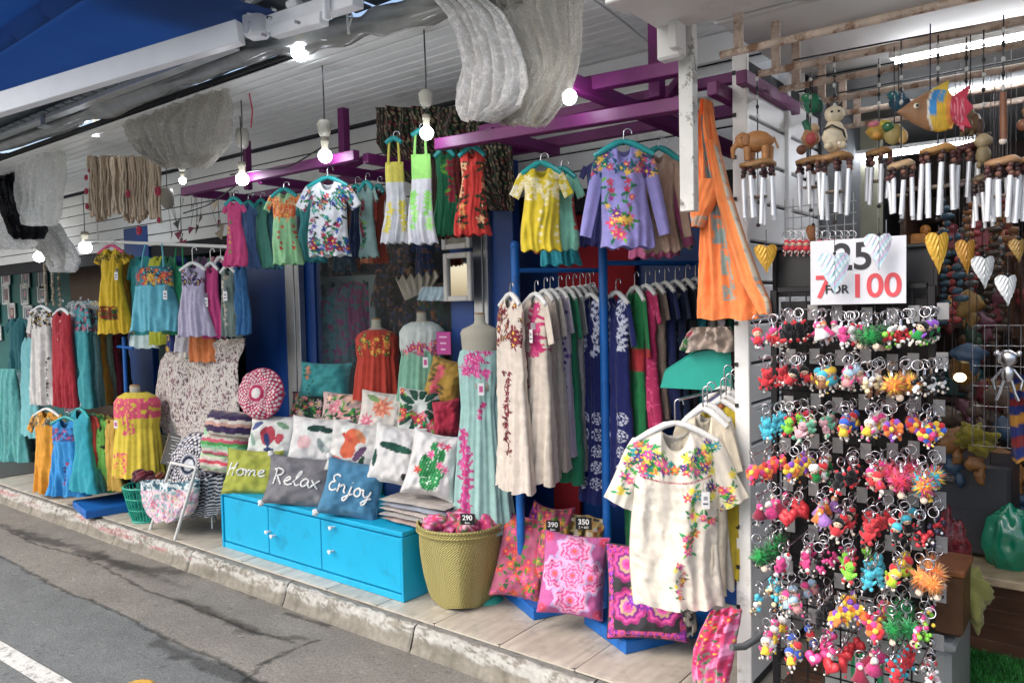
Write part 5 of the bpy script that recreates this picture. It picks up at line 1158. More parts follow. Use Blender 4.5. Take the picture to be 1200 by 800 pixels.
def navy(c, X, Z, W, H, f):
    q = random.Random(3)
    for x in (-.35, .38):
        vine(c, X, Z, x * W, .02, H * .26, ['d8dcec', 'c8cce4'], ['d8dcec'], .017, 4, .015, .03)
        for z in (.58, .66, .74, .82, .90):
            d = np.hypot(X - x * W, Z - z * H); th = np.arctan2(Z - z * H, X - x * W)
            c[(d < .036) & (np.sin(d * 520) > -.1) & (np.sin(th * 7 + z * 40) > -.6)] = hx('d8dcec')
GN = 'long garments on the right hand blue stand'
g_('longs', 692, 350, 42, 240, 3.22, YW + 18, '1c2460', navy, 'navy long dress with white scroll embroidery left of the blue pole', 'dress', GN, 'white', 16)
g_('longs', 722, 348, 46, 244, 3.18, YW + 10, '1c2460', navy, 'navy long dress with white scroll embroidery right of the blue pole', 'dress', GN, 'white', 18)
g_('longs', 744, 342, 36, 330, 3.24, YW, '1c7a44', P_band(['a82028'], .2, .28, .3, 8, 8), 'bright green very long dress reaching almost to the cushions', 'dress', GN, 'white', 20)
for k, (x, w, h, c_, nm, pt_) in enumerate(((757, 36, 160, 'b01c58', 'magenta sequinned long dress', P_print(['d84a80'], 90, .8)), (766, 34, 150, '7a6a60', 'taupe long dress', P_none), (775, 36, 152, '1a2450', 'deep navy long dress', P_none), (785, 38, 156, '14203c', 'blue black long dress with pale specks', P_vines([.2], ['a8b0b8', '5a7a80'], .05, .9, .014)), (795, 34, 150, '22262c', 'charcoal embroidered long dress', P_none), (804, 36, 150, '1c6a74', 'dark teal long dress', P_none), (814, 34, 148, '8a8680', 'warm grey long dress', P_none), (823, 34, 146, 'b0a8ac', 'pinkish grey long dress', P_print(['8a5a8a'], 40, .75)), (832, 30, 144, '14503c', 'bottle green long dress at the right end', P_none))):
    g_('longs', x + k * 2.2, 340 - k * 1.6, w, h, 3.26 + k * .035, YW, c_, pt_, nm + ' on the right hand stand', 'dress', GN, 'white', 20)
# teal box and cloth resting on it
p = at(816, 432, Y=2.90); t_ = thing('display_box', 'turquoise green box with slanted top corner above the white hangers', 'box', p, math.radians(25))
s_ = seen(p)[2] / FOC; mb = MB(); P_ = [(-41, -22), (40, -26), (38, 24), (0, 20), (-36, -4)]
mb.poly([(a * s_ * 1.02, b * s_) for a, b in P_][::-1], -.01, .14, hx('12b09c')); mb.build('box', PAINT, t_)
mb = MB(); mb.box((.042 * 3.3, .065, .0), (.02, .13, .15), hx('4a2a20'), bev=.003); mb.build('side_panel', PAINT, t_)
drape([(383, 815, 852), (390, 806, 860), (400, 800, 864), (410, 797, 864)], 2.92, 'beige crumpled cloth bag lying on the turquoise box', 'bag', 'cloth_bag', 'b8a89c', P_vines([-.7], ['c0506a', '3a7a4a'], .2, .9, .02), CLOTH, amp=.02, fk=6, depth=.06)
# lower rail at the right with the white front blouse
GR = 'blouses on the lower right rail'
t_ = thing('clothes_rail', 'dark lower rail carrying the white embroidered front blouse', 'rail', at(796, 470, Y=2.6)); q0 = at(796, 468, Y=2.66) - at(796, 470, Y=2.6); q1 = at(862, 452, Y=3.0) - at(796, 470, Y=2.6)
mb = MB(); mb.tube([q0, q1], .006, 8); mb.build('rail', STEEL, t_, True); mb = MB(); mb.tube([q1, q1 + (0, 0, .2)], .008, 8); mb.build('support', STEEL, t_, True)
FL = ['e0409a', 'f0d83a', 'e8722a', '3a2a80', 'd83a5a', '2aa0a8', 'f0508a', 'e8e04a', '5a2a8a']
def frontb(c, X, Z, W, H, f):
    if not f: return
    bunch(c, X, Z, (-W * .64, W * .64, .035, .15), 62, FL, ['2c9a5a', '1c7a4a', '5aa83a', '1c7a4a'], (.013, .023), 12, lambda x, z: z > .045 + max(0, .10 - abs(x)) * .8)
    m_ = (np.abs(Z - (.168 + .02 * np.cos(X * 14))) < .0025) & (np.abs(X) < W * .55); c[m_] = hx('a83a4a')
    for x, z0, z1, n_ in ((.22, .21, .44, 14), (.80, .16, .34, 14), (.50, .20, .36, 9), (-.80, .10, .26, 10)):
        bunch(c, X, Z, (x * W - .022, x * W + .022, z0, z1), n_, FL, ['2c9a5a', '1c7a4a', '5aa83a'], (.012, .022), int(z0 * 99))
    bunch(c, X, Z, (-.015, .03, .46, .58), 9, ['d83a5a', 'e0609a', 'f0d83a'], ['1c7a4a', '2a4a3a'], (.008, .014), 5); bunch(c, X, Z, (-.01, .02, .58, .66), 6, ['f0d83a', 'e8722a'], ['1c7a4a'], (.007, .012), 6)
g_('boxy', 791, 503, 148, 204, 2.56, 33, 'e0d8c8', frontb, 'cream white short sleeved blouse with multicoloured embroidered flowers at the front', 'blouse', GR, 'white', 32, res=.0042, tagat=(.42, .38), folds=1.3)
for k, (x, w, h, c_, nm) in enumerate(((824, 84, 212, 'd8ccb4', 'cream blouse'), (829, 76, 208, 'd0cabc', 'off white blouse'), (836, 66, 200, 'c8b020', 'yellow blouse'), (842, 60, 210, 'c87850', 'salmon orange blouse'), (848, 50, 200, 'b07058', 'dusky coral blouse'), (840, 70, 222, '7a74a0', 'grey lavender blouse'), (850, 44, 195, '8a8ca0', 'cool grey blouse'))):
    g_('longs' if k > 1 else 'blouse', x + (9 if k > 1 else 0), 486 - k * 5, w, h, 2.64 + k * .055, 24, c_, P_none, nm + ' hanging behind the white embroidered front blouse', 'blouse', GR, 'white', 30, hlabel='white hanger holding the %s behind the front blouse' % nm)
# ---- woven basket with pink cloth
def wvn():
    n, m_ = 64, 46; G = np.zeros((m_, n, 3)); c = np.zeros((m_, n, 3)); pb = at(536, 722, Z=0)
    h = .40; a_ = np.arange(n) * 2 * math.pi / n
    for j in range(m_):
        t = j / (m_ - 1); sq = (1 - t) ** 1.2
        r = .125 + .085 * t ** .8
        rc = r / (np.abs(np.cos(a_)) ** (2 + 4 * sq) + np.abs(np.sin(a_)) ** (2 + 4 * sq)) ** (1 / (2 + 4 * sq))
        rc = rc * (1 + .035 * (t > .9))
        G[j, :, 0] = rc * np.cos(a_); G[j, :, 1] = rc * np.sin(a_); G[j, :, 2] = h * t + .012 * (np.cos(4 * a_)) * (1 - t) * -1 + .012
    return pb, G
pb, G = wvn(); pb = pb + np.array([-.11, .16, 0])
BASK = bpy.data.materials.new('woven_reed'); BASK.use_nodes = True
n = BASK.node_tree.nodes; L = BASK.node_tree.links; b = n['Principled BSDF']; b.inputs['Roughness'].default_value = .6
tc = n.new('ShaderNodeTexCoord'); sp = n.new('ShaderNodeSeparateXYZ'); L.new(tc.outputs['Object'], sp.inputs[0])
def mth(op, a, b_=None):
    k = n.new('ShaderNodeMath'); k.operation = op
    for i, v in enumerate((a, b_)):
        if v is None: continue
        if isinstance(v, (int, float)): k.inputs[i].default_value = v
        else: L.new(v, k.inputs[i])
    return k.outputs[0]
ang = mth('ARCTAN2', sp.outputs[1], sp.outputs[0])
fold_ = mth('PINGPONG', ang, math.pi / 8); dg = mth('ADD', mth('MULTIPLY', fold_, .17), sp.outputs[2])
wv_ = mth('SINE', mth('MULTIPLY', dg, 520.0)); w2 = mth('SINE', mth('MULTIPLY', mth('SUBTRACT', mth('MULTIPLY', ang, .2), mth('MULTIPLY', sp.outputs[2], .4)), 420.0)); hh = mth('MULTIPLY', mth('ADD', wv_, mth('MULTIPLY', w2, .5)), .5)
rp = n.new('ShaderNodeValToRGB'); rp.color_ramp.elements[0].color = (*hx('8c8240'), 1); rp.color_ramp.elements[1].color = (*hx('c6ba78'), 1); rp.color_ramp.elements[0].position = .1; rp.color_ramp.elements[1].position = .8
L.new(mth('ADD', mth('MULTIPLY', hh, .5), .5), rp.inputs[0]); L.new(rp.outputs[0], b.inputs['Base Color'])
bp = n.new('ShaderNodeBump'); bp.inputs['Distance'].default_value = .004; L.new(hh, bp.inputs['Height']); L.new(bp.outputs[0], b.inputs['Normal'])
t_ = thing('woven_basket', 'tall olive green woven reed basket filled with pink printed cloth', 'basket', pb, math.radians(-6))
mb = MB(); mb.grid(G, (.5, .5, .3), wrap=True); mb.grid((G * (.95, .95, 1))[:, ::-1], (.5, .5, .3), wrap=True); mb.build('body', BASK, t_, True)
mb = MB(); mb.tube(G[-1] * (1.0, 1.0, 1), .008, 6, (.4, .4, .2), closed=True); mb.tube(G[-4] * (1.02, 1.02, 1), .005, 6, closed=True); mb.build('rim', BASK, t_, True)
q = random.Random(9)
for k in range(9):
    a = k * 2.4; r = .03 + .017 * k
    mb = MB()
    sd = k
    def cr(V): return V * (1 + .28 * (vnoise(V[:, 0] * 3 + sd, V[:, 2] * 3 + V[:, 1] * 2, sd) - .5)[:, None] * 2)
    mb.ball((0, 0, 0), (.075, .06, .05), hx('c83a78'), 28, 18, fn=cr)
    V = mb.v[0]; c = mb.c[0]; th_ = np.arctan2(V[:, 1], V[:, 0])
    for i, cc in enumerate(['e87ab0', 'd0264a', 'f0a8c8', 'b81c5a', '6a7a4a']): c[vnoise(th_ * 5 + i * 9, V[:, 2] * 60, k * 5 + i) > .66] = hx(cc)
    o = mb.build('printed_cloth', CLOTH, None, True, loc=pb + np.array([r * math.cos(a) * .9, r * math.sin(a) * .8, .405 + q.uniform(0, .04)]), rot=(q.uniform(-.6, .6), q.uniform(-.6, .6), q.uniform(0, 3)))
    tag(o, 'crumpled pink printed cloth bundle in the woven basket, ' + ['in the very middle', 'left of the middle', 'at the back', 'at the front right', 'at the far left', 'at the back left', 'at the right', 'at the front left', 'at the back right'][k], 'cloth', 'pink cloths in the woven basket')
def price_sign(x, y, w, h, Y, yaw, txt, sub, label):
    p, a, W, H = setup(x, y, w, h, Y, yaw); t = thing('price_sign', label, 'sign', p, a, 'small black price signs')
    mb = MB(); mb.box((0, 0, 0), (2 * W, .008, H), hx('141416'), bev=.002); mb.build('board', PAINT, t)
    me = text_mesh(txt, H * .62, .001, True); me.materials.append(mat('chalk_white', 'e8e8e4', .8)); o = place('number', me, None, t, (0, -.006, H * .14), (math.pi / 2, 0, 0))
    me = text_mesh(sub, H * .26, .001); me.materials.append(MATS['chalk_white']); o = place('small_line', me, None, t, (0, -.006, -H * .3), (math.pi / 2, 0, 0))
price_sign(548, 608, 17, 13, 2.74, 25, '290', 'Baht', 'small black sign reading 290 stuck in the woven basket')
# ---- cushions at the feet of the stands
GF = 'bright ethnic cushions on the platform'
def ethnic(basec, pals, seed, border=None, mand=True):
    def p(c, X, Z, W, H, f):
        if not f: c[:] = hx(basec) * .8; return
        if border:
            m_ = (np.abs(X) > W * .80) | (np.abs(Z - H / 2) > H * .40)
            for i, k in enumerate(border): c[m_ & nz(X, Z, 60, 60, .45 + .07 * i, seed + i)] = hx(k)
        if mand == 1:
            for cx_, cz_, r0 in ((0, .2, .56), (0, .8, .56), (-.56, .5, .50), (.56, .5, .50), (0, .5, .44)):
                d = np.hypot(X - cx_ * W, (Z - cz_ * H)) / (W * r0); th = np.arctan2(Z - cz_ * H, X - cx_ * W)
                dd = d * (1 + .12 * np.cos(th * 8))
                for i, k in enumerate(pals): lo_ = .0 + i * .125; c[(dd > lo_) & (dd < lo_ + .125)] = hx(k)
                c[(dd > .62) & (dd < 1) & (np.sin(th * 16) * np.sin(d * 24) > .35)] = hx('f0a8d0')
            for sx in (-1, 1):
                for zz in (.06, .94): flower(c, X, Z, sx * W * .86, zz * H, .028, 'e03050', 'f060a0', 12)
        elif mand == 2:
            for sx in (-1, 1):
                for zz in (.64, .2):
                    d = np.hypot(X - sx * .42 * W, Z - zz * H) / (W * .42); th = np.arctan2(Z - zz * H, X - sx * .42 * W)
                    for i, k in enumerate(['d83a9a', 'e85ab0', 'c8a888', '8a2a8a', 'e04a9a', 'a82a7a']): c[(d * (1 + .08 * np.cos(th * 9)) > i * .17) & (d * (1 + .08 * np.cos(th * 9)) < i * .17 + .17)] = hx(k)
                flower(c, X, Z, sx * .18 * W, .48 * H, .035, 'e8c02a', 'e88a2a', 7); flower(c, X, Z, sx * .3 * W, .58 * H, .026, '7a2ab0', 'a84ad0', 7); flower(c, X, Z, sx * .08 * W, .62 * H, .024, '6a2aa0', 'd84ac0', 7)
                flower(c, X, Z, sx * .18 * W, .06 * H, .02, '8a2ab0', 'e8c02a', 7)
            for s in np.linspace(0, 1, 26):
                for a_, b_ in ((-.88 * W, s * H), (.88 * W, s * H), ((2 * s - 1) * W * .88, .93 * H), ((2 * s - 1) * W * .88, .05 * H)): flower(c, X, Z, a_, b_, .008, 'e8508a' if int(s * 26) % 2 else 'b83ad0', '2a1c30', 4)
        else:
            bunch(c, X, Z, (-W, W, 0, H), 60, pals, ['4a8a3a', '6a9a3a', '2a6a3a'], (.014, .03), seed, None, 'f0902a')
    return p
cushion(612, 652, 60, 92, 3.02, 28, 18, 9, 'b85a7a', ethnic('b85a7a', ['e0503a', 'e8602a', 'd83a6a', 'e83a8a', 'd8304a', 'f060a0'], 4, None, 0), 'orange and pink floral cushion behind the left blue pole', GF, .14)
cushion(648, 640, 44, 90, 3.10, 28, 14, 4, 'a84a6a', ethnic('a84a6a', ['e04a7a', 'c8a83a', '8a9a4a', 'd83a6a'], 14, None, 0), 'olive and pink floral cushion between the two poles', GF, .14)
cushion(672, 673, 76, 88, 2.92, 30, 16, 6, 'c05a9a', ethnic('a8386a', ['e0553a', 'f06aa0', 'd8a8d8', 'e0408a', 'f0a0cc', 'd02a7a', 'f4b0d4', 'b8a8d8'], 6, None, 1), 'magenta mandala embroidered cushion propped on the left blue base', GF, .16, pinch=.07)
cushion(758, 693, 96, 104, 2.92, 22, 14, -2, '3c3a40', ethnic('3a1c40', [], 8, ['5a1c4a', 'c8387a', '7a2a9a', 'e0508a'], 2), 'dark cushion with purple and yellow flowers on the right blue base', GF, .16, pinch=.07)
cushion(634, 618, 40, 50, 3.22, 28, 8, 24, '5a2060', P_print(['c83a8a', '7a2ab0', 'd86a3a'], 50, .6, 5), 'purple patterned cushion tilted at the back between poles', GF, .12)
cushion(669, 625, 34, 48, 3.16, 28, 8, 10, 'c8b878', P_print(['3a3a30', 'd8d0c0', '8a6a2a'], 30, .6, 8), 'small gold and grey patterned cushion behind the price signs', GF, .1)
cushion(697, 628, 24, 44, 3.12, 28, 8, 10, 'b89a5a', P_print(['4a3a30', 'd8d0c0', 'a8602a'], 30, .6, 9), 'small gold cushion just left of the right blue pole', GF, .1)
price_sign(648, 616, 16, 13, 2.98, 25, '390', 'Baht', 'small black price sign at the left, tucked above the mandala cushion')
price_sign(684, 613, 19, 14, 2.98, 25, '350', '2 = 600', 'small black price sign at the right, tucked above the mandala cushion')
drape([(716, 832, 868), (735, 822, 866), (760, 812, 862), (785, 811, 857), (830, 816, 848)], 2.55, 'pink floral cloth hanging low beside the slatwall edge', 'cloth', 'floral_cloth', 'd8508a', P_all(P_print(['c81c5a', 'f090c0'], 30, .6, 3), lambda c, X, Z, W, H, f: bunch(c, X, Z, (-W, W, 0, H), 26, ['e02a4a', 'f04a8a', 'c81c6a'], ['3a7a4a', '8a9a8a'], (.014, .03), 4)), amp=.012, fk=6, depth=.04)
drape([(700, 796, 812), (718, 800, 815), (742, 808, 816)], 2.72, 'grey and cream scarf end hanging under the white blouse', 'scarf', 'scarf', '8a8a86', P_print(['2a2c34', 'c8c0b0'], 50, .55, 3), amp=.01, fk=5, depth=.02)
p = at(857, 758, Y=2.5); mb = MB(); mb.tube([p - p, at(872, 757, Y=2.55) - p, at(890, 746, Y=2.6) - p, at(886, 742, Y=2.66) - p], [.012, .013, .012, .006], 8)
tag(mb.build('iron_hook', mat('grey_iron', '707478', .45, .5), None, True, loc=p), 'grey iron hook sticking out of the slatwall edge near the ground', 'hook')
# ================================================================ KEYRING RACK
RY = 2.58
BLK = mat('black_metal', '141416', .4, .3, var=.1)
zt = at(905, 340, Y=RY)[2]; xl = at(908, 400, Y=RY)[0]; xr = at(1092, 400, Y=RY)[0]; zb = -.02
t_ = thing('keyring_rack', 'black wire grid rack holding rows of colourful keyrings', 'rack', (xl, RY, 0)); wd = xr - xl
for x in (0, wd): mb = MB(); mb.box((x, 0, (zt + zb) / 2), (.022, .022, zt - zb), bev=.002); mb.build('post', BLK, t_)
for z in (zt, .42 - .32): mb = MB(); mb.box((wd / 2, 0, z), (wd - .024, .018, .018), bev=.002); mb.build('rail', BLK, t_)
mb = MB(); mb.box((wd / 2, .02, (1.50 + .55) / 2), (wd - .03, .006, .95), bev=.001); mb.build('back_panel', mat('rack_back', '1d1b1c', .8), t_)
for k in range(1, 9): mb = MB(); mb.tube([(wd * k / 9, -.004, zb), (wd * k / 9, -.004, zt)], .003, 5); mb.build('wire', BLK, t_)
for k in range(26): 
    z = .05 + k * .055
    if z < zt: mb = MB(); mb.tube([(0, -.008, z), (wd, -.008, z)], .003, 5); mb.build('wire', BLK, t_)
# charms
def spiky(mb, c, r, cols, n=70, seed=0):
    q = random.Random(seed)
    mb.ball(c, r * .55, hx(cols[0]), 8, 6)
    for k in range(n):
        v = np.array([q.gauss(0, 1) for _ in range(3)]); v /= np.linalg.norm(v); s = np.cross(v, [.3, .5, .8]); s /= np.linalg.norm(s); s *= r * .11; b = np.cross(v, s)
        o = np.array(c) + v * r * .4; cc = hx(q.choice(cols))
        mb.add([o + s, o - s * .5 + b, o - s * .5 - b, np.array(c) + v * r * q.uniform(.85, 1.15)], [(0, 1, 3), (1, 2, 3), (2, 0, 3)], cc)
def charm(kind, cols, seed):
    mb = MB(); q = random.Random(seed); c0, c1_, c2_ = cols[0], cols[1 % len(cols)], cols[2 % len(cols)]
    if kind == 'doll':
        mb.ball((0, 0, -.012), .0095, hx('e8c8a8'), 10, 7); mb.ball((0, .001, -.009), (.011, .010, .010), hx(c1_), 10, 7)
        mb.lathe([(.004, -.018), (.008, -.024), (.011, -.036), (.001, -.037)], 10, hx(c0))
        for s in (-1, 1): mb.ball((s * .010, 0, -.026), (.003, .003, .008), hx(c2_), 6, 5, M=roty(s * .5)); mb.ball((s * .005, 0, -.041), (.003, .003, .006), hx('e8e0d8'), 6, 5); mb.ball((s * .0035, -.009, -.013), .0013, hx('101010'), 5, 4)
    elif kind == 'pom': spiky(mb, (0, 0, -.022), .026, cols, 80, seed); mb.ball((0, -.008, -.045), .007, hx('f0d8c0'), 8, 6)
    elif kind == 'bear':
        mb.ball((0, 0, -.012), .010, hx(c0), 10, 7); mb.ball((0, 0, -.030), (.010, .008, .012), hx(c0), 10, 7)
        for s in (-1, 1): mb.ball((s * .008, 0, -.004), .0042, hx(c1_), 6, 5); mb.ball((s * .011, -.002, -.026), (.004, .004, .008), hx(c0), 6, 5, M=roty(s * .6)); mb.ball((s * .007, -.003, -.042), (.005, .006, .005), hx(c1_), 6, 5); mb.ball((s * .0035, -.009, -.011), .0013, hx('101010'), 5, 4)
    elif kind == 'heart':
        heart(mb, (0, 0, -.022), .021, hx(c0)); mb.ball((0, -.005, -.022), (.008, .004, .008), hx(c1_), 8, 6)
    elif kind == 'skirt':
        mb.lathe([(.001, -.004), (.006, -.008), (.010, -.020), (.018, -.034), (.014, -.036), (.001, -.030)], 12, hx(c0), fn=lambda V: V * np.stack([1 + .15 * np.sin(np.arctan2(V[:, 1], V[:, 0]) * 6)] * 2 + [np.ones(len(V))], 1))
        mb.ball((0, 0, -.006), .008, hx(c1_), 8, 6); mb.ball((0, -.006, -.008), .005, hx('f0dcc8'), 8, 6)
        for s in (-1, 1): mb.ball((s * .005, 0, -.042), (.003, .003, .007), hx('f4f0f0'), 6, 5)
    elif kind == 'flower':
        for k in range(7): a = k * .9; mb.ball((.011 * math.cos(a), 0, -.022 + .011 * math.sin(a)), (.008, .005, .008), hx(cols[k % len(cols)]), 8, 6)
        mb.ball((0, -.004, -.022), .006, hx('f2d23c'), 8, 6); mb.ball((0, 0, -.042), (.004, .004, .008), hx(c0), 6, 5)
    elif kind == 'beads':
        for k in range(9): mb.ball((q.uniform(-.009, .009), q.uniform(-.007, .007), -.008 - .0045 * k), q.uniform(.004, .0065), hx(q.choice(cols)), 7, 5)
    for k in range(6 if kind != 'heart' else 2): mb.ball((q.uniform(-.012, .012), q.uniform(-.008, .004), q.uniform(-.052, -.036)), q.uniform(.0022, .0036), hx(q.choice(['18181a', 'f0ece8', '18181a', 'e8dcc8', cols[-1]])), 6, 5)
    me = mb.mesh('charm', True); me.materials.append(FUZZ if kind in ('doll', 'pom', 'bear', 'skirt', 'flower') else PAINT); return me
mb = MB(); a_ = np.linspace(0, 2 * math.pi, 16, endpoint=False)
mb.tube(np.stack([.0145 * np.cos(a_), 0 * a_, .0145 * np.sin(a_) + .004], 1), .0018, 6, closed=True); ringme = mb.mesh('split_ring', True); ringme.materials.append(STEEL)
mb = MB(); mb.tube([(0, 0, -.010), (.001, 0, -.026)], .0016, 5); mb.box((0, 0, -.020), (.007, .003, .012), bev=.001); mb.ball((0, 0, -.011), .0035, (.6, .6, .6), 6, 5); clme = mb.mesh('clasp', False); clme.materials.append(STEEL)
# one row per line, five hooks in each: (kind, colours, words)
RED, PNK, ORG, YEL, GRE, BLU, PUR, WHT, BLC, LIM, TUR, BRN = 'd01c2c', 'e83a8c', 'ee7a1c', 'f2cc2a', '128a3c', '2a5ac8', '8a4ac0', 'ececea', '18181c', '8ae03a', '3ab8d0', '8a5a3a'
KR = [
 [('doll', [RED, RED, PNK], 'red doll'), ('skirt', [WHT, PNK, ORG], 'white skirted doll'), ('bear', [PNK, WHT, RED], 'hot pink bear'), ('beads', [RED, WHT, RED, LIM], 'red and white spotted bead'), ('doll', [GRE, BLC, PUR], 'dark green doll')],
 [('bear', [RED, RED], 'red bear'), ('doll', [BRN, TUR, YEL], 'brown haired doll'), ('doll', ['e8a0a0', 'a8c8e0', PNK], 'pastel doll'), ('pom', [ORG, 'f49a2a', YEL], 'orange furry ball'), ('beads', [BLC, BLC, WHT], 'black and white bead')],
 [('bear', [TUR, TUR], 'turquoise bear'), ('bear', ['d8a8b0', '6ab898', 'c8b0a0'], 'pale pink monkey'), ('doll', [YEL, BLU, RED], 'yellow dressed doll'), ('flower', [RED, ORG, PUR], 'red and purple flower'), ('flower', [PNK, BLU, RED, YEL], 'pink and blue flower')],
 [('flower', [RED, ORG, PNK], 'red and orange flower'), ('doll', [GRE, WHT, RED], 'green and white doll'), ('bear', [BLC, RED], 'black bear with red ears'), ('pom', ['c01c4c', RED, PNK], 'crimson furry ball'), ('pom', [ORG, TUR, PNK, YEL], 'rainbow furry ball')],
 [('skirt', ['8a1c3c', PNK, WHT], 'wine red skirted doll'), ('skirt', ['b07ad0', ORG, PNK], 'lilac skirted doll'), ('doll', [RED, BLC, RED], 'black haired red doll'), ('doll', [BLC, TUR, RED], 'black doll with turquoise hat'), ('beads', [BLC, '22203a', RED], 'black bead')],
 [('pom', [GRE, '0c6a2c', '1c9a4c'], 'green furry ball'), ('beads', [BLC, BLC, PNK], 'black and pink bead'), ('bear', [LIM, RED, PNK], 'lime and red bear'), ('doll', ['b8d81c', YEL, RED], 'yellow green doll'), ('pom', [ORG, 'f09a3a', 'f4aa50'], 'bright orange furry ball')],
 [('beads', [WHT, 'e8d8a8', TUR, BRN], 'white and cream bead'), ('bear', [BLC, BLC], 'plain black bear'), ('flower', [ORG, YEL, PUR], 'orange and purple flower'), ('pom', [GRE, '14703a', '2aa05a'], 'dark green furry ball'), ('beads', [LIM, YEL, PNK, WHT], 'lime and pink bead')],
 [('doll', [YEL, WHT, PNK], 'yellow and white doll'), ('heart', [PNK, WHT], 'pink heart'), ('heart', [RED, RED], 'big red heart'), ('bear', [RED, TUR], 'red bear with blue ears'), ('beads', [WHT, 'd8b8b8', RED, WHT], 'white pearl bead')]]
ordw = ['top', 'second', 'third', 'fourth', 'fifth', 'sixth', 'seventh', 'bottom']; colw = ['leftmost', 'second', 'middle', 'fourth', 'rightmost']
q = random.Random(2)
posw = ['front', 'second', 'third', 'fourth', 'fifth', 'rearmost']
colw = ['first', 'second', 'third', 'middle', 'fifth', 'sixth', 'last']
for r in range(8):
    row = [KR[r][0], KR[(r + 3) % 8][2], KR[r][1], KR[r][2], KR[(r + 5) % 8][0], KR[r][3], KR[r][4]]
    for c in range(7):
        kind, cols, nm = row[c]
        px = 908 + c * 29.5 + q.uniform(-3, 3); py = 364 + r * 49.5 + c * .7 * (r - .5) * 1.3 + q.uniform(-5, 5)
        top = at(px + 12, py, Y=RY - .01)
        t_ = thing('rack_hook', 'steel hook with white ticket plate, %s in the %s keyring row' % (colw[c], ordw[r]), 'hook', top, 0, 'hooks on the keyring rack')
        mb = MB(); mb.tube([(0, 0, 0), (0, -.255, -.004), (0, -.265, .006)], .0022, 5); mb.build('prong', STEEL, t_, True)
        mb = MB(); mb.box((.012, .0, -.012), (.032, .003, .05), hx('8c8c8c'), bev=.001); mb.build('ticket_plate', PAINT, t_)
        mes = [charm(kind, cols if j == 0 else cols[1:] + cols[:1] if len(cols) > 2 else cols, r * 40 + c * 6 + j) for j in range(2)]
        big = 1.45 if kind == 'pom' else (1.2 if kind == 'heart' else 1.36)
        for k in range(5):
            lx = q.uniform(-.022, .022)
            kt = thing('keyring', '%s keyring, %s in its bunch, %s row, %s hook' % (nm, ['rearmost', 'fourth', 'third', 'second', 'frontmost'][k], ordw[r], colw[c]), 'keyring', top + np.array([lx, -.03 - .048 * (4 - k) + q.uniform(-.006, .006), -.008]), q.uniform(-.9, .9), '%s keyrings on the %s row, %s hook' % (nm, ordw[r], colw[c]))
            sc = q.uniform(.95, 1.1)
            o = place('split_ring', ringme, None, kt, (0, 0, -.006)); o.rotation_euler = (q.uniform(-.4, .4), q.uniform(-.3, .3), q.uniform(-.9, .9))
            o = place('clasp', clme, None, kt, (0, 0, -.008)); o.scale = (1.2, 1.2, .95); o.rotation_euler = (q.uniform(-.3, .3), q.uniform(-.3, .3), 0)
            o = place('charm', mes[k % 2], None, kt, (0, 0, -.028)); o.scale = (big * sc,) * 3; o.rotation_euler = (q.uniform(-.4, .4), q.uniform(-.4, .4), q.uniform(-.9, .9))
# red keyrings row behind, above the sign, hanging on a small white grid
t_ = thing('wire_grid', 'small white wire grid fixed to the slatwall above the price sign', 'rack', at(920, 272, Y=2.9))
for k in range(9): mb = MB(); mb.tube([(.03 * k, 0, -.16), (.03 * k, 0, .12)], .0018, 4, hx('c8ccc8')); mb.build('wire', PAINT, t_)
for k in range(7): mb = MB(); mb.tube([(0, -.003, -.15 + .04 * k), (.25, -.003, -.15 + .04 * k)], .0018, 4, hx('c8ccc8')); mb.build('wire', PAINT, t_)
me = charm('doll', ['c81c34', 'c81c34', 'c81c34'], 5)
for k in range(11):
    kt = thing('keyring', 'dark red keyring in the short row above the price sign, %s from the left' % ['first', 'second', 'third', 'fourth', 'fifth', 'sixth', 'seventh', 'eighth', 'ninth', 'tenth', 'last'][k], 'keyring', at(922 + k * 7.6, 277, Y=2.66) , q.uniform(-.5, .5), 'dark red keyrings above the price sign')
    o = place('split_ring', ringme, None, kt, (0, 0, 0)); o = place('charm', me, None, kt, (0, 0, -.012)); o.scale = (1.0, 1.0, 1.0)
for k in range(2):
    p = at((931, 1070)[k], 318, Y=2.68); t_ = thing('black_box_tray', ['black open tray panel left of the price sign', 'black open tray panel right of the price sign'][k], 'tray', p)
    mb = MB(); w_, h_ = .13, .16
    for s_ in (-1, 1): mb.box((s_ * w_ / 2, 0, 0), (.012, .03, h_), bev=.002); mb.box((0, 0, s_ * h_ / 2), (w_ - .013, .03, .012), bev=.002)
    mb.box((0, .01, 0), (w_ - .012, .004, h_ - .012)); mb.build('tray', mat('black_plastic', '1a1a1e', .35), t_)
# price sign
p = at(1004, 318, Y=RY - .05); s_ = seen(p)[2] / FOC; sw = at(1060, 318, Y=RY - .05)[0] - at(948, 318, Y=RY - .05)[0]; sh_ = at(1004, 280, Y=RY - .05)[2] - at(1004, 357, Y=RY - .05)[2]
t_ = thing('price_sign', 'white paper price sign reading 25 and 7 FOR 100 above the keyrings', 'sign', p)
mb = MB(); mb.box((0, 0, 0), (sw, .003, sh_), hx('d4d6dc'), bev=.001); mb.build('paper', PAINT, t_)
BLKI = mat('black_ink', '26262a', .6); REDI = mat('red_ink', 'd24a52', .6)
for txt, sz, x, z, m_ in (('25', .50, -.04, .21, BLKI), ('7', .43, -.36, -.24, REDI), ('FOR', .16, -.21, -.27, BLKI), ('100', .43, .19, -.24, REDI)):
    me = text_mesh(txt, sz * sh_ * 1.15, .0008, True); me.materials.append(m_); place('number' if txt != 'FOR' else 'word', me, None, t_, (x * sw, -.003, z * sh_), (math.pi / 2, 0, 0))
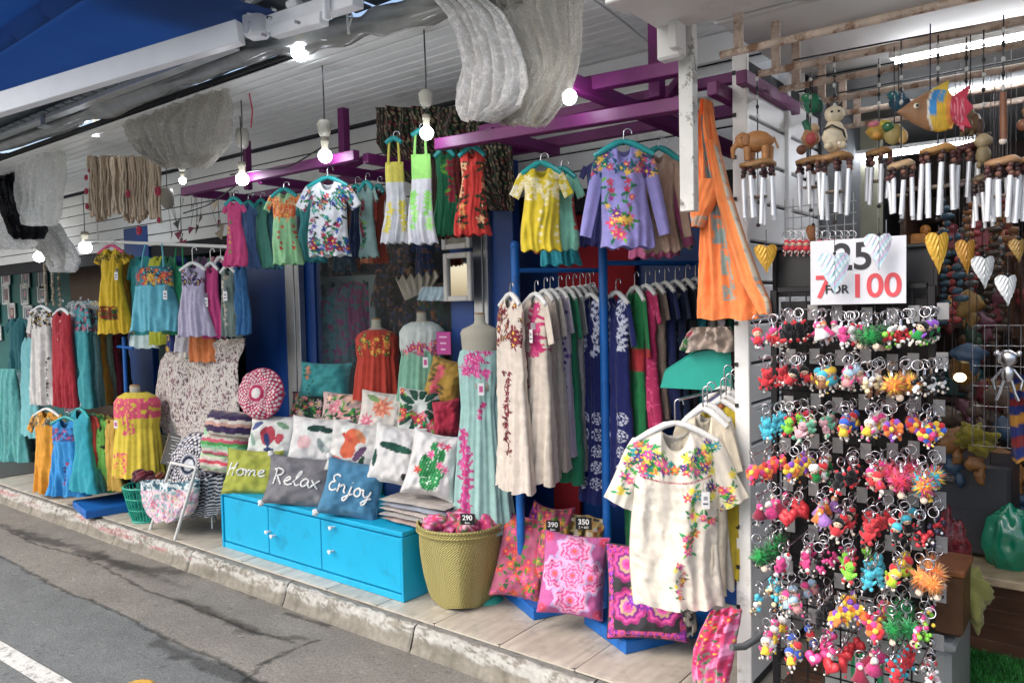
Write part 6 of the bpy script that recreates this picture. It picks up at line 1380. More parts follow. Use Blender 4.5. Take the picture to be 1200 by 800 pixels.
mb = MB(); mb.tube([(-sw * .3, 0, sh_ / 2), (-sw * .3, 0, sh_ / 2 + .05)], .0015, 4); mb.tube([(sw * .3, 0, sh_ / 2), (sw * .3, 0, sh_ / 2 + .05)], .0015, 4); mb.build('string', STEEL, t_)

# ================================================================ WIND CHIMES
def lump(mb, c, r, col, k=.12, sd=0, M=None, nu=14, nv=10):
    mb.ball(c, r, hx(col), nu, nv, M=M, fn=lambda V: V * (1 + k * (vnoise(V[:, 0] * 2.4 + sd, V[:, 2] * 2.4 + V[:, 1], sd) - .5)[:, None] * 2))
def topper(kind, t, z, s):
    mb = MB()
    if kind == 'elephant':
        b = 'b0763c'
        lump(mb, (0, 0, z), (.055 * s, .03 * s, .036 * s), b); lump(mb, (-.05 * s, 0, z + .006), (.028 * s, .024 * s, .028 * s), b, .08, 2)
        mb.tube([(-.065 * s, 0, z), (-.085 * s, 0, z - .02 * s), (-.085 * s, 0, z - .055 * s)], [.013 * s, .010 * s, .006 * s], 8, hx(b))
        for x in (-.035, -.02, .025, .042):
            mb.tube([(x * s, (.014 if x in (-.02, .042) else -.014) * s, z - .02 * s), (x * s, (.014 if x in (-.02, .042) else -.014) * s, z - .068 * s)], [.014 * s, .011 * s], 8, hx(b))
        mb.ball((-.04 * s, -.024 * s, z + .004), (.016 * s, .005 * s, .022 * s), hx('9a6430'), 10, 7); mb.tube([(.055 * s, 0, z + .01), (.07 * s, 0, z - .03 * s)], .004 * s, 5, hx(b)); mb.ball((-.056 * s, -.022 * s, z + .012), .003 * s, hx('101010'), 6, 5)
        return mb.build('carved_elephant', WOODV, t, True)
    if kind == 'cat':
        b = 'd8c8a8'
        lump(mb, (0, 0, z - .03 * s), (.032 * s, .028 * s, .045 * s), b); lump(mb, (0, -.004, z + .03 * s), (.027 * s, .025 * s, .024 * s), b, .05, 2)
        for s_ in (-1, 1): mb.add([(s_ * .022 * s, 0, z + .038 * s), (s_ * .006 * s, 0, z + .050 * s), (s_ * .020 * s, 0, z + .068 * s), (s_ * .014 * s, .01 * s, z + .04 * s)], [(0, 1, 2), (1, 3, 2), (3, 0, 2)], hx('4a3a30')); mb.ball((s_ * .009 * s, -.027 * s, z + .034 * s), .0035 * s, hx('181818'), 6, 5); mb.ball((s_ * .018 * s, -.02 * s, z - .058 * s), (.012 * s, .014 * s, .01 * s), hx(b), 8, 6)
        mb.tube([(-.03 * s, -.01 * s, z - .01 * s), (-.01 * s, -.033 * s, z - .004 * s), (.02 * s, -.03 * s, z - .02 * s), (.03 * s, 0, z - .05 * s)], .003 * s, 5, hx('2a241c')); mb.ball((.01 * s, -.03 * s, z - .055 * s), .006 * s, hx('e8d8c0'), 6, 5)
        return mb.build('carved_cat', WOODV, t, True)
    if kind == 'bird':
        lump(mb, (0, 0, z), (.030 * s, .022 * s, .034 * s), 'b08058'); mb.ball((0, -.018 * s, z - .006), (.018 * s, .012 * s, .02 * s), hx('c84a4a'), 10, 7); lump(mb, (.012 * s, 0, z + .03 * s), .017 * s, 'c8a880', .05); mb.tube([(0, 0, z + .02 * s), (-.02 * s, 0, z + .06 * s)], [.016 * s, .01 * s], 8, hx('1c6a4a')); mb.ball((-.03 * s, -.01 * s, z - .04 * s), .017 * s, hx('7a4a30'), 10, 7)
        return mb.build('carved_bird', WOODV, t, True)
    if kind == 'frog':
        lump(mb, (0, 0, z), (.04 * s, .025 * s, .028 * s), 'c8a03a'); mb.ball((-.015 * s, -.01, z + .02 * s), (.02 * s, .016 * s, .012 * s), hx('d87a8a'), 10, 7); mb.ball((.015 * s, -.01, z + .018 * s), (.022 * s, .016 * s, .014 * s), hx('d8c03a'), 10, 7); mb.ball((-.01 * s, -.02 * s, z - .015 * s), (.014 * s, .01 * s, .012 * s), hx('f0b04a'), 10, 7)
        return mb.build('carved_frog', WOODV, t, True)
    if kind == 'tiger':
        lump(mb, (0, 0, z), (.024 * s, .022 * s, .022 * s), '9a8a6a'); lump(mb, (0, 0, z - .04 * s), (.02 * s, .018 * s, .03 * s), '8a7a58')
        for s_ in (-1, 1): mb.ball((s_ * .014 * s, 0, z + .02 * s), .007 * s, hx('4a4034'), 6, 5); mb.ball((s_ * .013 * s, -.012 * s, z - .07 * s), (.008 * s, .01 * s, .012 * s), hx('7a6a4a'), 6, 5)
        return mb.build('carved_cat', WOODV, t, True)
    if kind == 'stick':
        mb.tube([(0, 0, z + .09 * s), (.002, 0, z - .04 * s)], [.008 * s, .010 * s], 8, hx('7a4a2c')); mb.ball((0, 0, z - .045 * s), .010 * s, hx('d8ccc0'), 8, 6); return mb.build('wooden_stick', WOODV, t, True)
def chime(x, ytop, ydisc, ybot, Y, kind, zoff_px, label, ntube=6, dw=20, tw=8, yaw=20, s=1.0, dcol='9a7040', hang_=2.28):
    p = at(x, ydisc, Y=Y); px = seen(p)[2] / FOC
    t = thing('wind_chime', label, 'wind chime', p, math.radians(yaw), 'wind chimes hanging from the pipes')
    topz = hang_ - p[2]
    zt_ = (ydisc - zoff_px) ; 
    mb = MB(); mb.tube([(0, 0, .01), (0, 0, topz)], .0022, 5, hx('1c1c20'))
    for k in range(5): mb.ball((0, 0, topz * (.45 + .1 * k) + .02), (.0055, .0055, .008), hx('16161a' if k % 2 else 'c8c8c4'), 8, 6)
    mb.build('cord', GLOSS, t, True)
    if kind: topper(kind, t, zoff_px * px, s)
    W = dw * px; mb = MB(); mb.lathe([(.001, .012), (W * .7, .010), (W, .001), (W * .98, -.010), (.001, -.012)], 24, hx(dcol), sy=.8, fn=lambda V: V + np.stack([0 * V[:, 0], 0 * V[:, 0], .004 * np.sin(V[:, 0] * 60)], 1)); mb.build('wooden_disc', WOODV, t, True)
    L_ = (ybot - ydisc) * px; q = random.Random(int(x))
    for k in range(ntube):
        a = 2 * math.pi * k / ntube + .3; r = W * .82; cx_, cy_ = r * math.cos(a), r * .8 * math.sin(a); zz = -.040 - q.uniform(0, .015); ln = L_ * q.uniform(.84, 1.02)
        lean = q.uniform(-.007, .007)
        mb = MB(); mb.tube([(cx_, cy_, zz), (cx_ + lean, cy_, -ln)], tw * px / 2, 10); mb.build('chime_tube', mat('chime_metal', 'e8eaee', .3, .35, var=.05), t, True)
        mb = MB(); mb.tube([(cx_, cy_, -.008), (cx_, cy_, zz)], .0012, 4, hx('201818'))
        for j in range(3): mb.ball((cx_ + q.uniform(-.004, .004), cy_, -.014 - .012 * j), .0085, hx(q.choice(['3a2020', '2a1818', '5a3030', '7a5040'])), 8, 6)
        mb.build('bead_string', WOODV, t, True)
    mb = MB(); mb.tube([(0, 0, -.01), (0, 0, -L_ * 1.02)], .0011, 4, hx('201818')); mb.lathe([(.001, .004), (W * .5, .003), (W * .5, -.003), (.001, -.004)], 14, hx('8a7a68'), c=(0, 0, -L_ * .55)); mb.ball((0, 0, -L_ * 1.02), .007, hx('2a2020'), 8, 6); mb.build('clapper', WOODV, t, True)
    return t
chime(888, 100, 192, 262, 2.60, 'elephant', 26, 'wind chime topped with a carved brown elephant', 8, 21, 5, s=.95)
chime(950, 120, 188, 245, 2.74, 'bird', 26, 'wind chime topped with a red breasted carved bird', 6, 17, 5)
chime(978, 100, 184, 258, 2.62, 'cat', 36, 'wind chime topped with a pale carved cat figure', 7, 21, 5, s=1.15)
chime(1030, 130, 178, 240, 2.74, 'frog', 24, 'wind chime topped with a yellow and pink carved frog', 7, 15, 5)
chime(1056, 130, 193, 258, 2.60, None, 20, 'wind chime with pale wooden disc, below and left of the fish', 7, 15, 5, dcol='b0906a')
chime(1099, 60, 175, 255, 2.62, None, 30, 'wind chime hanging directly under the rainbow fish carving', 7, 20, 6, dcol='a87a3a')
chime(1132, 90, 173, 243, 2.70, 'tiger', 40, 'wind chime with dark red disc under a small carved animal', 7, 16, 5, dcol='4a2020', s=.9)
chime(1152, 100, 208, 268, 2.66, 'tiger', 42, 'small wind chime with a grey carved cat right of the fish', 6, 11, 4.5, dcol='5a4a34')
chime(1175, 50, 189, 262, 2.56, 'stick', 42, 'wind chime with a wooden stick and pale disc at the right', 8, 19, 6, dcol='a07850')
chime(1212, 40, 186, 262, 2.62, 'bird', 56, 'wind chime cut off by the right photo edge', 7, 17, 6)
# rainbow fish
p = at(1090, 130, Y=2.60); px = seen(p)[2] / FOC; t_ = thing('fish_carving', 'carved wooden fish with brown head, rainbow back and pink tail', 'carving', p, math.radians(34))
n, m_ = 60, 28; U, V = np.meshgrid(np.linspace(-1, 1, n), np.linspace(0, 2 * math.pi, m_, endpoint=False))
prof = np.interp(U, [-1, -.8, -.5, -.1, .25, .5, .66, .8, 1], [.03, .22, .55, .88, 1.0, .95, .62, .7, 1.05]); X = U * 38 * px; Z = np.sin(V) * prof * 25 * px; Yv = np.cos(V) * np.interp(U, [-1, -.5, 0, .5, 1], [.004, .022, .028, .018, .006])
Z += .003 * np.sin(U * 60) * (U > .5)
c = np.zeros(X.shape + (3,)) + hx('9a6e48'); zz = Z / (24 * px)
arc = U - .25 * zz ** 2
for lo_, hi_, cc in ((-.22, -.16, 'e8e0d0'), (-.16, .06, '2a8ad0'), (.06, .36, 'e8b818'), (.36, .5, 'f09028'), (.5, 1.1, 'd8284a')): c[(arc > lo_) & (arc < hi_)] = hx(cc)
c[(arc > -.16) & (arc < .2) & (zz < -.25)] = hx('f0c030'); c[(arc > .1) & (arc < .25) & (zz > .25)] = hx('3a9ad0'); c[(arc > .5) & (np.sin(zz * 40) > .6)] = hx('f0a0b0'); c[(arc > -.1) & (arc < .45) & (np.sin(U * 90 + zz * 20) > .8)] *= 1.25
mb = MB(); mb.grid(np.stack([X, Yv, Z], -1).transpose(1, 0, 2), c.transpose(1, 0, 2), wrap=True); mb.build('body', WOODV, t_, True)
for nm, P_, cc in (('dorsal_fin', [(-8, 18), (4, 26), (20, 34), (18, 14), (0, 14)], 'e8c030'), ('tail_fin', [(24, 14), (44, 28), (40, 12), (48, 2), (40, -8), (46, -22), (24, -14)], 'd82a4c'), ('pelvic_fin', [(0, -16), (26, -12), (24, -22), (6, -20)], 'f0b030')):
    mb = MB(); mb.poly([(a * px, b * px) for a, b in P_][::-1], -.006, .006, hx(cc)); mb.build(nm, WOODV, t_)
mb = MB(); mb.ball((-20 * px, -.024, 4 * px), .008, hx('f0e8d0'), 12, 8); mb.ball((-20 * px, -.030, 4 * px), .0045, hx('141414'), 10, 7); mb.build('eye', GLOSS, t_, True)
mb = MB(); mb.tube([(0, 0, 16 * px), (.0, 0, 100 * px)], .002, 5, hx('1c1c40')); mb.build('cord', GLOSS, t_)
for (x, y, Y, cols, lab) in ((1053, 120, 2.85, ['16506a', '1c7a8a', '10304a'], 'dark blue carved bird hanging behind the fish'), (1048, 157, 2.68, ['9a8a50', '2a6a3a', 'c8a860'], 'small green and brown carved turtle left of the fish'), (1137, 145, 2.72, ['7a5a3a', 'a07a50', '5a4030'], 'brown carved owl at the tail of the fish'), (952, 122, 2.82, ['1c7a5a', '2a9a6a', '14503c'], 'small green carved parrot behind the pale cat')):
    p = at(x, y, Y=Y); t_ = thing('wooden_animal', lab, 'carving', p, .4, 'small carved animals on strings'); mb = MB()
    lump(mb, (0, 0, 0), (.030, .022, .034), cols[0], .15, int(x)); lump(mb, (-.02, -.01, .02), (.018, .016, .016), cols[1], .1, 3); mb.ball((.022, -.008, -.012), (.016, .01, .024), hx(cols[2]), 10, 7); mb.add([(-.036, -.01, .02), (-.05, -.012, .014), (-.034, -.02, .016), (-.034, -.004, .016)], [(0, 1, 2), (0, 3, 1), (2, 1, 3)], hx('c8a040'))
    mb.build('body', WOODV, t_, True); mb = MB(); mb.ball((-.024, -.026, .024), .003, hx('f0f0e0'), 6, 5); mb.build('eye', GLOSS, t_); mb = MB(); mb.tube([(0, 0, .03), (0, 0, 2.29 - p[2])], .0018, 5, hx('1c1c20')); mb.build('cord', GLOSS, t_)
# leaf hearts
def leafheart(x, y, w, h, Y, col, label, up_px, face=34, irid=False, rusty=False):
    p = at(x, y, Y=Y); px = seen(p)[2] / FOC; t = thing('leaf_heart', label, 'ornament', p, math.radians(face), 'heart shaped leaf ornaments')
    W, H = w * px / 2, h * px; th = np.linspace(0, 2 * math.pi, 49); rr = np.linspace(.02, 1, 16); TH, RR = np.meshgrid(th, rr)
    ox = np.abs(np.sin(TH)) ** 1.15 * np.sign(np.sin(TH)) * (1 + .12 * np.cos(TH)); oz = np.interp((TH % (2 * math.pi)) / math.pi, [0, .12, .25, .5, .75, .92, 1, 1.08, 1.25, 1.5, 1.75, 1.88, 2], [.20, .30, .30, .12, -.30, -.58, -.78, -.58, -.30, .12, .30, .30, .20])
    U, V = RR * ox, .3 - RR * oz; X = U * W; Z = (RR * oz - .22) * H; Yv = .012 * U * U - .004 * np.abs(np.sin(np.abs(U) * 10 - V * 12))
    c = np.zeros(X.shape + (3,)) + hx(col)
    if irid:
        k = (U * 1.6 + V * 3.2); c[np.sin(k * 5) > .2] = hx('b8e8f0'); c[np.sin(k * 5 + 1.7) > .6] = hx('e8d0e8'); c[np.sin(k * 5 - 1.5) > .7] = hx('f4fafa')
    c[np.abs(U) < .04] *= .6; c[np.abs(np.sin(np.abs(U) * 7 - V * 9)) < .12] *= .75
    mb = MB(); G = np.stack([X, Yv, Z], -1); mb.grid(G, c); mb.grid((G + (0, .004, 0))[:, ::-1], c[:, ::-1]); mb.build('leaf', mat('foil_leaf', None, .3, .15, var=.1, vs_=40, bump=.4, bs=80), t, True)
    mb = MB(); mb.tube([(0, 0, -.02 * H), (0, 0, up_px * px)], .0011, 4, hx('2a2a2c')); mb.ball((0, 0, .008), .005, hx('181818'), 8, 6); mb.build('string', GLOSS, t, True)
leafheart(898, 289, 26, 32, 2.60, 'd8a41a', 'golden leaf heart under the elephant wind chime', 20)
leafheart(953, 266, 14, 30, 2.56, '8a5424', 'brown leaf heart seen edge on above the price sign', 22, 70)
leafheart(978, 300, 36, 46, 2.45, 'b8e0e4', 'iridescent pale blue heart covering the digit 2 of the sign', 24, 30, True)
leafheart(1030, 277, 31, 40, 2.46, 'd0dce4', 'iridescent pearly heart over the top of the price sign', 22, 30, True)
leafheart(1100, 276, 26, 46, 2.50, 'd0a01c', 'golden leaf heart right of the price sign', 12)
leafheart(1133, 284, 22, 38, 2.58, 'b07c1c', 'darker gold leaf heart between the gold and silver ones', 14)
leafheart(1154, 303, 26, 36, 2.54, 'c4c8c8', 'silver leaf heart, upper one of two at the right', 26)
leafheart(1181, 325, 24, 34, 2.50, 'd0d4d4', 'silver leaf heart, lowest at the right', 30)
leafheart(1194, 282, 18, 26, 2.62, '9a7a3a', 'small bronze leaf heart at the right photo edge', 16)

# ================================================================ INSIDE THE GIFT SHOP
q = random.Random(12)
# green grass mat and clutter
p0 = at(1160, 788, Z=0.008)
mb = MB(); mb.box((p0[0] + .12, p0[1] - .04, .012), (.75, .45, .006), hx('1c4a1c')); 
for k in range(9000):
    x = p0[0] + .12 + q.uniform(-.37, .37); y = p0[1] - .04 + q.uniform(-.22, .22); a = q.uniform(0, 3.1); hgt = q.uniform(.014, .024); dx, dy = .0018 * math.cos(a), .0018 * math.sin(a); cc = hx(q.choice(['1f6a28', '2a8a30', '186020', '3a9a3a']))
    mb.add([(x - dx, y - dy, .015), (x + dx, y + dy, .015), (x + q.uniform(-.008, .008), y + q.uniform(-.008, .008), .015 + hgt)], [(0, 1, 2)], cc)
o = mb.build('grass_mat', mat('plastic_grass', None, .5, var=.2)); tag(o, 'bright green artificial grass mat on the gift shop floor', 'mat', kind='stuff')
# storage container under the rack
p = at(1106, 745, Y=2.75); t_ = thing('storage_container', 'translucent white plastic storage box beside the keyring rack', 'container', (p[0] - .18, 2.98, 0))
TRW = mat('milky_plastic', '9a9e9c', .35, var=.08, trans=.2)
mb = MB(); mb.box((0, 0, .19), (.40, .46, .36), bev=.02); mb.build('body', TRW, t_); mb = MB(); mb.box((0, 0, .385), (.43, .49, .03), bev=.01); mb.build('lid', TRW, t_)
mb = MB(); mb.box((-.05, -.235, .2), (.10, .01, .20), hx('1c8a5a'), bev=.004); mb.box((-.05, -.242, .2), (.07, .006, .17), hx('b4b8b6')); mb.build('handle', GLOSS, t_)
def bag(x, y, w, h, Y, col, label, m_, name='plastic_bag', k=.18, cat='bag', rot=0):
    p, a, W, H = setup(x, y, w, h, Y, 20); mb = MB(); sd = int(x)
    mb.ball((0, 0, -H / 2), (W, W * .7, H / 2), hx(col), 40, 28, fn=lambda V: V * (1 + k * (vnoise(V[:, 0] * 3 + sd, V[:, 2] * 3 + V[:, 1] * 2, sd) - .5)[:, None] * 2 + .3 * k * (vnoise(V[:, 0] * 9 + sd, V[:, 2] * 9, sd) - .5)[:, None] * 2), M=roty(rot))
    o = mb.build(name, m_, None, True, loc=p); return tag(o, label, cat)
bag(1184, 590, 62, 86, 3.35, '0e7a58', 'shiny green plastic bag bulging on the wooden stool', mat('green_plastic', '0c6c50', .18, var=.15, bump=1, bs=14, spec=.8))
bag(1143, 500, 46, 28, 3.3, '7a701a', 'crumpled olive yellow cloth on top of the grey boxes', CLOTH, 'crumpled_cloth', .5, 'cloth', .3)
bag(1112, 600, 40, 80, 3.1, '6a1c24', 'clear bag crammed with dark red trinkets', mat('trinket_bag', None, .25, var=.6, vs_=60, bump=1, bs=60), 'trinket_bag', .3)
bag(1137, 668, 44, 66, 2.95, '7a7a40', 'olive and silver crinkled gift bag on the white container', CLOTH, 'gift_bag', .4)
bag(1128, 420, 34, 34, 3.6, '6a4a1a', 'brassy trinket bundle hanging in the dim gift shop', CLOTH, 'trinket_bundle', .4)
p = at(1150, 668, Y=3.3); t_ = thing('stool', 'low pale wooden stool under the green plastic bag', 'stool', (p[0] + .06, 3.35, 0)); 
mb = MB(); mb.box((0, 0, p[2]), (.42, .34, .03), hx('8a7a60'), bev=.004); mb.build('seat', WOODV, t_)
for sx in (-1, 1):
    for sy in (-1, 1): mb = MB(); mb.box((sx * .18, sy * .14, p[2] / 2), (.03, .03, p[2] - .03), hx('7a6a50'), bev=.003); mb.build('leg', WOODV, t_)
for k in range(2):
    p = at(1135, (575, 625)[k], Y=3.35); t_ = thing('plastic_box', ['upper grey translucent drawer box behind the rack', 'lower grey translucent drawer box behind the rack'][k], 'box', (p[0] - .1, 3.6, p[2])); mb = MB(); mb.box((0, 0, 0), (.46, .4, .19), bev=.012); mb.build('body', mat('grey_drawer', '34363a', .35, var=.1), t_); mb = MB(); mb.box((0, -.21, .03), (.1, .016, .02), bev=.003); mb.build('handle', STEEL, t_)
p = at(1106, 720, Y=2.8); t_ = thing('wicker_box', 'golden brown wicker box between rack and plastic bag', 'box', (p[0] - .02, 2.85, .52)); mb = MB(); mb.box((0, 0, 0), (.16, .2, .2), hx('4e3014'), bev=.01); mb.build('body', WOODV, t_); mb = MB(); mb.box((0, 0, .105), (.17, .21, .02), hx('7a4418'), bev=.004); mb.build('lid', WOODV, t_)
# shelves full of dim goods
t_ = thing('goods_shelf', 'dark wooden shelf unit packed with dim goods at the back', 'shelf', (.1, 4.9, 0))
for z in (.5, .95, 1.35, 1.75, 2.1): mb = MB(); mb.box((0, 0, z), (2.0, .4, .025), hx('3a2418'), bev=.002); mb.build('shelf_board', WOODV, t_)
for x in (-1, 0, 1): mb = MB(); mb.box((x, .01, 1.1), (.03, .42, 2.2), hx('3a2418'), bev=.002); mb.build('upright', WOODV, t_)
kinds = []
for k in range(6):
    mb = MB()
    if k < 3: mb.lathe([(.001, 0), (.04, .0), (.055, .05 + .01 * k), (.03, .11), (.018, .13), (.024, .15), (.001, .15)], 14, (.5, .5, .5))
    else: mb.box((0, 0, .05), (.1 + .02 * k, .09, .10), bev=.01); mb.ball((0, 0, .12), .03, nu=8, nv=6)
    kinds.append(mb)
nmk = [('brass vase', 'b07c2a'), ('dark red jar', '7a1c1c'), ('copper bottle', '8a4a24'), ('maroon trinket box', '6a2028'), ('amber trinket box', 'a0641c'), ('teal trinket box', '1c4a4a')]
for z in (.515, .965, 1.365, 1.765):
    ks = [q.randrange(6) for _ in range(15)]; seen_l = set()
    for i in range(15):
        k = ks[i]; L0, L1 = (nmk[ks[i - 1]][0] if i else 'the left end'), (nmk[ks[i + 1]][0] if i < 14 else 'the right end')
        lab = '%s on the %s back shelf between %s and %s' % (nmk[k][0], {.515: 'lowest', .965: 'second', 1.365: 'third', 1.765: 'top'}[z], L0, L1)
        if lab in seen_l: continue
        seen_l.add(lab); mb = kinds[k]; mb.c = [np.tile(hx(nmk[k][1]), (len(v), 1)) for v in mb.v]
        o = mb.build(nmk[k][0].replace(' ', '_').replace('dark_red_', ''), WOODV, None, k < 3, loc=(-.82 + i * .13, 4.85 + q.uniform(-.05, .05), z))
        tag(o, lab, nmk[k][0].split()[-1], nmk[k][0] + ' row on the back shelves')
# hanging bead strings and small animals in the dark
BU = set()
for k in range(30):
    x = q.uniform(1102, 1196); y = q.uniform(225, 330); p = at(x, y, Y=q.uniform(3.2, 4.2)); c_ = q.choice(['7a4a1c', '8a2020', '3a2a1c', 'a07a3a', '5a5a5a', '2a4a5a']); mb = MB()
    ky = (c_, 0 if y > 290 else (1 if y < 255 else 2), 0 if x < 1130 else (1 if x > 1165 else 2))
    if ky in BU: continue
    BU.add(ky)
    for j in range(9): mb.ball((q.uniform(-.01, .01), 0, -.03 * j), (.012 + .008 * (j % 3), .012, .014), hx(c_), 7, 5)
    mb.tube([(0, 0, -.27), (0, 0, max(.03, 2.40 - p[2]))], .0015, 4, hx('2a2020')); o = mb.build('bead_string', WOODV, None, True, loc=p); tag(o, '%s bead string in the gift shop, %s' % ({'7a4a1c': 'brown', '8a2020': 'red', '3a2a1c': 'dark brown', 'a07a3a': 'ochre', '5a5a5a': 'grey', '2a4a5a': 'slate blue'}[c_], 'low' if y > 290 else ('high' if y < 255 else 'at middle height') ) + (' near the rack' if x < 1130 else (' towards the right edge' if x > 1165 else ' in the centre')), 'bead string', 'bead strings in the gift shop')
USED = set()
for k in range(95):
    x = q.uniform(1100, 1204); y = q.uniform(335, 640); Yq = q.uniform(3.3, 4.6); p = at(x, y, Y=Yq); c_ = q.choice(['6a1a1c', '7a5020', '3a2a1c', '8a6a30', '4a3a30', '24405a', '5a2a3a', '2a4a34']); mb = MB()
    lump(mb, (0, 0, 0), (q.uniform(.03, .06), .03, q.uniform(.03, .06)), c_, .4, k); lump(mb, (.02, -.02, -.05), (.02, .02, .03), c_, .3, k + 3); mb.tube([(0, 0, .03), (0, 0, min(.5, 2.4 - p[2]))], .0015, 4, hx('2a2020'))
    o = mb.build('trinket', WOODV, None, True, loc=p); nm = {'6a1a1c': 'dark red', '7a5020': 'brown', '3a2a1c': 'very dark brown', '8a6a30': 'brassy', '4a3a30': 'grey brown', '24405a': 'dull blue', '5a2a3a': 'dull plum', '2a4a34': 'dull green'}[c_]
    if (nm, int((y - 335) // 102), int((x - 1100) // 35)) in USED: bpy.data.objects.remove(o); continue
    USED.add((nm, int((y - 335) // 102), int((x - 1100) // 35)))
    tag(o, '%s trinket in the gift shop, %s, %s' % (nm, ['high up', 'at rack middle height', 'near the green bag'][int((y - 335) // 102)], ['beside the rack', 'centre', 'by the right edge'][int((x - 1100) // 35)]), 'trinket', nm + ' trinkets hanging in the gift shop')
t_ = thing('wire_grid', 'silver wire mesh panel hanging in the dim gift shop', 'rack', at(1140, 455, Y=3.1))
for k in range(7): mb = MB(); mb.tube([(.035 * k, 0, -.2), (.035 * k, 0, .22)], .0016, 4); mb.build('wire', STEEL, t_); mb = MB(); mb.tube([(0, .003, -.2 + .07 * k), (.21, .003, -.2 + .07 * k)], .0016, 4); mb.build('wire', STEEL, t_)
p = at(1181, 438, Y=2.9); t_ = thing('silver_figure', 'small silver skeleton like figure on a string at the right', 'figure', p)
mb = MB(); mb.ball((0, 0, .05), (.03, .02, .028), nu=12); mb.ball((0, 0, 0), (.02, .014, .03)); 
for s_ in (-1, 1): mb.tube([(s_ * .015, 0, .015), (s_ * .04, 0, -.02), (s_ * .035, 0, -.05)], .005, 6); mb.tube([(s_ * .01, 0, -.02), (s_ * .02, 0, -.06), (s_ * .03, 0, -.085)], .006, 6); mb.ball((s_ * .03, 0, .065), .010)
mb.build('body', STEEL, t_, True); mb = MB(); mb.tube([(0, 0, .07), (0, 0, .3)], .0015, 4); mb.build('string', BLK, t_)
p = at(1125, 442, Y=3.4); t_ = thing('lantern', 'tiny glowing warm lantern in the dim gift shop', 'lantern', p); mb = MB(); mb.ball((0, 0, 0), (.022, .022, .018), nu=12); mb.build('globe', mat('warm_glow', 'ffe0a0', .4, emit=3, ecol='ffdca0'), t_, True); mb = MB(); mb.tube([(0, 0, .016), (0, 0, .2)], .002, 5); mb.build('cord', BLK, t_)
drape([(440, 1184, 1210), (480, 1182, 1210), (540, 1186, 1212)], 3.0, 'blue and orange striped cloth hanging at the right photo edge', 'cloth', 'striped_cloth', '1c2a6a', P_stripe([None, 'a8741c', None, '7a1c1c'], .03, False), amp=.012, fk=6)
drape([(300, 1176, 1200), (350, 1180, 1202), (395, 1184, 1204)], 3.3, 'dark brown leather bag strap bundle in the gift shop', 'bag', 'leather_straps', '3a2418', P_none, amp=.012, fk=6)
# ================================================================ LACE, BULBS AND THE REST
def lace_mat(name, col, dens, sc, emitless=True):
    M = bpy.data.materials.new(name); M.use_nodes = True; n = M.node_tree.nodes; L = M.node_tree.links; b = n['Principled BSDF']
    tc = n.new('ShaderNodeTexCoord'); v = n.new('ShaderNodeTexVoronoi'); v.feature = 'DISTANCE_TO_EDGE'; v.inputs['Scale'].default_value = sc; L.new(tc.outputs['Object'], v.inputs['Vector'])
    nzt = n.new('ShaderNodeTexNoise'); nzt.inputs['Scale'].default_value = sc * .22; nzt.inputs['Detail'].default_value = 5; L.new(tc.outputs['Object'], nzt.inputs['Vector'])
    a = n.new('ShaderNodeMapRange'); a.inputs['From Min'].default_value = .04; a.inputs['From Max'].default_value = .12; a.inputs['To Min'].default_value = 1.0; a.inputs['To Max'].default_value = dens; L.new(v.outputs['Distance'], a.inputs['Value'])
    m2 = n.new('ShaderNodeMapRange'); m2.inputs['From Min'].default_value = .48; m2.inputs['From Max'].default_value = .60; m2.inputs['To Max'].default_value = .55 if 'grey' in name or 'net' in name else .85; L.new(nzt.outputs['Fac'], m2.inputs['Value'])
    mx = n.new('ShaderNodeMath'); mx.operation = 'MAXIMUM'; L.new(a.outputs[0], mx.inputs[0]); L.new(m2.outputs[0], mx.inputs[1])
    L.new(mx.outputs[0], b.inputs['Alpha']); b.inputs['Roughness'].default_value = .8
    cr = n.new('ShaderNodeMix'); cr.data_type = 'RGBA'; cr.inputs['A'].default_value = (*hx(col) * .82, 1); cr.inputs['B'].default_value = (*hx(col), 1); L.new(m2.outputs[0], cr.inputs['Factor']); L.new(cr.outputs['Result'], b.inputs['Base Color'])
    tr = n.new('ShaderNodeBsdfTranslucent'); L.new(cr.outputs['Result'], tr.inputs['Color']); df = n.new('ShaderNodeBsdfDiffuse'); L.new(cr.outputs['Result'], df.inputs['Color'])
    m3 = n.new('ShaderNodeMixShader'); m3.inputs[0].default_value = .5 if name != 'black_lace' else .1; L.new(df.outputs[0], m3.inputs[1]); L.new(tr.outputs[0], m3.inputs[2])
    tp = n.new('ShaderNodeBsdfTransparent'); m4 = n.new('ShaderNodeMixShader'); L.new(mx.outputs[0], m4.inputs[0]); L.new(tp.outputs[0], m4.inputs[1]); L.new(m3.outputs[0], m4.inputs[2]); L.new(m4.outputs[0], n['Material Output'].inputs['Surface'])
    return M
LACEW = lace_mat('white_lace', 'fdfcfa', .6, 210); LACEG = lace_mat('grey_lace', 'dedacf', .16, 200); LACEB = lace_mat('black_lace', '1a1a1e', .7, 70); NET = lace_mat('net_lace', 'f4f4f0', .16, 180)
def lace(rows, Y, m_, label, name, **k): return drape(rows, Y, label, 'lace curtain', name, 'c8c8c8', P_none, m_, **k)
lace([(-30, 528, 684), (10, 520, 684), (50, 560, 682), (80, 584, 678), (110, 578, 668), (138, 575, 648), (146, 590, 636)], 2.30, LACEG, 'big grey patterned lace curtain draped down from the awning, outer half', 'lace_curtain', amp=.020, fk=31, depth=.012, res=.007, seed=3)
lace([(-10, 500, 560), (15, 522, 590), (45, 535, 606), (75, 542, 616), (100, 536, 620), (125, 533, 610), (140, 540, 578)], 2.22, LACEW, 'bright white scalloped lace end hanging in front of the grey curtain', 'lace_curtain', amp=.02, fk=19, depth=.012, res=.007, seed=5)
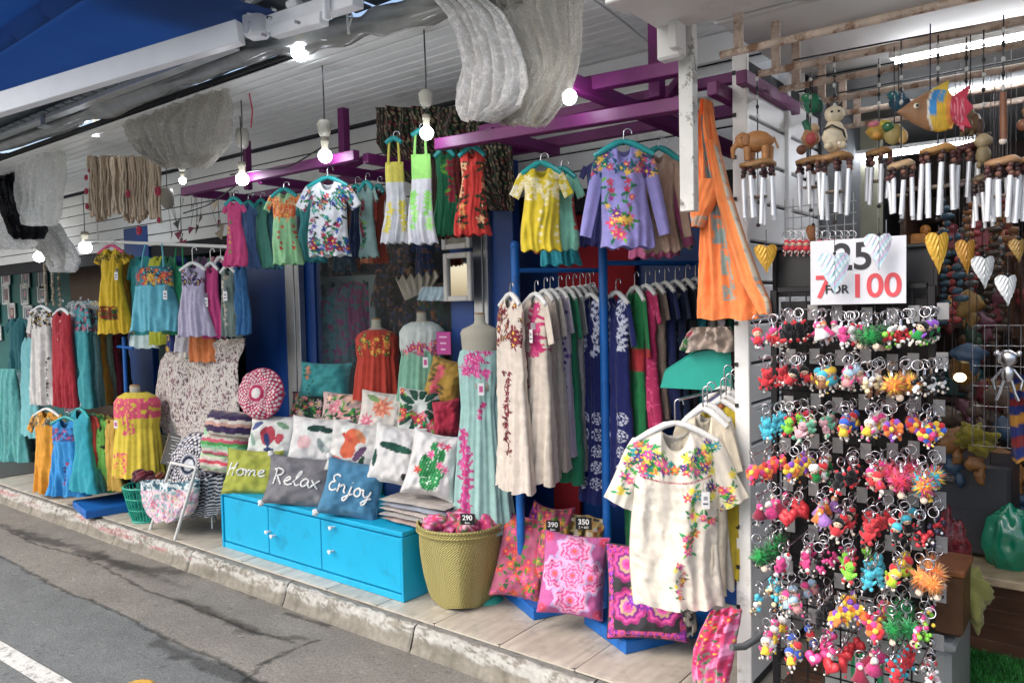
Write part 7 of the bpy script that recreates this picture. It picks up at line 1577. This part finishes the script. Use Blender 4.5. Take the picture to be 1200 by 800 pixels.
lace([(100, 205, 268), (125, 160, 272), (145, 142, 273), (165, 150, 271), (182, 165, 262), (196, 190, 240)], 2.42, LACEG, 'dusty grey lace valance hung over the left part of the awning bar', 'lace_curtain', amp=.024, fk=26, depth=.02, res=.008, seed=6)
lace([(172, 26, 72), (190, 20, 76), (220, 18, 76), (245, 20, 72), (264, 30, 66)], 2.5, NET, 'white net lace hanging near the top left corner', 'lace_curtain', amp=.02, fk=17, depth=.02, res=.009, seed=7)
lace([(180, -5, 28), (215, -5, 34), (250, 2, 56), (272, 12, 54), (280, 16, 48)], 2.62, LACEB, 'black crochet lace behind the white net lace', 'lace_curtain', amp=.02, fk=9, depth=.03, res=.012, seed=8)
lace([(230, -30, 10), (260, -30, 20), (285, -20, 45), (292, 0, 38)], 2.66, LACEW, 'off white fringed lace below the black crochet lace', 'lace_curtain', amp=.02, fk=9, depth=.03, res=.012, seed=9)
lace([(262, 28, 70), (285, 40, 82), (305, 55, 92), (318, 62, 88)], 3.0, LACEW, 'crumpled beige lace bunting hung over the teal shop entrance', 'lace_curtain', amp=.03, fk=9, depth=.04, res=.012, seed=10)
# fringed cream poncho hanging
t_ = thing('fringed_hanging', 'cream knotted yarn fringe curtain with small crimson flowers', 'hanging', at(143, 185, Y=2.62))
o0 = np.array(t_.location); mb = MB(); mb.tube([at(103, 188, Y=2.62) - o0, at(185, 190, Y=2.62) - o0], .012, 8, hx('b8a890')); mb.build('rod', PAINT, t_, True)
q = random.Random(4)
for k in range(120):
    x = 103 + 83 * (k + .5) / 120; p = at(x, 184 + q.uniform(-2, 2), Y=2.62 + q.uniform(-.035, .035)) - o0
    ln = .40 + .03 * math.sin(k * .11) + q.uniform(-.03, .03); P_ = [p]
    for j in range(1, 7): P_.append(p + (q.uniform(-.005, .005) + .006 * math.sin(j), q.uniform(-.008, .008), -ln * j / 6))
    mb = MB(); mb.tube(P_, [.009, .008, .007, .0075, .007, .008, .012], 5, hx(q.choice(['c8b49a', 'b8a288', 'd0bea4', 'a8927a']))); mb.build('yarn', KNIT, t_, True)
for x, y, r in ((101, 208, .02), (101, 224, .022), (102, 242, .02), (150, 227, .024), (185, 224, .03), (186, 258, .018), (163, 270, .03), (104, 200, .012)):
    mb = MB(); p = at(x, y, Y=2.56) - o0
    for i in range(7): a = i * .9; mb.ball(p + (.6 * r * math.cos(a), 0, .6 * r * math.sin(a)), (r * .5, r * .4, r * .5), hx('b01c44'), 8, 6)
    mb.ball(p + (0, -.006, 0), r * .35, hx('801030'), 8, 6); mb.build('crimson_flower', FUZZ, t_, True)
# bulbs
GLOW = mat('bulb_glow', 'f4f8ff', .3, emit=20, ecol='f0f6ff')
def bulb(x, y, r, Y, ztop, label, fix=None, wire_to=None, lit=True):
    p = at(x, y, Y=Y); px = seen(p)[2] / FOC; t = thing('light_bulb', label, 'light bulb', p, 0, 'bulbs under the canopy'); R_ = r * px
    mb = MB(); mb.ball((0, 0, 0), R_, nu=16, nv=12); mb.build('globe', GLOW, t, True)
    mb = MB(); mb.lathe([(R_ * .45, R_ * .85), (R_ * .5, R_ * 1.9), (R_ * .62, R_ * 2.0), (R_ * .6, R_ * 2.6), (.001, R_ * 2.7)], 14, hx('a8a08c')); mb.build('socket', PAINT, t, True)
    zt_ = max(ztop - p[2], R_ * 3)
    if fix:
        mb = MB(); fx = fix * px
        mb.lathe([(.001, 0), (fx * .6, .0), (fx * .95, -fx * .5), (fx * .8, -fx * 1.6), (fx * .45, -fx * 2.3), (.001, -fx * 2.3)], 18, hx('b8b4a4'), c=(0, 0, R_ * 2.6 + fx * 2.3 + (.03 if y < 170 else 0))); mb.build('housing', PAINT, t, True)
    mb = MB(); P_ = [(0, 0, R_ * 2.6), (.004, 0, (R_ * 2.6 + zt_) / 2), (0, 0, zt_)]; mb.tube(P_, .0035, 5, hx('2a2a2c')); mb.build('flex', GLOSS, t, True)
    return t, p
bulb(352, 61, 11, 2.35, 2.74, 'large lit bulb tucked under the rolled plastic sheet')
bulb(381, 183, 8, 2.5, 2.72, 'lit bulb on a beige holder above the white embroidered blouse', 9)
bulb(284, 210, 7.5, 2.52, 2.6, 'lit bulb at the left end of the purple frame', None)
bulb(500, 156, 8, 2.48, 2.72, 'lit bulb on a rusty beige holder above the lime dress', 9)
bulb(667, 114, 9, 2.45, 2.7, 'lit bulb beside the big lace curtain at the purple corner')
bulb(112, 152, 8, 2.45, 2.75, 'lit bulb peeping under the plastic roll at upper left')
bulb(100, 290, 7, 2.9, 2.5, 'lit bulb between the teal shop and the fringe curtain')
bulb(46, 301, 6, 3.3, 2.5, 'farthest lit bulb above the framed prints')
bulb(214, 212, 4, 2.9, 2.6, 'small bulb left of the purple beam end', 6)
for k, (x, y, Y, lab) in enumerate(((284, 162, 2.6, 'unlit beige lamp holder right of the dusty lace valance'), (196, 232, 2.8, 'unlit pale lamp holder right of the fringe curtain'))):
    p = at(x, y, Y=Y); px = seen(p)[2] / FOC; t_ = thing('lamp_holder', lab, 'lamp holder', p, 0, 'unlit lamp holders'); mb = MB(); mb.lathe([(.001, 12 * px), (6 * px, 11 * px), (8 * px, 4 * px), (7 * px, -8 * px), (4 * px, -12 * px), (.001, -12 * px)], 16, hx('b8b4a8')); mb.build('housing', PAINT, t_, True); mb = MB(); mb.tube([(0, 0, 12 * px), (.003, 0, .14), (0, 0, 2.74 - p[2])], .0035, 5, hx('2a2a2c')); mb.build('flex', GLOSS, t_, True)
# wires under the ceiling
for k, (P_, lab, c_) in enumerate((([(270, 205), (300, 200), (340, 196), (378, 172)], 'black cable sagging between two lamp holders', '1c1c1e'), ([(215, 250), (245, 240), (280, 215)], 'black cable sagging left of the purple frame', '1c1c1e'), ([(294, 82), (292, 110), (296, 130), (294, 150)], 'pink cord dangling from the awning bar', 'c83a5a'), ([(694, -2), (730, 25), (775, 62)], 'thin pale conduit crossing the grooved ceiling', 'a8a8a4'))):
    pts = np.array([at(x, y, Y=2.55) for x, y in P_]) if k < 3 else np.array([at(x, y, Z=2.70) for x, y in P_]); ti = np.linspace(0, len(pts) - 1, 24); S_ = np.stack([np.interp(ti, range(len(pts)), pts[:, j]) for j in range(3)], 1)
    for _ in range(3): S_[1:-1] = (S_[:-2] + 2 * S_[1:-1] + S_[2:]) / 4
    mb = MB(); mb.tube(S_ - S_[0], .0045, 6, hx(c_)); tag(mb.build('cable', GLOSS, None, True, loc=S_[0]), lab, 'cable')
# paper bunting and dried lace bits hung under the left ceiling
q = random.Random(8)
for k in range(16):
    x = q.uniform(200, 262); y = q.uniform(232, 285); p = at(x, y, Y=q.uniform(3.0, 3.4)); c_ = q.choice(['b8a890', '7a2a3a', '9a9484', 'c8bca8', '6a6a70', '8a3a50']); mb = MB(); s = q.uniform(.03, .05)
    mb.add([(-s, 0, 0), (s, .01, .01), (.2 * s, -.01, -1.6 * s), (0, .012, .2 * s)], [(0, 1, 2), (0, 3, 1), (0, 2, 3), (1, 3, 2)], hx(c_)); mb.tube([(0, 0, 0), (0, 0, 2.42 - p[2])], .0015, 4, hx('2a2a2a'))
    tag(mb.build('bunting_flag', CLOTH, None, False, loc=p, rot=(0, q.uniform(-.4, .4), q.uniform(-1, 1))), '%s bunting scrap%s behind the fringe curtain, %s, %s' % ({'b8a890': 'beige', '7a2a3a': 'maroon', '9a9484': 'olive grey', 'c8bca8': 'cream', '6a6a70': 'grey', '8a3a50': 'dusky red'}[c_], ' (%s)' % ['smallest', 'small', 'mid sized', 'larger', 'large', 'largest'][min(5, int((s - .03) / .0034))], 'high' if y < 250 else ('low' if y > 268 else 'mid height'), 'left' if x < 220 else ('right' if x > 242 else 'centre')), 'bunting', 'bunting scraps under the left ceiling')
for k, (x, y, h, nm) in enumerate(((68, 300, 90, 'dark knotted macrame strand'), (60, 300, 60, 'pale shell wind string'), (52, 310, 50, 'thin beige shell string'))):
    p = at(x, y, Y=3.0); px = seen(p)[2] / FOC; mb = MB()
    for j in range(14): mb.ball((q.uniform(-.012, .012), 0, -h * px * j / 14), (.018, .014, .02), hx(q.choice(['5a4a3c', '8a7a66', '3a4a4a', '9a8a74'] if k == 0 else ['b8ac98', 'a89a84'])), 7, 5)
    mb.tube([(0, 0, 0), (0, 0, 2.44 - p[2])], .002, 4, hx('3a3a3a')); tag(mb.build('shell_string', KNIT, None, True, loc=p), nm + ' hanging at the entrance of the teal shop', 'shell string')
